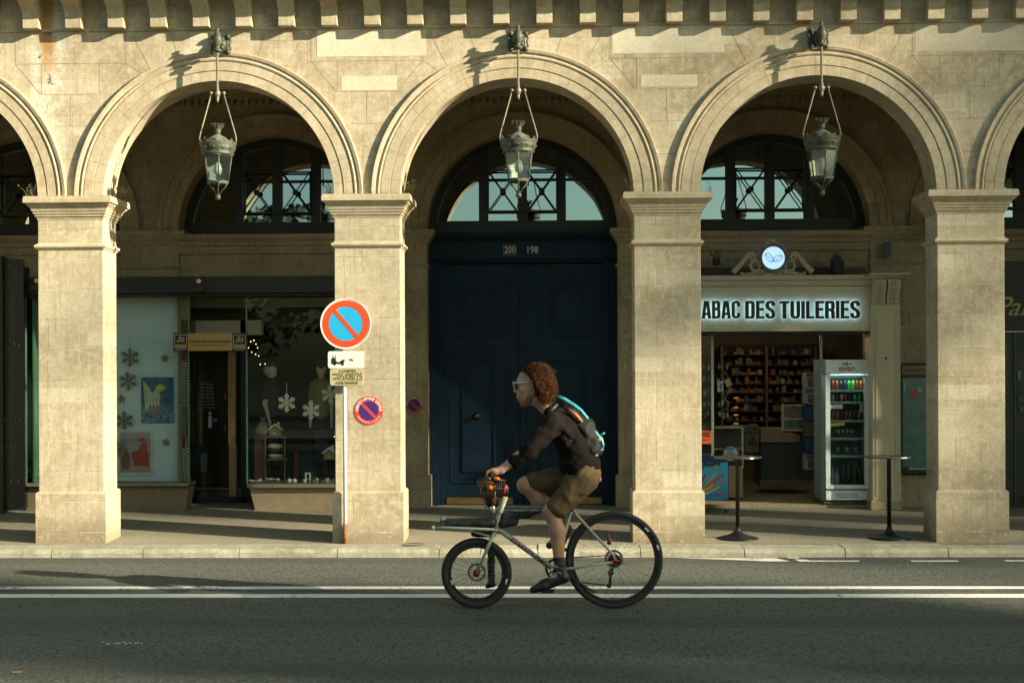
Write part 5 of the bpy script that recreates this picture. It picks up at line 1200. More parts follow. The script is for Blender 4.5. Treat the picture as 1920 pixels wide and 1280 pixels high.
mb.build('coffee_bean_outline', simple('bean_line', (0.02, 0.05, 0.09), 0.5), ld)
# black speakers and the ledge behind the crest
mb = MB(); pb(mb, 1260, 1625, 500, 503, YB-0.10, YB-0.02); pb(mb, 1260, 1625, 503, 514, YB-0.05, YB-0.02); tag(mb.build('cable_tray', simple('dark_tray', (0.05, 0.045, 0.03), 0.6)), 'dark ledge running behind the carved crest of the tobacconist', 'ledge')
for px, py, wd, ht, lb in ((1573, 501, 20, 25, 'black box speaker standing on the tobacconist cornice, right of the crest'), (1345, 489, 12, 12, 'small black box on the ledge left of the carved crest')):
    t = thing('speaker_box', (WX(px, 16.5), 16.5, WZ(py+ht/2, 16.5)), lb, 'speaker', 'black boxes above the tobacconist sign')
    mb = MB(); pb(mb, px-wd/2, px+wd/2, py-ht/2, py+ht/2, 16.42, 16.60); mb.build('case', M['blackmetal'], t, 0.004)
    mb = MB(); pb(mb, px-wd*0.4, px+wd*0.4, py-ht*0.4, py+ht*0.4, 16.405, 16.418); mb.build('front_mesh', simple('speaker_mesh', (0.02, 0.02, 0.018), 0.8, 0, 0.6, 200, 0.5), t)
mb = MB(); r = random.Random(3); pb(mb, 1560, 1578, 484, 489, 16.5, 16.6)
for k in range(14):
    p = W(1560+18*k/14, 484, 16.55); mb.tube([(p.x, 16.55, p.z), (p.x+r.gauss(0, .01), 16.55, p.z+r.uniform(.03, .08))], 0.0025, 4)
tag(mb.build('bird_spikes', M['blackmetal']), 'tuft of black bird spikes above the box speaker', 'bird spikes')
mb = MB(); r = random.Random(5)
for k in range(16):
    p = W(1335+18*k/16, 482, 16.55); mb.tube([(p.x, 16.55, p.z), (p.x+r.gauss(0, .02), 16.55, p.z+r.uniform(.03, .10))], 0.0025, 4)
tag(mb.build('bird_spikes', M['blackmetal']), 'tuft of black bird spikes left of the carved crest', 'bird spikes')
t = thing('hanging_plate', (WX(1663, YB-0.1), YB-0.1, WZ(468, YB-0.1)), 'small dark blue plate fixed on the pilaster above the menu case', 'sign')
mb = MB(); mb.prism([qx(1656, 456, YB-0.1), qx(1670, 452, YB-0.1), qx(1670, 481, YB-0.1), qx(1656, 486, YB-0.1)], YB-0.10, YB-0.07); tm = mb.build('plate', simple('navy_plate', (0.03, 0.045, 0.05), 0.5), t)
mb = MB()
for i in range(4): mb.prism([qx(1659, 461+6*i, YB-0.102), qx(1668, 459+6*i, YB-0.102), qx(1668, 461+6*i, YB-0.102), qx(1659, 463+6*i, YB-0.102)], YB-0.104, YB-0.10)
mb.build('pale_marks', simple('pale_ink', (0.15, 0.15, 0.12), 0.6), tm)
# shop interior shell
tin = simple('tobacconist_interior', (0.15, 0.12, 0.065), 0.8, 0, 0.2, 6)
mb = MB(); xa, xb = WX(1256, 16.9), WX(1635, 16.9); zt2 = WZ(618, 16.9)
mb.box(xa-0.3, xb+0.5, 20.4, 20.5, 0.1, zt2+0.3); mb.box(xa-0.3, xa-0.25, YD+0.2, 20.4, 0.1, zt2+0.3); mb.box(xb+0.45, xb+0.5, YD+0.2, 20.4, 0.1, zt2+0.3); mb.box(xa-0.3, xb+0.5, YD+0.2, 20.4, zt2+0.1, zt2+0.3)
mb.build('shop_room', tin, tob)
mb = MB(); pb(mb, 1256, 1635, 945, 952, 16.62, 20.4); mb.build('doorstep', M['inner'], tob)
alu = simple('brushed_frame', (0.33, 0.33, 0.27), 0.35, 0.6)
for q_ in ((1334.5, 1338, 627, 930), (1538.5, 1542, 627, 945)): mb = MB(); pb(mb, *q_, 16.9, 16.93); mb.build('door_frame', alu, tob)
mb = MB(); pb(mb, 1262, 1335, 627, 930, 16.905, 16.912); mb.build('side_pane', M['glass'], tob)
# back shelving and goods
shf = thing('tobacco_shelving', (WX(1440, 19.9), 19.9, 0.17), 'dark brown wall shelving full of small goods behind the counter', 'shelving')
brn = simple('dark_brown_shelf', (0.15, 0.09, 0.035), 0.6)
mb = MB(); rows = [664, 684, 702, 719, 736, 753, 770, 788]
for py in rows: pb(mb, 1352, 1530, py, py+1.6, 19.8, 20.1)
for px in (1352, 1436, 1528): pb(mb, px, px+4, 650, 800, 19.78, 20.12)
mb.build('shelves', brn, shf)
mb = MB(); pb(mb, 1350, 1534, 645, 800, 20.13, 20.18); mb.build('back_board', simple('shelf_back', (0.03, 0.022, 0.012), 0.7), shf)
goods_mats = [simple('goods_%d' % i, c, 0.5, 0, 0.3, 40) for i, c in enumerate(((0.30,0.17,0.05), (0.10,0.12,0.05), (0.26,0.05,0.03), (0.05,0.10,0.14), (0.40,0.34,0.18), (0.14,0.09,0.05)))]
gn = ['amber', 'olive', 'dark red', 'slate', 'straw', 'brown']; rg = random.Random(21)
where = ['top', 'second', 'third', 'fourth', 'fifth', 'sixth', 'seventh', 'lowest']
for ri, py in enumerate(rows):
    px = 1357.0
    while px < 1524:
        wd = rg.uniform(4, 9)
        if 1434 < px+wd and px < 1441: px = 1441.5; continue
        if rg.random() < 0.7:
            mi = rg.randrange(6); mb = MB(); ht = rg.uniform(4, 14); pb(mb, px, px+wd*0.92, py-ht, py-0.2, 19.85, 19.95)
            tag(mb.build('goods_packet', goods_mats[mi]), f'{gn[mi]} packet on the {where[ri]} shelf behind the counter', 'packet', f'{gn[mi]} packets on the {where[ri]} shelf')
        px += wd
# counter pieces
def bx_thing(name, label, cat, parts, group=None, loc=None):
    px0, px1, py0, py1, Y0, Y1, mat = parts[0][1:]
    t = thing(name, (WX((px0+px1)/2, Y0), Y0, WZ(py1, Y0)), label, cat, group)
    for q in parts:
        mb = MB(); pb(mb, *q[1:7]); mb.build(q[0], q[7], t, 0.003)
    return t
wood_l = simple('light_wood', (0.30, 0.22, 0.11), 0.5, 0, 0.2, 12); gry = simple('counter_grey', (0.06, 0.055, 0.038), 0.6, 0, 0.15, 12); cardb = simple('cardboard', (0.17, 0.13, 0.07), 0.8, 0, 0.1, 20)
bx_thing('sales_counter', 'grey fronted sales counter with a light wooden top ledge', 'counter', [('front', 1427, 1505, 830, 898, 18.0, 18.6, gry), ('ledge', 1426, 1500, 815, 829, 17.95, 18.6, wood_l), ('tray', 1427, 1470, 802, 814.5, 17.95, 18.2, wood_l), ('foot_board', 1425, 1510, 898, 910, 17.98, 18.6, cardb)])
rk_ = thing('lottery_rack', (WX(1485, 17.95), 17.95, WZ(806, 17.95)), 'slanted cream display rack of small cards on the counter', 'display rack')
mb = MB(); pb(mb, 1466, 1470, 757, 808, 17.9, 17.94); pb(mb, 1470, 1508, 758, 761, 17.9, 17.94); pb(mb, 1470, 1505, 783, 787, 17.9, 17.94); pb(mb, 1470, 1504, 804, 808, 17.9, 17.94); mb.build('frame', simple('cream_rack', (0.55, 0.48, 0.28), 0.5), rk_)
r = random.Random(8)
for i in range(8):
    px = 1471+(i % 4)*8.2; py = 762 if i < 4 else 788; mb = MB(); pb(mb, px, px+7.4, py, py+(19 if i < 4 else 15), 17.92, 17.935); mb.build('card', simple('card_%d' % i, (r.uniform(.12,.34), r.uniform(.14,.32), r.uniform(.08,.2)), 0.4, 0, 0.5, 50), rk_)
bx_thing('showcase', 'glazed showcase counter with slatted wooden base by the freezer', 'showcase', [('slatted_base', 1366, 1393, 877, 932, 17.2, 17.6, wood_l), ('top_rim', 1337, 1394, 800, 803, 17.2, 17.6, alu), ('shelf', 1338, 1393, 840, 843, 17.25, 17.6, alu), ('corner_post', 1391, 1394, 803, 877, 17.2, 17.24, alu), ('lower_rim', 1366, 1394, 873.5, 877, 17.19, 17.6, alu), ('back_panel', 1338, 1392, 803, 877, 17.55, 17.6, gry)])
bx_thing('carton', 'brown carton with a dark round mark, top of the stack by the counter', 'carton', [('box', 1374, 1405, 798, 812, 17.7, 17.95, cardb), ('dark_mark', 1388, 1395, 800, 808, 17.69, 17.698, S_black)], 'cartons beside the counter')
bx_thing('carton', 'small brown carton at the right of the carton stack top', 'carton', [('box', 1406, 1422, 796, 812, 17.7, 17.95, cardb), ('dark_mark', 1412, 1418, 800, 806, 17.69, 17.698, S_black)], 'cartons beside the counter')
ct = bx_thing('carton', 'large brown carton with a warning triangle under the small ones', 'carton', [('box', 1396, 1423, 813, 848, 17.7, 17.95, cardb)], 'cartons beside the counter')
mb = MB(); A = [(1405, 833), (1412, 818), (1419, 833)]
for i in range(3): (u1, v1), (u2, v2) = A[i], A[(i+1) % 3]; p1 = W(u1, v1, 17.69); p2 = W(u2, v2, 17.69); mb.tube([p1, p2], 0.006, 5)
pb(mb, 1411, 1413, 822, 830, 17.685, 17.695); mb.build('warning_triangle', S_black, ct)
photo = ['topmost white photo box with violet top', 'second white photo box from the top', 'upper dark blue box', 'brown and orange box', 'lower dark blue box', 'lowest white photo box']
cw = simple('photo_box_white', (0.33, 0.36, 0.33), 0.5); cbm = simple('photo_box_blue', (0.015, 0.05, 0.10), 0.4); cvm = simple('photo_box_violet', (0.14, 0.05, 0.16), 0.4); cam_ = simple('photo_print', (0.10, 0.08, 0.04), 0.5, 0, 0.8, 30); com = simple('orange_print', (0.25, 0.09, 0.03), 0.5)
for i, (py0, py1, k) in enumerate(((698, 728, 'w'), (729, 757, 'w'), (760, 788, 'b'), (790, 818, 'o'), (820, 848, 'b'), (851, 880, 'w'))):
    m0 = {'w': cw, 'b': cbm, 'o': cam_}[k]; ps = [('box', 1511, 1537, py0, py1, 17.35, 17.6, m0)]
    if k == 'w': ps += [('violet_lid', 1512, 1535, py0+1, py0+8, 17.335, 17.348, cvm), ('print', 1515, 1529, py0+10, py1-3, 17.335, 17.348, cam_)]
    elif k == 'b': ps += [('pale_corner', 1531, 1536.5, py0+12, py0+22, 17.335, 17.348, cw)]
    else: ps += [('orange_side', 1529, 1536.5, py0+1, py1-1, 17.335, 17.348, com)]
    bx_thing('film_box', photo[i]+' in the pile left of the drinks fridge', 'box', ps, 'boxes piled left of the drinks fridge')
# fridge
fr = thing('drinks_fridge', (WX(1588, 16.72), 16.72, pz(16.72)), 'white glass door drinks fridge with a red and blue header', 'fridge')
wh = simple('fridge_white', (0.74, 0.80, 0.76), 0.35, 0, 0.04, 6); FY = 16.62
fin = simple('fridge_liner', (0.26, 0.34, 0.34), 0.5)
mb = MB(); pb(mb, 1549, 1628, 917, 938, FY, FY+0.5); pb(mb, 1549, 1628, 701, 704, FY+0.02, FY+0.5); pb(mb, 1541, 1549.5, 674, 938, FY+0.06, FY+0.55); pb(mb, 1625, 1629, 704, 917, FY+0.04, FY+0.55); pb(mb, 1549, 1628, 704, 917, FY+0.5, FY+0.55)
mb.build('cabinet', fin, fr)
mb = MB(); pb(mb, 1549, 1628, 674, 700, FY-0.03, FY+0.5); hd = mb.build('header', wh, fr, 0.006)
mb = MB(); put_text_px(mb, 'evian', 1573, 1603, 684.5, 695.5, FY-0.035, depth=0.005, bold=0.01); mb.build('lettering', simple('evian_red', (0.42, 0.03, 0.02), 0.4), hd)
mb = MB()
for pts in ([(1578, 684), (1583, 679.5), (1585, 682), (1584, 684)], [(1584.5, 684), (1588, 678), (1592.5, 684), (1590, 682.5), (1588, 684)], [(1592, 683.5), (1595, 679.5), (1598.5, 684), (1595, 682.5)]): mb.prism([qx(u, v, FY-0.034) for u, v in pts], FY-0.034, FY-0.029)
mb.build('mountain_mark', simple('evian_blue', (0.02, 0.08, 0.20), 0.4), hd)
mb = MB(); pb(mb, 1549, 1627, 920, 937, FY-0.02, FY); g_ = mb.build('lower_grille', wh, fr, 0.004)
mb = MB()
for py in (924.5, 928, 931.5): pb(mb, 1566, 1610, py, py+1.0, FY-0.024, FY-0.019)
for px in (1553.5, 1623):
    for py in (923, 934): p = W(px, py, FY-0.02); mb.ydisc(p.x, p.z, 0.005, FY-0.024, FY-0.019, 10)
mb.build('slots', S_black, g_)
mb = MB(); pb(mb, 1549, 1556.5, 703, 916, FY-0.03, FY); pb(mb, 1621.5, 1628, 703, 916, FY-0.03, FY); pb(mb, 1556.5, 1621.5, 703, 708, FY-0.03, FY); pb(mb, 1556.5, 1621.5, 908.5, 916, FY-0.03, FY)
dr = mb.build('door', simple('fridge_door_frame', (0.66, 0.72, 0.72), 0.35), fr)
mb = MB(); pb(mb, 1556.5, 1621.5, 708, 908.5, FY-0.015, FY-0.011); mb.build('pane', M['glass'], dr)
mb = MB(); pb(mb, 1556, 1580, 758, 766, FY-0.02, FY-0.016); mb.build('white_notice', simple('paper_white', (0.5, 0.5, 0.47), 0.6), dr)
mb = MB(); mb.prism([qx(1557.5, 793.5, FY-0.02), qx(1583, 791, FY-0.02), qx(1584, 797, FY-0.02), qx(1558, 799.5, FY-0.02)], FY-0.02, FY-0.016); mb.build('yellow_notice', simple('paper_yellow', (0.42, 0.36, 0.04), 0.6), dr)
mb = MB(); pb(mb, 1612, 1617, 757, 772, FY-0.02, FY-0.016); mb.build('violet_tag', simple('paper_violet', (0.25, 0.2, 0.35), 0.6), dr)
shl = simple('fridge_shelf', (0.22, 0.32, 0.33), 0.4)
srows = [(730, 'top'), (752, 'second'), (787, 'third'), (820, 'fourth'), (853, 'fifth')]
for py, _ in srows:
    mb = MB(); pb(mb, 1557, 1621, py, py+4.5, FY+0.04, FY+0.42); mb.build('shelf', shl, fr)
mb = MB(); pb(mb, 1545, 1632, 940, 944, FY-0.02, FY+0.6); mb.build('base_rail', gry, fr)
cans = {}
def drink(kind, px, pyb, mat, label, group, h=17, r_=3.6):
    Y = FY+0.12; p = W(px, pyb, Y); K = Y/FPX; H = h*K; R = r_*K; mb = MB()
    if kind == 'can': prof = [(R*0.8, p.z), (R, p.z+H*0.06), (R, p.z+H*0.9), (R*0.78, p.z+H*0.97), (R*0.78, p.z+H), (0.001, p.z+H)]
    elif kind == 'bottle': prof = [(R*0.9, p.z), (R, p.z+H*0.03), (R, p.z+H*0.55), (R*0.85, p.z+H*0.64), (R*0.36, p.z+H*0.76), (R*0.32, p.z+H*0.97), (R*0.36, p.z+H), (0.001, p.z+H)]
    else: prof = [(R*0.75, p.z), (R*0.7, p.z+H*0.04), (R*0.12, p.z+H*0.1), (R*0.12, p.z+H*0.45), (R*0.7, p.z+H*0.6), (R, p.z+H*0.8), (R*0.85, p.z+H)]
    mb.lathe(prof, (p.x, Y), 12)
    return tag(mb.build({'can': 'drink_can', 'bottle': 'drink_bottle', 'glass': 'stem_glass'}[kind], mat), label, kind, group)
canm = {n_: simple('can_'+n_, c_, 0.3, 0.4, 0.25, 60) for n_, c_ in (('red', (0.30, 0.03, 0.02)), ('brick', (0.22, 0.06, 0.03)), ('dark', (0.03, 0.04, 0.05)), ('green', (0.03, 0.34, 0.06)), ('lime', (0.16, 0.34, 0.04)), ('silver', (0.3, 0.3, 0.3)), ('orange', (0.28, 0.10, 0.02)))}
order = ['red', 'brick', 'dark', 'dark', 'green', 'lime', 'brick', 'orange', 'silver'];
for i, c_ in enumerate(order[:8]): drink('can', 1561.5+7.6*i, 730, canm[c_], f'{c_} can on the top shelf of the drinks fridge', f'{c_} cans on the top fridge shelf')
for i, c_ in enumerate(['silver', 'dark', 'silver', 'red', 'dark', 'lime', 'green']): drink('can', 1561.5+8.3*i, 752, canm[c_], f'{c_} can on the second shelf of the drinks fridge', f'{c_} cans on the second fridge shelf', 14)
for i, c_ in enumerate(['brick', 'brick', 'dark', 'red', 'brick', 'dark', 'orange']): drink('can', 1561.5+8.3*i, 787, canm[c_], f'{c_} can on the third shelf, beside the white notice', f'{c_} cans on the third fridge shelf', 17)
gm = simple('wine_glass', (0.22, 0.28, 0.27), 0.1)
for i in range(4): drink('glass', 1572+8.5*i, 820, gm, 'stem glass on the fourth shelf of the drinks fridge', 'stem glasses on the fourth fridge shelf', 15, 3.6)
for i in range(3): drink('glass', 1571+17*i, 853, gm, 'stem glass on the fifth shelf of the drinks fridge', 'stem glasses on the fifth fridge shelf', 15, 3.6)
bm_ = {'clear': simple('clear_bottle', (0.16, 0.22, 0.22), 0.15), 'dark': simple('dark_bottle', (0.02, 0.025, 0.018), 0.15), 'brown': simple('brown_bottle', (0.08, 0.04, 0.015), 0.2)}
for i, (px, c_, h) in enumerate(((1561, 'clear', 36), (1569, 'clear', 30), (1581, 'dark', 42), (1591, 'dark', 46), (1603, 'brown', 38), (1612, 'dark', 40))): drink('bottle', px, 908, bm_[c_], f'{c_} {["tall","short","wine","tallest wine","squat","slim"][i]} bottle standing at the bottom of the drinks fridge', 'bottles at the bottom of the fridge', h, 4.6)
# freezer
fz = thing('ice_freezer', (WX(1330, 16.0), 16.0, pz(16.0)), 'blue ice lolly freezer chest with a picture front, half behind the pier', 'freezer'); ZY = 16.1
def frm():
    m, t, n, l = nm('freezer_print'); tc = N(t, 'ShaderNodeNewGeometry').outputs['Position']; g = noise(t, tc, 12, 5, 0.6, (1, 1, 2.5)); sp = N(t, 'ShaderNodeSeparateXYZ'); l.new(tc, sp.inputs[0])
    c = mixc(t, (0.01, 0.11, 0.26), (0.03, 0.36, 0.62), ramp(t, math_(t, 'ADD', sp.outputs[2], math_(t, 'MULTIPLY', g, 0.3)), 0.40, 0.66)); c = mixc(t, c, (0.25, 0.5, 0.6), math_(t, 'MULTIPLY', ramp(t, g, 0.62, 0.7), 0.6)); finish(t, c, 0.35); return m
mb = MB(); pb(mb, 1262, 1365, 866, 938, ZY, ZY+0.55); cb_ = mb.build('chest', frm(), fz, 0.006)
mb = MB(); a = W(1262, 866, ZY); b = W(1365, 858, ZY); mb.prism([qx(1262, 866, ZY), qx(1365, 866, ZY), qx(1363, 862, ZY), qx(1345, 856, ZY), qx(1318, 852, ZY), qx(1262, 850, ZY)], ZY-0.01, ZY+0.55); mb.build('lid', simple('freezer_lid_blue', (0.008, 0.03, 0.16), 0.2, coat=0.5), fz)
mb = MB()
p0 = W(1310, 877, ZY-0.004); 
vs, fs = text_mesh('Mr.Freeze', 0.04, 0.5, 0.25); ax = min(v.x for v in vs); bx2 = max(v.x for v in vs); A0 = WX(1300.5, ZY); A1 = WX(1349.5, ZY); zb2 = WZ(879, ZY); hh = 11.5*ZY/FPX
mb.add([(A0+(v.x-ax)/(bx2-ax)*(A1-A0), ZY-0.012+(0.5-v.z)*0.006, zb2+v.y/0.7*hh*0.8+(v.x-ax)/(bx2-ax)*0.045) for v in vs], fs)
mb.build('lettering', S_black, cb_)
mb = MB(); p = W(1341, 868+4, ZY); p = W(1341.5, 870.5, ZY); mb.ydisc(*qx(1341.5, 869.5, ZY), 0.042, ZY-0.006, ZY-0.001, 24); mb.build('yellow_ball', simple('lemon_print', (0.55, 0.45, 0.08), 0.5), cb_)
for i, (x1, y1, x2, y2, c_) in enumerate(((1310, 915, 1323, 888, (0.5,0.04,0.04)), (1318, 918, 1343, 884, (0.5,0.40,0.08)), (1322, 914, 1357, 888, (0.55,0.07,0.03)), (1320, 922, 1360, 901, (0.5,0.2,0.03)), (1322, 926, 1350, 912, (0.42,0.45,0.4)), (1345, 927, 1358, 923, (0.5,0.05,0.15)), (1312, 924, 1338, 908, (0.45,0.42,0.2)))):
    mb = MB(); a, b = qx(x1, y1, ZY), qx(x2, y2, ZY); L = math.hypot(b[0]-a[0], b[1]-a[1]); nx, nz = -(b[1]-a[1])/L*0.012, (b[0]-a[0])/L*0.012
    mb.prism([(a[0]-nx, a[1]-nz), (b[0]-nx, b[1]-nz), (b[0]+nx, b[1]+nz), (a[0]+nx, a[1]+nz)], ZY-0.004-0.0008*i, ZY-0.0005); mb.build('ice_lolly_print', simple('lolly_%d' % i, c_, 0.4), cb_)
for px in (1300, 1361):
    p = W(px, 941, ZY+0.06); mb = MB(); mb.lathe([(0.02, p.x-0.012), (0.024, p.x-0.008), (0.024, p.x+0.008), (0.02, p.x+0.012)], (0, 0), 14)
    mb.v = [(v[2], ZY+0.06+v[0], pz(ZY)+0.024+v[1]) for v in mb.v]; mb.build('castor', M['blackmetal'], fz)
mb = MB(); pb(mb, 1312, 1334, 807.5, 832, 16.88, 16.885); on = mb.build('paper_notice', simple('orange_paper', (0.62, 0.10, 0.02), 0.5)); tag(on, 'bright orange notice stuck on the glass above the freezer', 'notice')
mb = MB(); put_text_px(mb, 'LIVRET', 1318, 1332, 810, 813.5, 16.876, depth=0.003); put_text_px(mb, 'OUVERT', 1318, 1332, 815, 818.5, 16.876, depth=0.003); put_text_px(mb, '7 jours', 1317, 1328, 823, 826, 16.876, depth=0.003); mb.build('lettering', S_black, on)
p = W(1370, 850, 17.1); t = thing('round_notice', (p.x, 17.1, p.z), 'round white notice with a red rim behind the bar table', 'notice')
mb = MB(); mb.ydisc(p.x, p.z, 15*17.1/FPX, 17.1, 17.11, 36); dd = mb.build('rim', simple('notice_rim_red', (0.28, 0.04, 0.03), 0.5), t)
mb = MB(); mb.ydisc(p.x, p.z, 13*17.1/FPX, 17.094, 17.0995, 36); mb.build('face', simple('notice_face', (0.50, 0.52, 0.50), 0.5), dd)
mb = MB(); pb(mb, 1361, 1377, 839, 843.5, 17.088, 17.093); mb.build('blue_bar', simple('notice_blue', (0.05, 0.25, 0.42), 0.5), dd)
mb = MB(); put_text_px(mb, 'VOUS', 1363, 1375, 846, 849, 17.088, depth=0.003); put_text_px(mb, 'SOURIRE', 1361, 1378, 850.5, 853.5, 17.088, depth=0.003); mb.build('lettering', S_black, dd)
# hanging accessories near the door frame
r = random.Random(31); acc = ['phone case', 'keyring card', 'blister pack', 'small toy card']
for i in range(26):
    row = i//5; px = [1321, 1328, 1348, 1356, 1364][i % 5]+r.uniform(-1.5, 1.5); py = 690+row*22+r.uniform(-3, 3); wd = r.uniform(3, 5.5); ht = r.uniform(6, 11)
    c_ = r.choice([(0.28,0.28,0.24), (0.14,0.17,0.16), (0.05,0.14,0.09), (0.17,0.10,0.11), (0.22,0.20,0.14)]); mb = MB(); Yq = 17.15+0.05*(i % 3); pb(mb, px-wd/2, px+wd/2, py-ht/2, py+ht/2, Yq, Yq+0.012); mb.tube([W(px, py-ht/2, Yq+0.005), W(px, py-ht/2-3, Yq+0.03)], 0.002, 4)
    tag(mb.build('hanging_packet', simple('packet_print', c_, 0.35, 0, 0.6, 60)), 'small packet hanging on the accessory wall left of the counter', 'packet', 'packets hanging by the tobacconist door')
mb = MB(); mb.prism([qx(1358, 713, 17.0), qx(1368, 708, 17.0), qx(1373, 722, 17.0), qx(1363, 726, 17.0)], 17.0, 17.008); tag(mb.build('price_card', simple('kraft_card', (0.34, 0.26, 0.12), 0.5)), 'tilted tan card hanging above the accessory packets', 'card')
mb = MB(); pb(mb, 1345.5, 1356, 714, 733, 17.0, 17.008); wc = mb.build('price_card', simple('white_card', (0.5, 0.52, 0.48), 0.5)); tag(wc, 'white card with a blue phone shape, left of the tan card', 'card')
mb = MB(); mb.prism([qx(1349, 729, 16.995), qx(1351, 718, 16.995), qx(1355, 719, 16.995), qx(1353, 730, 16.995)], 16.993, 16.998); mb.build('phone_print', simple('phone_blue', (0.05, 0.14, 0.22), 0.4), wc)
for i, py in enumerate((747, 765, 779, 795)):
    p = W(1380, py, 17.9); mb = MB(); mb.lathe([(0.03, p.z), (0.034, p.z+0.01), (0.01, p.z+0.02)], (p.x, 17.9), 10)
    tag(mb.build('lighter_display', simple('amber_glow', (0.5, 0.2, 0.02), 0.4, emit=(1.0, 0.38, 0.04), estr=0.12)), f'{["top","second","third","lowest"][i]} of the small amber lit displays left of the shelves', 'light', 'amber lit displays')
# menu case
mc = thing('menu_case', (WX(1712, 16.6), 16.6, WZ(888, 16.6)), 'tall black framed glass menu case with a bronze title strip', 'menu case')
mb = MB(); pb(mb, 1686, 1757, 680, 888, 16.62, 16.735); mb.build('case', M['blackmetal'], mc, 0.005)
mb = MB(); pb(mb, 1692, 1752, 685.5, 702, 16.608, 16.618); ts = mb.build('title_strip', simple('bronze_strip', (0.17, 0.12, 0.05), 0.5, 0.3), mc)
mb = MB(); put_text_px(mb, 'FOODS CAFE', 1696.5, 1747, 690, 698, 16.602, depth=0.005); mb.build('lettering', S_black, ts)
mb = MB(); pb(mb, 1693, 1745, 708, 876, 16.612, 16.618); bp = mb.build('teal_backing', simple('teal_backing', (0.045, 0.13, 0.105), 0.3, 0, 0.3, 7, coat=0.6), mc)
mb = MB(); pb(mb, 1707, 1712.5, 731, 747, 16.604, 16.609); pb(mb, 1713.5, 1718.5, 729, 746, 16.604, 16.609); mb.build('red_print', simple('red_print', (0.35, 0.07, 0.03), 0.4), bp)
for q_ in ((1694, 1699, 716, 733), (1721, 1728, 726, 735), (1704, 1740, 876.5, 880)): mb = MB(); pb(mb, *q_, 16.60, 16.609); mb.build('pale_slip', simple('pale_print', (0.22, 0.30, 0.26), 0.4), bp)
# neighbouring dark front at the far right
nf = thing('dark_shop_front', (WX(1950, GY), GY, pz(GY)), 'black shop front with gold script lettering at the far right', 'shop front')
mb = MB(); pb(mb, 1830, 2300, 487, 620, GY, YB+0.1); f_ = mb.build('fascia', dk, nf)
mb = MB(); put_text_px(mb, 'Paris', 1866, 1968, 556, 592, GY-0.01, depth=0.012, bold=0.0, shear=0.45); mb.build('lettering', simple('gold_script', (0.34, 0.27, 0.09), 0.4, 0.4), f_)
mb = MB(); pb(mb, 1830, 2300, 620, 950, GY+0.12, GY+0.2); w_ = mb.build('door', simple('dark_green_door', (0.008, 0.014, 0.011), 0.3, coat=0.4), nf)
mb = MB(); pb(mb, 1903, 1904.5, 622, 948, GY+0.10, GY+0.118); mb.build('door_edge', simple('door_edge', (0.05, 0.06, 0.04), 0.4), w_)
for i, (py, c_) in enumerate(((703, (0.12, 0.2, 0.17)), (747, (0.02, 0.10, 0.10)), (767, (0.10, 0.12, 0.10)))):
    mb = MB(); pb(mb, 1908+i*2, 1915+i*2, py-8+i*2, py+8-i*2, GY+0.105, GY+0.117); tag(mb.build('door_sticker', simple('sticker_%d' % i, c_, 0.4)), ['large grey green sticker on the dark door at the far right', 'teal sticker below the large one on the far right door', 'lowest small pale sticker on the far right door'][i], 'sticker')

# ceiling tubes inside the tobacconist, and the strip inside the fridge
tubem = simple('fluorescent_tube', (0.8, 0.8, 0.7), 0.4, emit=(1.0, 0.80, 0.50), estr=12.0)
for i, (x_, y_) in enumerate(((WX(1352, 18), 17.7), (WX(1445, 18), 18.6), (WX(1500, 18), 17.7))):
    z_ = WZ(618, 16.9)+0.06; t = thing('ceiling_lamp', (x_, y_, z_), ['warm ceiling tube above the accessory wall of the tobacconist', 'warm ceiling tube deep inside the tobacconist', 'warm ceiling tube above the film boxes in the tobacconist'][i], 'ceiling lamp', 'ceiling tubes in the tobacconist')
    mb = MB(); mb.box(x_-0.30, x_+0.30, y_-0.03, y_+0.03, z_+0.01, z_+0.04); mb.build('fitting', alu, t)
    mb = MB(); mb.tube([(x_-0.28, y_, z_), (x_+0.28, y_, z_)], 0.012, 8); mb.build('tube', tubem, t)
mb = MB(); pb(mb, 1558, 1620, 704.5, 706.5, FY+0.005, FY+0.03); mb.build('light_strip', simple('fridge_led', (0.8, 0.9, 0.9), 0.4, emit=(0.7, 0.95, 1.0), estr=6.0), fr)
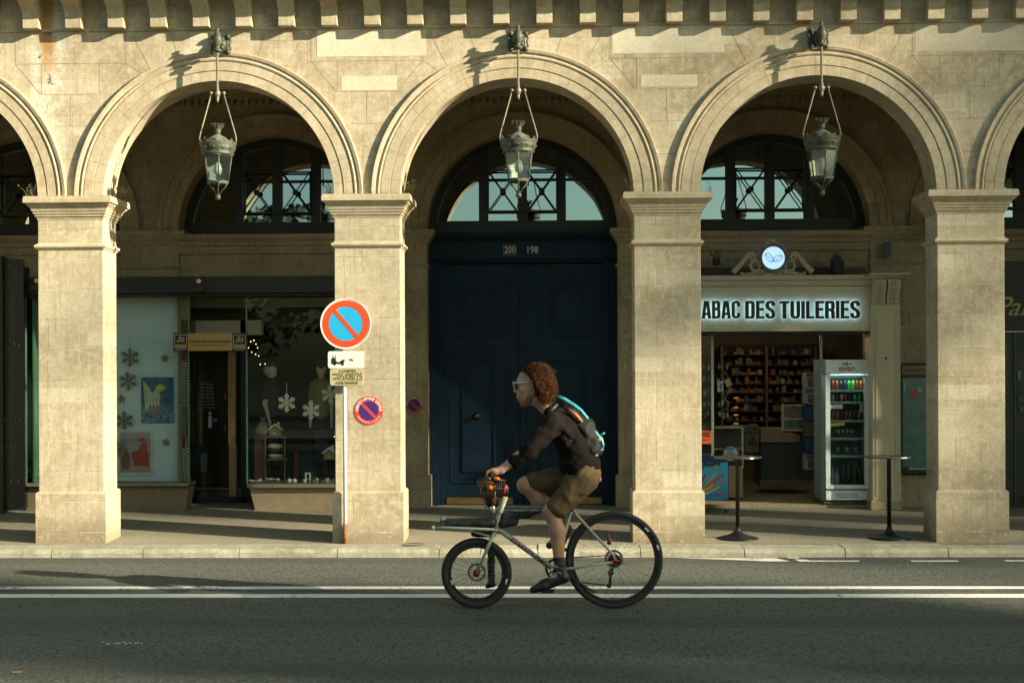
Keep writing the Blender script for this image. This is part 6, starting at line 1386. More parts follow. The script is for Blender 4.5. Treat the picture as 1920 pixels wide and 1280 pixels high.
# ================================================================== soft bodies from distance fields (surface nets)
class Field:
    def __init__(s, lo, hi, res):
        s.lo = np.array(lo, float); s.res = res; s.n = np.ceil((np.array(hi)-s.lo)/res).astype(int)+1
        s.d = np.full(s.n, 1.0, np.float32)
    def block(s, a, b, m):
        i0 = np.maximum(0, np.floor((np.minimum(a, b)-m-s.lo)/s.res).astype(int)); i1 = np.minimum(s.n, np.ceil((np.maximum(a, b)+m-s.lo)/s.res).astype(int)+1)
        if np.any(i1 <= i0): return None
        sl_ = tuple(slice(p, q) for p, q in zip(i0, i1))
        g = np.meshgrid(*[s.lo[k]+s.res*np.arange(i0[k], i1[k]) for k in range(3)], indexing='ij')
        return sl_, g
    def put(s, sl_, v, k):
        o = s.d[sl_]
        if k <= 0: s.d[sl_] = np.minimum(o, v); return
        h = np.clip(0.5+0.5*(o-v)/k, 0, 1); s.d[sl_] = o*(1-h)+v*h-k*h*(1-h)
    def cone(s, a, b, ra, rb, k=0.02, fy=1.0):
        a = np.array(a, float); b = np.array(b, float); m = max(ra, rb)*max(1, fy)+k+3*s.res; r = s.block(a, b, m)
        if r is None: return
        sl_, g = r; ab = b-a; L = max(1e-9, ab.dot(ab)); p = [g[i]-a[i] for i in range(3)]
        t = np.clip((p[0]*ab[0]+p[1]*ab[1]+p[2]*ab[2])/L, 0, 1)
        v = np.sqrt((p[0]-t*ab[0])**2+((p[1]-t*ab[1])/fy)**2+(p[2]-t*ab[2])**2)-(ra+(rb-ra)*t)
        s.put(sl_, v.astype(np.float32), k)
    def ell(s, c, r, k=0.02, tilt=0.0):
        c = np.array(c, float); r = np.array(r, float); m = r.max()+k+3*s.res; q = s.block(c, c, m)
        if q is None: return
        sl_, g = q; x, y, z = g[0]-c[0], g[1]-c[1], g[2]-c[2]
        if tilt: x, z = x*math.cos(tilt)+z*math.sin(tilt), -x*math.sin(tilt)+z*math.cos(tilt)
        k0 = np.sqrt((x/r[0])**2+(y/r[1])**2+(z/r[2])**2)+1e-9; k1 = np.sqrt((x/r[0]**2)**2+(y/r[1]**2)**2+(z/r[2]**2)**2)+1e-9
        s.put(sl_, (k0*(k0-1)/k1).astype(np.float32), k)
    def cut(s, p, n, soft=0.0):                       # remove the side n points to
        g = np.meshgrid(*[s.lo[k]+s.res*np.arange(s.n[k]) for k in range(3)], indexing='ij', sparse=True)
        v = (g[0]-p[0])*n[0]+(g[1]-p[1])*n[1]+(g[2]-p[2])*n[2]
        s.d = np.maximum(s.d, v.astype(np.float32))
    def wrinkle(s, amp, f=38.0, seed=0.0):
        g = np.meshgrid(*[s.lo[k]+s.res*np.arange(s.n[k]) for k in range(3)], indexing='ij', sparse=True)
        x, y, z = g
        w_ = np.sin(f*(0.7*x+0.9*z)+3*np.sin(9*y+seed)+2.2*np.sin(14*x-seed))*np.sin(f*0.45*(y*1.3-z*0.6)+2*np.sin(11*z+seed*2))
        w2 = np.sin(f*1.9*(0.8*x-0.5*z)+2*np.sin(17*y+12*z))
        s.d = s.d+(amp*(0.7*w_+0.35*w2)).astype(np.float32)
    def mesh(s):
        d = s.d; neg = d < 0; nx, ny, nz = d.shape
        cs = [(i, j, k) for i in (0, 1) for j in (0, 1) for k in (0, 1)]
        cnt = np.zeros((nx-1, ny-1, nz-1), np.int8)
        for i, j, k in cs: cnt += neg[i:nx-1+i, j:ny-1+j, k:nz-1+k]
        act = (cnt > 0) & (cnt < 8); idx = -np.ones(act.shape, np.int64); ii = np.argwhere(act); idx[act] = np.arange(len(ii))
        acc = np.zeros((len(ii), 3)); num = np.zeros(len(ii))
        for a in cs:
            for ax in range(3):
                if a[ax]: continue
                b = list(a); b[ax] = 1
                da = d[ii[:,0]+a[0], ii[:,1]+a[1], ii[:,2]+a[2]]; db = d[ii[:,0]+b[0], ii[:,1]+b[1], ii[:,2]+b[2]]
                m = (da < 0) != (db < 0); t = np.where(m, da/(da-db+1e-12), 0)
                p = np.tile(np.array(a, float), (len(ii), 1)); p[:, ax] += t
                acc[m] += p[m]; num[m] += 1
        V = (ii+acc/num[:, None])*s.res+s.lo; F = []
        for ax in range(3):
            o = [q for q in range(3) if q != ax]
            A = neg; B = np.roll(neg, -1, ax); e = np.argwhere((A != B))
            e = e[(e[:, ax] < d.shape[ax]-1) & (e[:, o[0]] > 0) & (e[:, o[1]] > 0) & (e[:, o[0]] < d.shape[o[0]]-1) & (e[:, o[1]] < d.shape[o[1]]-1)]
            q = []
            for u, v in ((0, 0), (1, 0), (1, 1), (0, 1)):
                c = e.copy(); c[:, o[0]] -= u; c[:, o[1]] -= v; q.append(idx[c[:,0], c[:,1], c[:,2]])
            q = np.stack(q, 1); sgn = neg[e[:,0], e[:,1], e[:,2]]
            if ax == 1: sgn = ~sgn
            q[~sgn] = q[~sgn][:, ::-1]; F.append(q[(q >= 0).all(1)])
        return V, np.concatenate(F)
    def build(s, name, mat, parent=None, smooth=2):
        V, F = s.mesh(); o0 = origin_of(parent)
        # light Laplacian smoothing
        for _ in range(smooth):
            acc = np.zeros_like(V); n = np.zeros(len(V))
            for a, b in ((0,1),(1,2),(2,3),(3,0)):
                np.add.at(acc, F[:,a], V[F[:,b]]); np.add.at(acc, F[:,b], V[F[:,a]]); np.add.at(n, F[:,a], 1); np.add.at(n, F[:,b], 1)
            V = V*0.5+0.5*acc/np.maximum(n, 1)[:, None]
        me = bpy.data.meshes.new(name); me.from_pydata([tuple(v) for v in V-np.array(o0)], [], [tuple(int(i) for i in f) for f in F])
        me.materials.append(mat); me.polygons.foreach_set('use_smooth', [True]*len(me.polygons)); me.update()
        o = bpy.data.objects.new(name, me); COL.objects.link(o)
        if parent is not None: o.parent = parent
        return o
YR = 10.67; KR = YR/FPX
def R_(px, py, dy=0.0): p = W(px, py, YR+dy); return (p.x, p.y, p.z)
def fieldpx(px0, px1, py0, py1, d0, d1, res):
    xs = [W(a, b, YR+c) for a in (px0, px1) for b in (py0, py1) for c in (d0, d1)]
    return Field((min(p.x for p in xs), YR+d0, min(p.z for p in xs)), (max(p.x for p in xs), YR+d1, max(p.z for p in xs)), res)
def skinmat():
    m, t, n, l = nm('skin'); tc = N(t, 'ShaderNodeTexCoord').outputs['Object']; f = noise(t, tc, 9, 4, 0.6); g = noise(t, tc, 60, 3, 0.6)
    c = mixc(t, (0.40, 0.20, 0.12), (0.52, 0.29, 0.18), ramp(t, f, 0.35, 0.65)); c = mixc(t, c, (0.30, 0.12, 0.07), math_(t, 'MULTIPLY', ramp(t, g, 0.55, 0.8), 0.35))
    p = finish(t, c, 0.5, 0, g, 0.12, 0.004); p.inputs['Subsurface Weight'].default_value = 0.12; p.inputs['Subsurface Radius'].default_value = (0.02, 0.008, 0.004); return m
skin = skinmat()
man = thing('person', R_(1045, 1141, 0)[:2]+(0.0,), 'cyclist with curly auburn hair, white sunglasses, dark jacket and brown shorts', 'person')
HX = 0.27
# ---- body
F = fieldpx(888, 1145, 664, 1122, -0.38, 0.38, 0.0048)
F.cone(R_(1094, 886), R_(1078, 838), 0.105, 0.10, 0.04, 1.3); F.cone(R_(1078, 838), R_(1056, 798), 0.10, 0.108, 0.04, 1.35); F.cone(R_(1056, 798), R_(1042, 782), 0.10, 0.07, 0.04, 1.4)
F.cone(R_(1046, 784), R_(1010, 750), 0.060, 0.052, 0.03)
for sg in (-1, 1):
    sh_ = R_(1034, 794, sg*0.165); el = R_(992, 842, sg*0.275); wr = R_(939, 881, sg*HX)
    F.cone(R_(1046, 790, sg*0.06), sh_, 0.07, 0.058, 0.04); F.cone(sh_, el, 0.054, 0.042, 0.02); F.cone(el, R_(972, 858, sg*0.275), 0.043, 0.044, 0.015); F.cone(R_(972, 858, sg*0.275), wr, 0.043, 0.027, 0.02, 0.95)
for sg, hp, kn, ca, an in ((-1, (1097, 892), (1034, 958), (1045, 995), (1049, 1060)), (1, (1092, 890), (986, 909), (1012, 938), (1050, 978))):
    d = sg*0.10
    F.cone(R_(*hp, sg*0.085), R_(*kn, d), 0.092, 0.060, 0.03); F.ell(R_(kn[0]-2, kn[1], d), (0.056, 0.054, 0.06), 0.02)
    F.cone(R_(*kn, d), R_(*ca, d), 0.054, 0.060, 0.03); F.cone(R_(*ca, d), R_(*an, d), 0.058, 0.036, 0.02)
    t_ = (1008, 1100) if sg < 0 else (1034, 1018); h_ = (1056, 1076) if sg < 0 else (1060, 990)
    F.cone(R_(*an, d), R_(*h_, d), 0.036, 0.036, 0.02); F.cone(R_(*h_, d), R_(*t_, d), 0.034, 0.026, 0.02, 1.3)
# head
F.ell(R_(996, 713), (0.100, 0.077, 0.100), 0.01); F.ell(R_(986, 730), (0.068, 0.060, 0.086), 0.03, 0.12); F.cone(R_(1006, 742), R_(987, 754), 0.048, 0.034, 0.03, 1.15)
F.ell(R_(981.0, 757.5), (0.026, 0.028, 0.022), 0.02); F.ell(R_(980.5, 743), (0.042, 0.040, 0.036), 0.025); F.ell(R_(984, 727), (0.062, 0.056, 0.050), 0.03); F.cone(R_(972, 715), R_(971, 720), 0.016, 0.012, 0.015, 2.0); F.cone(R_(971.5, 720), R_(965.2, 732.5), 0.011, 0.0115, 0.014); F.ell(R_(968, 734.5, -0.010), (0.011, 0.008, 0.008), 0.008); F.ell(R_(968, 734.5, 0.010), (0.011, 0.008, 0.008), 0.008)
F.ell(R_(971.8, 743.5), (0.013, 0.023, 0.0065), 0.010); F.ell(R_(972.8, 747.8), (0.012, 0.021, 0.0065), 0.010)
for sg in (-1, 1):
    F.ell(R_(980, 729, sg*0.045), (0.026, 0.020, 0.026), 0.02)
    F.ell(R_(1010, 731, sg*0.074), (0.019, 0.009, 0.031), 0.004, -0.15); F.cone(R_(1008, 731, sg*0.07), R_(1009, 737, sg*0.070), 0.012, 0.010, 0.01)
# hands: palm, four curled fingers, thumb
bar = (921.5, 889.5)
for sg in (-1, 1):
    bc = R_(*bar, sg*HX); wr = R_(939, 881, sg*HX)
    F.cone(wr, (bc[0]+0.022, bc[1]-0.012*1, bc[2]+0.026), 0.027, 0.024, 0.015, 1.25); F.cone((bc[0]+0.030, bc[1]-0.02, bc[2]+0.020), (bc[0]+0.030, bc[1]+0.022, bc[2]+0.020), 0.021, 0.021, 0.015)
    F.cone((bc[0]+0.008, bc[1]-0.028, bc[2]+0.032), (bc[0]+0.008, bc[1]+0.028, bc[2]+0.032), 0.015, 0.015, 0.012)
    for i, (o_, ln) in enumerate(((-0.031, 0.92), (-0.0105, 1.04), (0.0105, 1.0), (0.031, 0.82))):
        oy = bc[1]+o_*-sg
        k_ = [(bc[0]+0.004, oy, bc[2]+0.036), (bc[0]-0.029*ln, oy, bc[2]+0.022), (bc[0]-0.034*ln, oy, bc[2]-0.006), (bc[0]-0.014, oy, bc[2]-0.029*ln)]
        F.cone(k_[0], k_[1], 0.0105, 0.0097, 0.003); F.cone(k_[1], k_[2], 0.0097, 0.009, 0.002); F.cone(k_[2], k_[3], 0.009, 0.0078, 0.002)
    ty = bc[1]-sg*0.045*-1 if sg < 0 else bc[1]-0.045
    F.cone((bc[0]+0.026, bc[1]-sg*0.03, bc[2]+0.012), (bc[0]+0.012, bc[1]-sg*0.052, bc[2]-0.012), 0.014, 0.0115, 0.006); F.cone((bc[0]+0.012, bc[1]-sg*0.052, bc[2]-0.012), (bc[0]-0.014, bc[1]-sg*0.050, bc[2]-0.022), 0.0112, 0.009, 0.003)
body = F.build('body', skin, man, 1)
del F
# ---- jacket
jk = simple('dark_jacket', (0.0085, 0.0062, 0.005), 0.9, 0, 0.35, 22, 0.3, spec=0.12)
J = fieldpx(935, 1140, 740, 905, -0.38, 0.38, 0.0062)
J.cone(R_(1090, 878), R_(1078, 838), 0.142, 0.132, 0.04, 1.25); J.cone(R_(1078, 838), R_(1060, 802), 0.132, 0.128, 0.05, 1.3); J.cone(R_(1060, 802), R_(1048, 786), 0.12, 0.085, 0.05, 1.45)
J.cone(R_(1046, 780), R_(1032, 769), 0.068, 0.062, 0.03)
J.ell(R_(1086, 868), (0.150, 0.175, 0.10), 0.04)
for sg in (-1, 1):
    sh_ = R_(1035, 796, sg*0.165); el = R_(993, 846, sg*0.278)
    J.cone(R_(1048, 792, sg*0.06), sh_, 0.088, 0.078, 0.05); J.cone(sh_, el, 0.080, 0.062, 0.04); J.cone(el, R_(965, 864, sg*0.275), 0.060, 0.050, 0.03)
J.wrinkle(0.0075, 30, 1.0); J.wrinkle(0.003, 70, 2.0)
c0 = R_(0+1085, 889); J.cut(c0, (0.03, 0, -1))
jo = J.build('jacket', jk, man, 1); del J
# ---- shorts: near leg and far leg in one garment
sm_ = simple('brown_shorts', (0.115, 0.078, 0.038), 0.9, 0, 0.3, 16, 0.3, spec=0.15)
S = fieldpx(985, 1140, 862, 970, -0.28, 0.28, 0.0055)
S.cone(R_(1094, 884), R_(1090, 896), 0.128, 0.124, 0.03, 1.25)
S.cone(R_(1096, 894, -0.085), R_(1046, 951, -0.10), 0.114, 0.087, 0.04); S.cone(R_(1092, 892, 0.085), R_(1004, 904, 0.10), 0.108, 0.083, 0.03)
kn = np.array(R_(1046, 951, -0.10)); hp = np.array(R_(1096, 894, -0.085)); u = (kn-hp)/np.linalg.norm(kn-hp)
S.wrinkle(0.007, 34, 2.5); S.wrinkle(0.003, 75, 1.5)
S.build('shorts', sm_, man, 1); del S
# ---- socks and shoes
sk = stripem('dark_socks', (0.05, 0.042, 0.045), (0.018, 0.017, 0.020), 150); shm2 = simple('black_shoe', (0.014, 0.014, 0.016), 0.45, 0, 0.3, 30, 0.1)
for sg, a, b, h_, t_ in ((-1, (1048, 1046), (1052, 1072), (1056, 1080), (1006, 1101)), (1, (1044, 968), (1056, 984), (1061, 992), (1036, 1018))):
    d = sg*0.10
    K_ = fieldpx(min(a[0], t_[0])-35, max(a[0], h_[0])+25, a[1]-15, max(h_[1], t_[1])+22, d-0.09, d+0.09, 0.005)
    K_.cone(R_(*a, d), R_(*b, d), 0.044, 0.043, 0.01); K_.wrinkle(0.002, 60); K_.build('sock', sk, man, 1)
    K_ = fieldpx(t_[0]-35, h_[0]+30, min(b[1], h_[1])-22, max(h_[1], t_[1])+25, d-0.10, d+0.10, 0.005)
    K_.cone(R_(b[0]+1, b[1]+1, d), R_(h_[0]+1, h_[1]+1, d), 0.044, 0.043, 0.02); K_.cone(R_(h_[0], h_[1]+1, d), R_(t_[0]+14, t_[1]-4, d), 0.046, 0.042, 0.02, 1.05); K_.cone(R_(t_[0]+14, t_[1]-4, d), R_(t_[0]-6, t_[1]+4, d), 0.042, 0.027, 0.02, 1.25)
    so_ = K_.build('shoe', shm2, man, 1)
    mb = MB()
    for q_ in range(3):
        p1 = R_(t_[0]+24+7*q_, t_[1]-24-3*q_ if sg < 0 else t_[1]-20-3*q_, d-0.040); p2 = (p1[0]+0.030, p1[1]-0.006, p1[2]-0.012)
        mb.tube([p1, p2], 0.004, 5)
    mb.build('laces', simple('pale_laces', (0.35, 0.35, 0.34), 0.6), so_)
# ---- hair: a mass and many curls
hm = None
def hairmat():
    m, t, n, l = nm('auburn_hair'); tc = N(t, 'ShaderNodeTexCoord').outputs['Object']; f = noise(t, tc, 26, 5, 0.7); g = noise(t, tc, 120, 3, 0.6)
    c = mixc(t, (0.018, 0.009, 0.005), (0.12, 0.042, 0.011), ramp(t, f, 0.40, 0.72)); c = mixc(t, c, (0.24, 0.10, 0.025), math_(t, 'MULTIPLY', ramp(t, g, 0.5, 0.8), 0.5)); finish(t, c, 0.75, 0, g, 0.8, 0.006, spec=0.15); return m
hm = hairmat()
H = fieldpx(965, 1055, 665, 775, -0.16, 0.16, 0.0030)
H.ell(R_(1002, 707), (0.084, 0.082, 0.074), 0.01, -0.2); H.ell(R_(1011, 718), (0.074, 0.086, 0.074), 0.02); H.ell(R_(1021, 736), (0.052, 0.080, 0.050), 0.02)
H.cone(R_(988, 700), R_(1004, 697), 0.045, 0.062, 0.03, 1.1)
hr = H.build('hair', simple('hair_roots', (0.022, 0.010, 0.005), 0.8, 0, 0.5, 60, 0.6, spec=0.1), man, 1); del H
rh = random.Random(12); hb_ = MB()
cen = Vector(R_(1000.5, 717)); forw = Vector((-1, 0, 0))
for i in range(6500):
    a = rh.uniform(-PI, PI); b = math.acos(rh.uniform(-0.75, 1)); u_ = Vector((math.sin(b)*math.cos(a), math.sin(b)*math.sin(a), math.cos(b)))
    if u_.x < -0.25 and u_.z < 0.30+0.25*(-u_.x): continue
    if u_.x < 0.05 and u_.z < 0.12: continue
    p_ = cen+Vector((u_.x*0.093, u_.y*0.086, u_.z*0.120+0.006)); Ln = rh.uniform(0.06, 0.135); n_ = 11
    side = u_.cross(Vector((0, 0, 1))).normalized() if abs(u_.z) < 0.98 else Vector((0, 1, 0)); ph = rh.uniform(0, 6.28); tw = rh.uniform(24, 46)*(1 if rh.random() < 0.5 else -1); am = rh.uniform(0.006, 0.012)
    d_ = (u_*0.75+Vector((0.80, 0, 0.10))).normalized(); q = p_.copy(); pts = []
    for k in range(n_+1):
        t_ = k/n_; e1 = d_.orthogonal().normalized(); e2 = d_.cross(e1); w_ = min(1, t_*3)*am
        pts.append(q+e1*math.cos(ph+tw*t_*Ln*10*0.6)*w_+e2*math.sin(ph+tw*t_*Ln*10*0.6)*w_)
        d_ = (d_+Vector((0.05, 0, -0.22))*1.0+Vector((rh.gauss(0, .10), rh.gauss(0, .10), rh.gauss(0, .10)))).normalized(); q = q+d_*Ln/n_
    r0 = rh.uniform(0.0012, 0.0021); hb_.tube(pts, [r0]*n_+[r0*0.3], 3, 0, True, False)
hb_.build('curls', hm, hr)
# short beard shadow and far sideburn left to the skin; sunglasses
sg_w = simple('white_frame', (0.70, 0.62, 0.66), 0.3); sg_l = simple('red_lens', (0.10, 0.012, 0.008), 0.25, 0.0, spec=0.4)
gl_ = MB()
for sg in (-1, 1):
    gl_.tube([R_(966, 717.5, sg*0.056), R_(974, 717.6, sg*0.074), R_(990, 716, sg*0.083), R_(1003, 714.5, sg*0.083), R_(1010, 718, sg*0.080)], [0.0048, 0.005, 0.0036, 0.0032, 0.003], 8)
gl_.tube([R_(966, 717.5, -0.056), R_(962.6, 717, -0.03), R_(961.8, 717, 0.0), R_(962.6, 717, 0.03), R_(966, 717.5, 0.056)], 0.005, 8)
glo = gl_.build('sunglasses', sg_w, man)
mb = MB(); vs = []; n = 14
for i in range(n+1):
    u = -1+2*i/n; dy = 0.062*u; bx_ = 961.4+6.0*u*u*1.0
    for py, off in ((717.5, 0), (722, -0.4), (727, 0.6), (729+1.0*(1-abs(u)*0), 1.8)):
        if abs(u) < 0.2 and py > 724: py = 724
        vs.append(R_(bx_+off, py, dy))
mb.add(vs, [(4*i+j, 4*i+j+1, 4*i+j+5, 4*i+j+4) for i in range(n) for j in range(3)], 0, True); lo = mb.build('lens', sg_l, glo)
md = lo.modifiers.new('solid', 'SOLIDIFY'); md.thickness = 0.003
# stubble and eyebrow
Bf = fieldpx(958, 1024, 726, 778, -0.12, 0.12, 0.0035)
Bf.ell(R_(986, 730), (0.070, 0.062, 0.088), 0.03, 0.12); Bf.cone(R_(1006, 742), R_(987, 754), 0.051, 0.037, 0.03, 1.15); Bf.ell(R_(981.5, 757.5), (0.027, 0.029, 0.024), 0.02)
p1_, p2_ = Vector(R_(975, 751)), Vector(R_(1006, 735)); dd_ = (p2_-p1_).normalized(); Bf.cut(p1_, (-dd_.z, 0, dd_.x)); Bf.wrinkle(0.0012, 120, 2)
Bf.build('beard', simple('stubble_beard', (0.17, 0.08, 0.045), 0.85, 0, 0.5, 90, 0.4), man, 0)
mb = MB(); mb.torus(R_(941, 879.5, -HX), 0.0275, 0.006, 24, 8, 'y'); 
v_ = Vector(R_(941, 879.5, -HX)); dirv = (Vector(R_(972, 858, -0.275))-Vector(R_(939, 881, -HX))).normalized()
rotm = Vector((0, 1, 0)).rotation_difference(dirv).to_matrix(); mb.v = [tuple(v_+rotm @ (Vector(p)-v_)) for p in mb.v]
mb.torus(R_(944.5, 877, -HX), 0.028, 0.004, 24, 8, 'y'); n_ = len(mb.v)//1; k_ = 24*8
tail = [tuple(Vector(R_(944.5, 877, -HX))+rotm @ (Vector(p)-Vector(R_(944.5, 877, -HX)))) for p in mb.v[k_:]]; mb.v = mb.v[:k_]+tail
mb.build('wristband', simple('lilac_band', (0.36, 0.26, 0.62), 0.5, 0, 0.2, 60), man)
# ---- backpack
bp_ = thing('backpack', R_(1098, 812), 'slim black backpack with a turquoise edge worn by the cyclist', 'backpack')
B = fieldpx(1040, 1150, 725, 880, -0.2, 0.2, 0.0058)
B.cone(R_(1070, 776), R_(1092, 803), 0.068, 0.092, 0.03, 1.5); B.cone(R_(1092, 803), R_(1112, 838), 0.092, 0.082, 0.03, 1.5); B.cone(R_(1058, 762), R_(1072, 776), 0.040, 0.062, 0.03, 1.5); B.ell(R_(1108, 845), (0.075, 0.13, 0.05), 0.03, 0.6)
B.wrinkle(0.006, 40, 4.0); bo = B.build('bag', simple('black_nylon', (0.009, 0.009, 0.010), 0.7, 0, 0.3, 18, 0.1, spec=0.25), bp_, 1); del B
tq = simple('turquoise_edge', (0.025, 0.24, 0.28), 0.35, 0, 0.2, 20)
mb = MB(); L_ = [(1046, 742), (1060, 748), (1076, 758), (1090, 769), (1102, 784), (1112, 801), (1121, 815), (1128, 822), (1131, 833), (1128, 842)]
for dy, rr in ((-0.05, 0.0105), (-0.075, 0.006)): mb.tube([R_(a, b+(2 if dy < -0.06 else 0), dy) for a, b in L_], rr, 8)
mb.tube([R_(1122, 817, -0.05), R_(1130, 813, -0.05), R_(1134, 811, -0.05)], 0.007, 8); mb.build('turquoise_edge', tq, bo)
mb = MB(); org = simple('rust_orange_strap', (0.30, 0.10, 0.025), 0.6, 0, 0.3, 30)
mb.tube([R_(1066, 768, -0.128), R_(1080, 778, -0.142), R_(1092, 791, -0.145)], [0.012, 0.015, 0.010], 8); mb.build('orange_strap', org, bo)
mb = MB(); mb.ball(R_(1123, 824, -0.07), 0.019, 12, 9, sc_=(1, 1, 0.8)); mb.build('orange_loop', simple('bright_orange_loop', (0.55, 0.16, 0.01), 0.5), bo)
mb = MB(); mb.tube([R_(1030, 772, -0.13), R_(1042, 778, -0.185), R_(1050, 800, -0.19), R_(1062, 822, -0.16), R_(1082, 832, -0.15)], [0.016, 0.018, 0.018, 0.015, 0.012], 8)
mb.tube([R_(1045, 758, -0.09), R_(1030, 772, -0.13)], [0.012, 0.016], 8); mb.build('shoulder_strap', simple('strap_webbing', (0.02, 0.02, 0.02), 0.6), bp_)
mb = MB(); p = R_(1119, 851, -0.10); mb.cbox(p, 0.022, 0.008, 0.03); mb.tube([R_(1112, 846, -0.10), R_(1132, 842, -0.08)], 0.003, 5); mb.build('grey_tag', simple('grey_tag', (0.30, 0.30, 0.28), 0.5), bo)
# ================================================================== the bicycle
bk = thing('bicycle', R_(1021, 1141)[:2]+(0.0,), 'pale grey green cargo bicycle with a small front wheel and a big rear wheel', 'bicycle')
fr_m = simple('frame_paint', (0.36, 0.37, 0.29), 0.35, 0, 0.1, 20, coat=0.3); blk = simple('bike_black', (0.014, 0.014, 0.013), 0.45, 0.1, 0.2, 30); rub = simple('tyre_rubber', (0.020, 0.020, 0.018), 0.75, 0, 0.2, 60, 0.2); alu2 = simple('spoke_steel', (0.30, 0.30, 0.28), 0.35, 0.9); redm = simple('red_anodised', (0.35, 0.03, 0.015), 0.3, 0.5)
def T(mb, pts, r, n=10): return mb.tube([R_(*p) for p in pts], [q for q in r] if isinstance(r, (list, tuple)) else r, n)
def wheel(cpx, R, rt, spokes, name, refl):
    c = R_(*cpx); c = (c[0], c[1], R)
    w_ = thing(name, c, None, None); w_.parent = bk; w_.location = Vector(c)-bk.location
    mb = MB(); mb.torus(c, R-rt, rt, 96, 14)
    for i in range(110):
        a = 2*PI*i/110
        for s_ in (-1, 1): mb.cbox((c[0]+(R-0.002)*math.cos(a+s_*0.012), c[1]+s_*rt*0.35, c[2]+(R-0.002)*math.sin(a+s_*0.012)), 0.006, rt*0.4, 0.006)
    mb.build('tyre', rub, w_)
    mb = MB(); mb.yring(c[0], c[2], R-2*rt-0.020, R-2*rt+0.004, c[1]-0.012, c[1]+0.012, 72); mb.build('rim', blk, w_)
    mb = MB()
    for i in range(spokes):
        a = 2*PI*i/spokes; s_ = 1 if i % 2 else -1; b = a+s_*(0.5 if i % 4 < 2 else -0.5)
        mb.tube([(c[0]+0.024*math.cos(b), c[1]+s_*0.028, c[2]+0.024*math.sin(b)), (c[0]+(R-2*rt-0.018)*math.cos(a), c[1], c[2]+(R-2*rt-0.018)*math.sin(a))], 0.0012, 4)
    mb.build('spokes', alu2, w_)
    mb = MB(); mb.lathe([(0.010, -0.05), (0.012, -0.035), (0.026, -0.03), (0.014, -0.02), (0.014, 0.02), (0.026, 0.03), (0.012, 0.035), (0.010, 0.05)], (0, 0), 20, axis='y'); mb.v = [(v[0]+c[0], v[1]+c[1], v[2]+c[2]) for v in mb.v]; mb.build('hub', redm, w_)
    mb = MB(); mb.yring(c[0], c[2], 0.052, 0.070, c[1]+0.040, c[1]+0.042, 40)
    for i in range(5): a = 2*PI*i/5; mb.tube([(c[0]+0.015*math.cos(a), c[1]+0.041, c[2]+0.015*math.sin(a)), (c[0]+0.055*math.cos(a+0.3), c[1]+0.041, c[2]+0.055*math.sin(a+0.3))], 0.003, 5)
    mb.build('brake_disc', alu2, w_)
    for a, rr, col in refl:
        a = math.radians(a); mb = MB(); p0 = Vector((c[0]+(rr-0.012)*math.cos(a), c[1]-rt*0.9-0.003, c[2]+(rr-0.012)*math.sin(a))); t_ = Vector((-math.sin(a), 0, math.cos(a)))*0.020
        mb.tube([p0-t_, p0+t_], 0.008, 6); mb.build('reflector', simple('reflector_'+col, {'w': (0.75, 0.75, 0.70), 'r': (0.5, 0.06, 0.03), 'o': (0.6, 0.5, 0.35)}[col], 0.3), w_)
    return c
RW = (1141-1050)*KR; FWR = (1141-1075)*KR
cR = wheel((1151.5, 1050), RW, 0.021, 28, 'rear_wheel', ((43, RW-0.02, 'w'), (16, RW-0.014, 'w'), (-102, RW-0.10, 'r')))
cF = wheel((893.5, 1075), FWR, 0.027, 28, 'front_wheel', ((200, FWR-0.055, 'o'), (-15, FWR-0.02, 'w')))
mb = MB()
T(mb, [(1071, 951, 0), (1042, 1066, 0)], 0.0165); T(mb, [(941, 951, 0), (1071, 952, 0)], 0.0145); T(mb, [(948, 930, 0), (924, 1004, 0)], 0.021)
T(mb, [(926, 990, 0), (940, 995, 0), (950, 1003, 0), (1034, 1064, 0)], [0.017, 0.019, 0.0205, 0.019]); 
for s_ in (-1, 1):
    T(mb, [(1071, 953, s_*0.012), (1082, 966, s_*0.045), (1150, 1040, s_*0.062), (1153, 1049, s_*0.063)], [0.012, 0.011, 0.010, 0.009]); T(mb, [(1044, 1067, s_*0.02), (1064, 1066, s_*0.05), (1150, 1053, s_*0.063)], [0.013, 0.012, 0.009])
mb.tube([R_(1042, 1066, -0.035), R_(1042, 1066, 0.035)], 0.022, 14)
mb.build('frame', fr_m, bk)
mb = MB(); T(mb, [(946, 951, 0.0), (1064, 952, 0.0)], 0.0152, 12); mb.build('top_tube_sleeve', simple('teal_wrap', (0.11, 0.21, 0.21), 0.4, 0, 0.5, 50), bk)
mb = MB()
T(mb, [(925, 1000, -0.045), (925, 1000, 0.045)], 0.016)
for s_ in (-1, 1): T(mb, [(925, 1001, s_*0.045), (916, 1022, s_*0.055), (894, 1074, s_*0.055)], [0.016, 0.014, 0.010])
mb.build('fork', fr_m, bk)
mb = MB(); T(mb, [(1071, 951, 0), (1089, 897, 0)], 0.0136); mb.tube([R_(1077, 955, -0.02), R_(1067, 951, -0.02)], 0.008, 6); mb.build('seat_post', blk, bk)
Sd = fieldpx(1050, 1130, 880, 912, -0.11, 0.11, 0.006); Sd.cone(R_(1062, 896), R_(1110, 894), 0.018, 0.03, 0.02, 1.2); Sd.cone(R_(1100, 894, -0.045), R_(1114, 893, -0.045), 0.02, 0.022, 0.02); Sd.cone(R_(1100, 894, 0.045), R_(1114, 893, 0.045), 0.02, 0.022, 0.02); Sd.build('saddle', blk, bk)
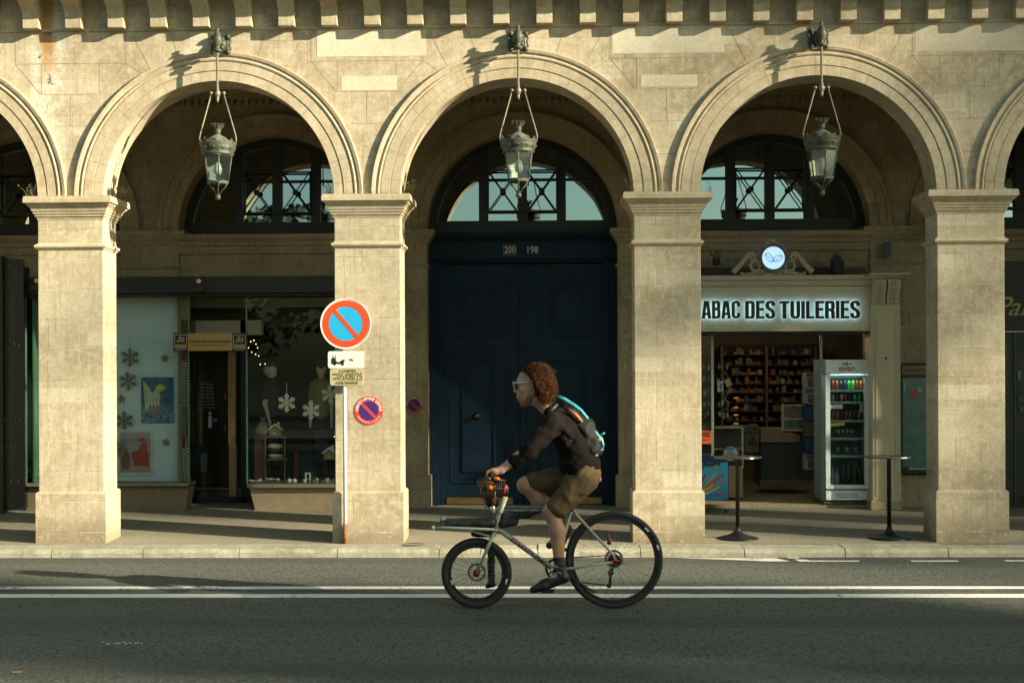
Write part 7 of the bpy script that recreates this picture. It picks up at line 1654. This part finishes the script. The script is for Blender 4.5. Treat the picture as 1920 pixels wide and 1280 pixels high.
# bars, stem, grips, levers
mb = MB(); T(mb, [(948, 930, 0), (950, 915, 0), (940, 905, 0)], [0.02, 0.019, 0.018]); T(mb, [(940, 905, 0), (926, 893, 0)], 0.017); mb.build('stem', blk, bk)
mb = MB(); T(mb, [(bar[0], bar[1], -0.34), (bar[0], bar[1], -0.18), (926, 893, -0.06), (926, 893, 0.06), (bar[0], bar[1], 0.18), (bar[0], bar[1], 0.34)], 0.0125); mb.build('handlebar', blk, bk)
for s_ in (-1, 1):
    mb = MB(); T(mb, [(bar[0], bar[1], s_*0.345), (bar[0], bar[1], s_*0.215)], 0.017, 12); mb.build('grip', rub, bk)
    mb = MB(); T(mb, [(bar[0], bar[1], s_*0.195), (912, 893, s_*0.195), (908, 899, s_*0.24), (909, 901, s_*0.30)], [0.012, 0.011, 0.007, 0.006], 8); mb.build('brake_lever', blk, bk)
mb = MB()
T(mb, [(912, 893, -0.19), (904, 920, -0.10), (918, 955, -0.03), (926, 1000, -0.03)], 0.0028, 6); T(mb, [(912, 893, 0.19), (900, 925, 0.10), (914, 960, 0.03), (900, 1040, 0.05)], 0.0028, 6); T(mb, [(912, 893, -0.18), (915, 935, -0.08), (935, 962, -0.03), (1000, 962, -0.02)], 0.0028, 6)
mb.build('cables', blk, bk)
# front rack
rkm = simple('rack_paint', (0.36, 0.37, 0.29), 0.4, 0, 0.1, 20)
mb = MB()
for s_ in (-1, 1): T(mb, [(813, 989, s_*0.17), (840, 989, s_*0.19), (924, 992, s_*0.16), (934, 994, s_*0.03)], 0.0105, 8)
T(mb, [(813, 989, -0.17), (811, 989, -0.1), (811, 989, 0.1), (813, 989, 0.17)], 0.0105, 8); T(mb, [(870, 990, -0.18), (870, 990, 0.18)], 0.009, 8); T(mb, [(905, 991, -0.17), (905, 991, 0.17)], 0.009, 8)
for s_ in (-1, 1): T(mb, [(870, 991, s_*0.12), (914, 1004, s_*0.05), (925, 1004, s_*0.03)], 0.008, 8)
mb.build('front_rack', rkm, bk)
mb = MB(); mb.ball(R_(812.5, 989, -0.17), 0.015, 10, 8); mb.ball(R_(812.5, 989, 0.17), 0.015, 10, 8); mb.build('rack_cap', simple('white_cap', (0.70, 0.70, 0.66), 0.4), bk)
# drivetrain
mb = MB(); c = R_(1042, 1066, 0.045)
mb.yring(c[0], c[2], 0.062, 0.078, c[1]-0.002, c[1]+0.002, 44)
for i in range(40): a = 2*PI*i/40; mb.cbox((c[0]+0.080*math.cos(a), c[1], c[2]+0.080*math.sin(a)), 0.005, 0.003, 0.005)
for i in range(5): a = 2*PI*i/5; mb.tube([(c[0], c[1], c[2]), (c[0]+0.066*math.cos(a), c[1], c[2]+0.066*math.sin(a))], 0.006, 6)
mb.build('chainring', blk, bk)
mb = MB(); T(mb, [(1042, 1066, -0.05), (1042, 1066, -0.07), (1027, 1105, -0.078)], [0.013, 0.013, 0.010], 8); mb.build('crank', blk, bk)
mb = MB(); T(mb, [(1042, 1066, 0.05), (1042, 1066, 0.07), (1057, 1027, 0.078)], [0.013, 0.013, 0.010], 8); mb.build('crank', blk, bk)
for (px, py), s_ in (((1027, 1108), -1), ((1057, 1030), 1)):
    p = R_(px, py, s_*0.115); mb = MB()
    for oy in (-0.04, 0.04): mb.box(p[0]-0.045, p[0]+0.045, p[1]+oy-0.005, p[1]+oy+0.005, p[2]-0.008, p[2]+0.008)
    for ox in (-0.04, 0.0, 0.04): mb.box(p[0]+ox-0.006, p[0]+ox+0.006, p[1]-0.034, p[1]+0.034, p[2]-0.007, p[2]+0.007)
    mb.build('pedal', blk, bk)
mb = MB(); cc_ = R_(1151.5, 1050, 0.045)
for k, rr in enumerate((0.05, 0.043, 0.036, 0.030, 0.025)): mb.yring(cc_[0], cc_[2], 0.018, rr, cc_[1]-0.014+k*0.005, cc_[1]-0.011+k*0.005, 28)
mb.build('cassette', blk, bk)
mb = MB(); T(mb, [(1042, 1046.5, 0.045), (1151, 1040, 0.045)], 0.0042, 6); T(mb, [(1042, 1085.5, 0.045), (1140, 1097, 0.05), (1144, 1098, 0.05), (1147, 1092, 0.05), (1140, 1074, 0.05), (1146, 1062, 0.045)], 0.0042, 6); mb.build('chain', blk, bk)
mb = MB(); T(mb, [(1152, 1054, 0.065), (1146, 1070, 0.07), (1142, 1096, 0.06)], [0.016, 0.013, 0.008], 8); mb.ball(R_(1142, 1097, 0.055), 0.020, 12, 8, sc_=(1, 0.4, 1)); mb.ball(R_(1146, 1073, 0.055), 0.020, 12, 8, sc_=(1, 0.4, 1)); mb.build('derailleur', blk, bk)
mb = MB(); T(mb, [(1052, 1070, -0.05), (1085, 1092, -0.075), (1112, 1108, -0.08)], [0.012, 0.010, 0.008], 8); T(mb, [(1112, 1108, -0.08), (1116, 1108, -0.055)], 0.009, 8); mb.build('kickstand', blk, bk)
mb = MB(); mb.ball(R_(1142, 1012, -0.06), 0.019, 12, 9, sc_=(1.1, 0.6, 0.8)); mb.build('rear_light', simple('red_light_lens', (0.42, 0.05, 0.02), 0.3), bk)
mb = MB(); mb.ball(R_(1142, 1018, -0.06), 0.017, 12, 9, sc_=(1.1, 0.6, 0.7)); mb.build('brake_caliper', blk, bk)
mb = MB(); T(mb, [(1149, 1052, -0.075), (1160, 1051, -0.078)], 0.006, 6); T(mb, [(889, 1076, -0.065), (899, 1077, -0.068)], 0.006, 6); mb.build('quick_release', redm, bk)
mb = MB(); mb.ball(R_(1124, 898, -0.02), 0.017, 12, 9, sc_=(0.9, 1, 1.2)); tag(mb.build('clip_light', simple('magenta_light', (0.50, 0.10, 0.40), 0.3)), 'small magenta clip light behind the saddle of the bicycle', 'light')
# purple letters along the down tube
a_ = Vector(R_(958, 1009, 0)); b_ = Vector(R_(1018, 1053, 0)); vs, fs = text_mesh('OMNIUM', 0.04, 0.5); ax = min(v.x for v in vs); bx2 = max(v.x for v in vs); u_ = (b_-a_); Lt = u_.length; u_ = u_/Lt; v_ = Vector((-u_.z, 0, u_.x)); 
if v_.z < 0: v_ = -v_
mb = MB(); out = []
for v in vs:
    w1 = (v.y/0.72-0.5)*0.028; yy = -math.sqrt(max(0, 0.0215**2-w1**2))-0.002+(-0.5+v.z)*-0.002
    out.append(tuple(a_+u_*((v.x-ax)/(bx2-ax)*Lt)+v_*w1+Vector((0, yy, 0))))
mb.add(out, fs); mb.build('lettering', simple('plum_lettering', (0.16, 0.05, 0.09), 0.5), bk)
mb = MB()
for (x1, y1) in ((929, 975), (1022, 1056)):
    c_ = Vector(R_(x1, y1, 0)); mb.torus(c_, 0.0225, 0.003, 22, 6, 'y'); k_ = 22*6; d_ = (Vector(R_(924, 1004))-Vector(R_(948, 930))).normalized() if x1 < 950 else u_
    rm = Vector((0, 1, 0)).rotation_difference(d_).to_matrix(); mb.v = mb.v[:-k_]+[tuple(c_+rm @ (Vector(p)-c_)) for p in mb.v[-k_:]]
mb.build('red_bands', simple('red_tape', (0.45, 0.06, 0.03), 0.5), bk)
# bags on the bicycle
Q = fieldpx(825, 940, 962, 1015, -0.2, 0.2, 0.006); 
Q.cone(R_(842, 981, -0.08), R_(922, 979, -0.08), 0.038, 0.040, 0.05, 1.5); Q.cone(R_(842, 981, 0.08), R_(922, 979, 0.08), 0.038, 0.040, 0.05, 1.5); Q.cone(R_(888, 1000), R_(922, 1002), 0.022, 0.025, 0.03, 2.0); Q.wrinkle(0.005, 28, 5); 
tag(Q.build('cargo_bag', simple('black_canvas', (0.016, 0.017, 0.014), 0.6, 0, 0.3, 22, 0.2), None, 1), 'flat black cargo bag strapped on the front rack of the bicycle', 'bag')
mb = MB(); mb.ball(R_(829, 974, -0.06), 0.020, 12, 9); tag(mb.build('water_bottle', simple('blue_plastic', (0.10, 0.17, 0.24), 0.4)), 'pale blue bottle cap poking from the front end of the cargo bag', 'bottle')
mb = MB(); mb.tube([R_(833, 981, -0.1), R_(843, 977, -0.1)], [0.008, 0.014], 8); tag(mb.build('strap_end', simple('orange_webbing', (0.5, 0.13, 0.03), 0.6)), 'orange strap end beside the blue bottle on the rack', 'strap')
Q = fieldpx(925, 1030, 950, 1010, -0.08, 0.08, 0.0055); Q.cone(R_(946, 966), R_(990, 964), 0.034, 0.026, 0.03, 0.8); Q.cone(R_(944, 980), R_(965, 979), 0.040, 0.028, 0.03, 0.8); Q.cone(R_(990, 964), R_(1012, 959), 0.026, 0.012, 0.02, 0.8); Q.wrinkle(0.003, 30, 7); 
tag(Q.build('frame_bag', simple('black_bag_cloth', (0.012, 0.013, 0.012), 0.6, 0, 0.3, 22, 0.2), None, 1), 'black wedge shaped bag slung under the top tube of the bicycle', 'bag')
# handlebar pouch stuffed with orange cloth
hb = thing('handlebar_pouch', R_(922, 925), 'black mesh pouch with crumpled orange cloth hanging from the handlebar', 'bag')
Q = fieldpx(890, 960, 888, 966, -0.15, 0.15, 0.0052)
Q.cone(R_(915, 915, -0.03), R_(924, 944, -0.02), 0.052, 0.028, 0.03, 1.1); Q.cone(R_(903, 905, 0.0), R_(912, 930, 0.0), 0.028, 0.022, 0.03, 1.6); Q.wrinkle(0.008, 44, 3); Q.build('orange_cloth', simple('crumpled_orange', (0.34, 0.11, 0.015), 0.7, 0, 0.6, 26, 0.3), hb, 1)
mb = MB(); r = random.Random(2)
for k in range(13):
    a = -0.9+1.8*k/12; mb.tube([R_(897+50*k/12, 898+2*math.sin(k), -0.075), R_(902+38*k/12, 922, -0.098), R_(914+18*k/12, 950, -0.06)], 0.0035, 5)
T(mb, [(895, 899, -0.07), (908, 897, -0.09), (925, 898, -0.095), (948, 901, -0.08)], 0.008, 8); T(mb, [(900, 912, -0.09), (922, 918, -0.105), (945, 914, -0.09)], 0.005, 6); T(mb, [(905, 930, -0.085), (922, 936, -0.095), (938, 932, -0.08)], 0.004, 6)
mb.build('mesh_pouch', blk, hb)
mb = MB(); mb.ball(R_(931, 897, -0.10), 0.021, 12, 9, sc_=(1.3, 0.7, 0.7)); mb.ball(R_(919, 914, -0.108), 0.020, 12, 9, sc_=(1, 0.7, 1)); mb.build('orange_reflector', simple('orange_plastic', (0.65, 0.12, 0.01), 0.35), hb)
mb = MB(); mb.tube([R_(944, 925, -0.09), R_(949, 908, -0.09)], [0.013, 0.010], 8); mb.build('red_tab', simple('red_plastic', (0.45, 0.03, 0.02), 0.4), hb)
mb = MB(); mb.lathe([(0.012, 0), (0.020, 0.01), (0.022, 0.05), (0.016, 0.06)], (0, 0), 16); c_ = R_(924, 957, -0.05); mb.v = [(v[0]+c_[0], v[1]+c_[1], v[2]+c_[2]-0.02) for v in mb.v]
tag(mb.build('front_light', simple('silver_lamp', (0.5, 0.5, 0.46), 0.25, 0.7)), 'silver front lamp hanging under the orange pouch', 'light')
# unidentified dark shape on the far side of the small wheel, modelled as a narrow bag
Q = fieldpx(905, 945, 1000, 1115, 0.06, 0.2, 0.006); Q.cone(R_(921, 1025, 0.12), R_(921, 1092, 0.12), 0.030, 0.028, 0.02, 1.0); Q.cone(R_(914, 1098, 0.12), R_(924, 1096, 0.12), 0.018, 0.02, 0.02); Q.wrinkle(0.003, 60, 1)
tag(Q.build('dark_wheel_shape', blk, None, 1), 'unidentified narrow black shape behind the spokes of the small wheel', 'bag')

# ================================================================== shop mannequins
def mannequin(px, label, face, shirt, skin_, trouser, cap):
    Y = 17.45; K = Y/FPX
    def P(u, v, d=0.0): p = W(px+u, v, Y+d); return (p.x, p.y, p.z)
    lo, hi = P(-34, 905, -0.2), P(34, 668, 0.2); t = thing('mannequin', P(0, 905), label, 'mannequin', 'mannequins in the right window'); f = face
    F = Field((lo[0], Y-0.2, lo[2]), (hi[0], Y+0.2, hi[2]), 0.008)
    F.ell(P(2*f, 692), (0.062, 0.055, 0.080), 0.01); F.cone(P(4*f, 697), P(7*f, 702), 0.035, 0.025, 0.02); F.cone(P(0, 703), P(-1*f, 714), 0.030, 0.034, 0.02)
    if f: F.cone(P(9*f, 690), P(11*f, 695), 0.008, 0.010, 0.008)
    F.cone(P(0, 722), P(0, 775), 0.085, 0.075, 0.03, 1.0); w_ = 13 if not f else 5
    for s_ in (-1, 1):
        a = P(s_*w_, 722, 0.10*s_ if f else 0); b = P(s_*w_*1.5-4*f, 757, 0.13*s_ if f else 0); c_ = P(s_*w_*1.55+(6 if s_ < 0 else 2)*f, 792, 0.13*s_ if f else -0.02); F.cone(a, b, 0.035, 0.028, 0.02); F.cone(b, c_, 0.028, 0.018, 0.02); F.ell((c_[0], c_[1], c_[2]-0.035), (0.016, 0.022, 0.045), 0.015)
        F.cone(P(s_*5, 790, 0.05*s_ if f else 0), P(s_*6, 903, 0.05*s_ if f else 0), 0.07, 0.04, 0.03)
    F.build('body', skin_, t, 1)
    F = Field((lo[0], Y-0.2, lo[2]), (hi[0], Y+0.2, hi[2]), 0.008); F.cone(P(0, 723), P(0, 778), 0.105, 0.095, 0.03, 1.0)
    for s_ in (-1, 1): a = P(s_*w_, 722, 0.10*s_ if f else 0); b = P(s_*w_*1.4-3*f, 742, 0.125*s_ if f else 0); F.cone(a, b, 0.052, 0.045, 0.03)
    if not f:
        for s_ in (-1, 1): F.cone(P(s_*w_, 722), P(s_*(w_+3), 740), 0.055, 0.042, 0.03)
    F.wrinkle(0.005, 40, px); F.build('shirt', shirt, t, 1)
    F = Field((lo[0], Y-0.2, lo[2]), (hi[0], Y+0.2, hi[2]), 0.009)
    for s_ in (-1, 1): F.cone(P(s_*5, 788, 0.05*s_ if f else 0), P(s_*6, 903, 0.05*s_ if f else 0), 0.082, 0.055, 0.03)
    F.wrinkle(0.005, 36, px+2); F.build('trousers', trouser, t, 1)
    F = Field((lo[0], Y-0.2, lo[2]), (hi[0], Y+0.2, hi[2]), 0.007); F.ell(P(1*f, 683), (0.068, 0.062, 0.050), 0.01); F.cone(P(5*f, 686, -0.03 if not f else 0), P(13*f, 689, -0.09 if not f else 0), 0.03, 0.018, 0.02, 1.2); F.build('cap', cap, t, 1)
    return t
plas = simple('mannequin_plastic', (0.42, 0.34, 0.24), 0.5); drk = simple('dark_garment', (0.014, 0.016, 0.017), 0.8, 0, 0.3, 20)
m1 = mannequin(508, 'mannequin in profile with grey hair, dark cap and dark shirt in the right window', 1, drk, plas, drk, simple('dark_cap', (0.02, 0.02, 0.022), 0.7))
mannequin(602, 'mannequin facing the street in an olive shirt and cap in the right window', 0, simple('olive_shirt', (0.16, 0.14, 0.03), 0.8, 0, 0.2, 20), plas, drk, simple('black_cap', (0.025, 0.025, 0.022), 0.7))
F = Field((WX(490, 17.45), 17.3, WZ(712, 17.45)), (WX(512, 17.45), 17.6, WZ(680, 17.45)), 0.006); p = W(502, 694, 17.45); F.ell((p.x, 17.45, p.z), (0.055, 0.062, 0.070), 0.01); F.wrinkle(0.003, 90, 1); F.build('hair', simple('grey_wig', (0.30, 0.28, 0.22), 0.6, 0, 0.4, 60, 0.4), m1, 1)
# ================================================================== trees across the street (behind the camera: low ones seen in the panes, tall ones out of view added for their shade)
leafm = simple('dark_foliage', (0.035, 0.045, 0.018), 0.8, 0, 0.4, 3); barkm = simple('grey_bark', (0.07, 0.06, 0.045), 0.9, 0, 0.3, 8)
def tree_mesh(seed, H, Rw, base, nleaf, size, nl=14):
    r = random.Random(seed); tr = MB(); cr_ = MB()
    tr.tube([(0, 0, 0), (0.05, 0, base*0.6), (0.1, 0.05, base+(H-base)*0.5)], [0.30, 0.24, 0.10], 9)
    lob = []
    for i in range(nl):
        a = r.uniform(0, 2*PI); e = r.uniform(0.15, 0.95); rr = Rw*r.uniform(0.35, 0.8)*(1-0.5*abs(e-0.5))
        p = (rr*math.cos(a), rr*math.sin(a), base+(H-base)*e); lob.append((p, Rw*r.uniform(0.22, 0.38)))
        z0_ = base*r.uniform(0.7, 1.0)+(H-base)*e*0.3; tr.tube([(0.05, 0, z0_), (p[0]*0.5, p[1]*0.5, (z0_+p[2])/2+0.3), p], [0.11, 0.07, 0.025], 5)
    vs = []; fs = []
    for i in range(nleaf):
        p, rr = lob[r.randrange(len(lob))]; d = Vector((r.gauss(0, 1), r.gauss(0, 1), r.gauss(0, 0.8))).normalized()*rr*r.random()**0.4
        c = Vector(p)+d; c.z = min(c.z, H)
        u_ = Vector((r.gauss(0, 1), r.gauss(0, 1), r.gauss(0, 1))).normalized(); v_ = u_.orthogonal().normalized(); s_ = size*r.uniform(0.5, 1.2)
        k = len(vs); vs += [c-u_*s_-v_*s_*0.6, c+u_*s_-v_*s_*0.6, c+u_*s_+v_*s_*0.6, c-u_*s_+v_*s_*0.6]; fs.append((k, k+1, k+2, k+3))
    cr_.add(vs, fs); return tr, cr_
def plant_tree(kinds, x, y, sc_, rot, label):
    t, c = kinds; r = bpy.data.objects.new('garden_tree', None); COL.objects.link(r); r.location = (x, y, 0); r.scale = (sc_, sc_, sc_); r.rotation_euler.z = rot; tag(r, label, 'tree', 'garden trees across the street')
    for nme, me in (('trunk', t), ('crown', c)): o = bpy.data.objects.new(nme, me); COL.objects.link(o); o.parent = r
def mk(*a):
    t, c = tree_mesh(*a); o1 = t.build('trunk', barkm); o2 = c.build('crown', leafm); m1, m2 = o1.data, o2.data; bpy.data.objects.remove(o1); bpy.data.objects.remove(o2); return m1, m2
K1 = mk(1, 7.6, 3.6, 2.2, 2600, 0.16); K2 = mk(2, 8.6, 3.9, 2.4, 1500, 0.12); K3 = mk(3, 25.45, 2.0, 9.0, 2000, 0.26); K4 = mk(5, 41.0, 8.5, 14.0, 2300, 0.28, 40)
rt_ = random.Random(6)
for i, x in enumerate(range(-36, 31, 6)):
    plant_tree(K1 if (x < -4 or i % 3 == 0) else K2, x+rt_.uniform(-1, 1), -24+rt_.uniform(-3, 3), rt_.uniform(0.9, 1.05)*(1.08 if x < -6 else 0.86), rt_.uniform(0, 6), 'round crowned garden tree across the street, seen only in the panes')
for i in range(16): plant_tree(K3, 34+i*2.7, -14.5+rt_.uniform(-0.7, 0.7), 1.0, rt_.uniform(0, 6), 'slim tree out of view, added across the street to shade the road')
for i, x in enumerate((82.0, 87.0, 92, 98)): plant_tree(K4, x, -14, 1.0, i*2.1, 'very tall tree out of view, added at the far right to shade the facade')
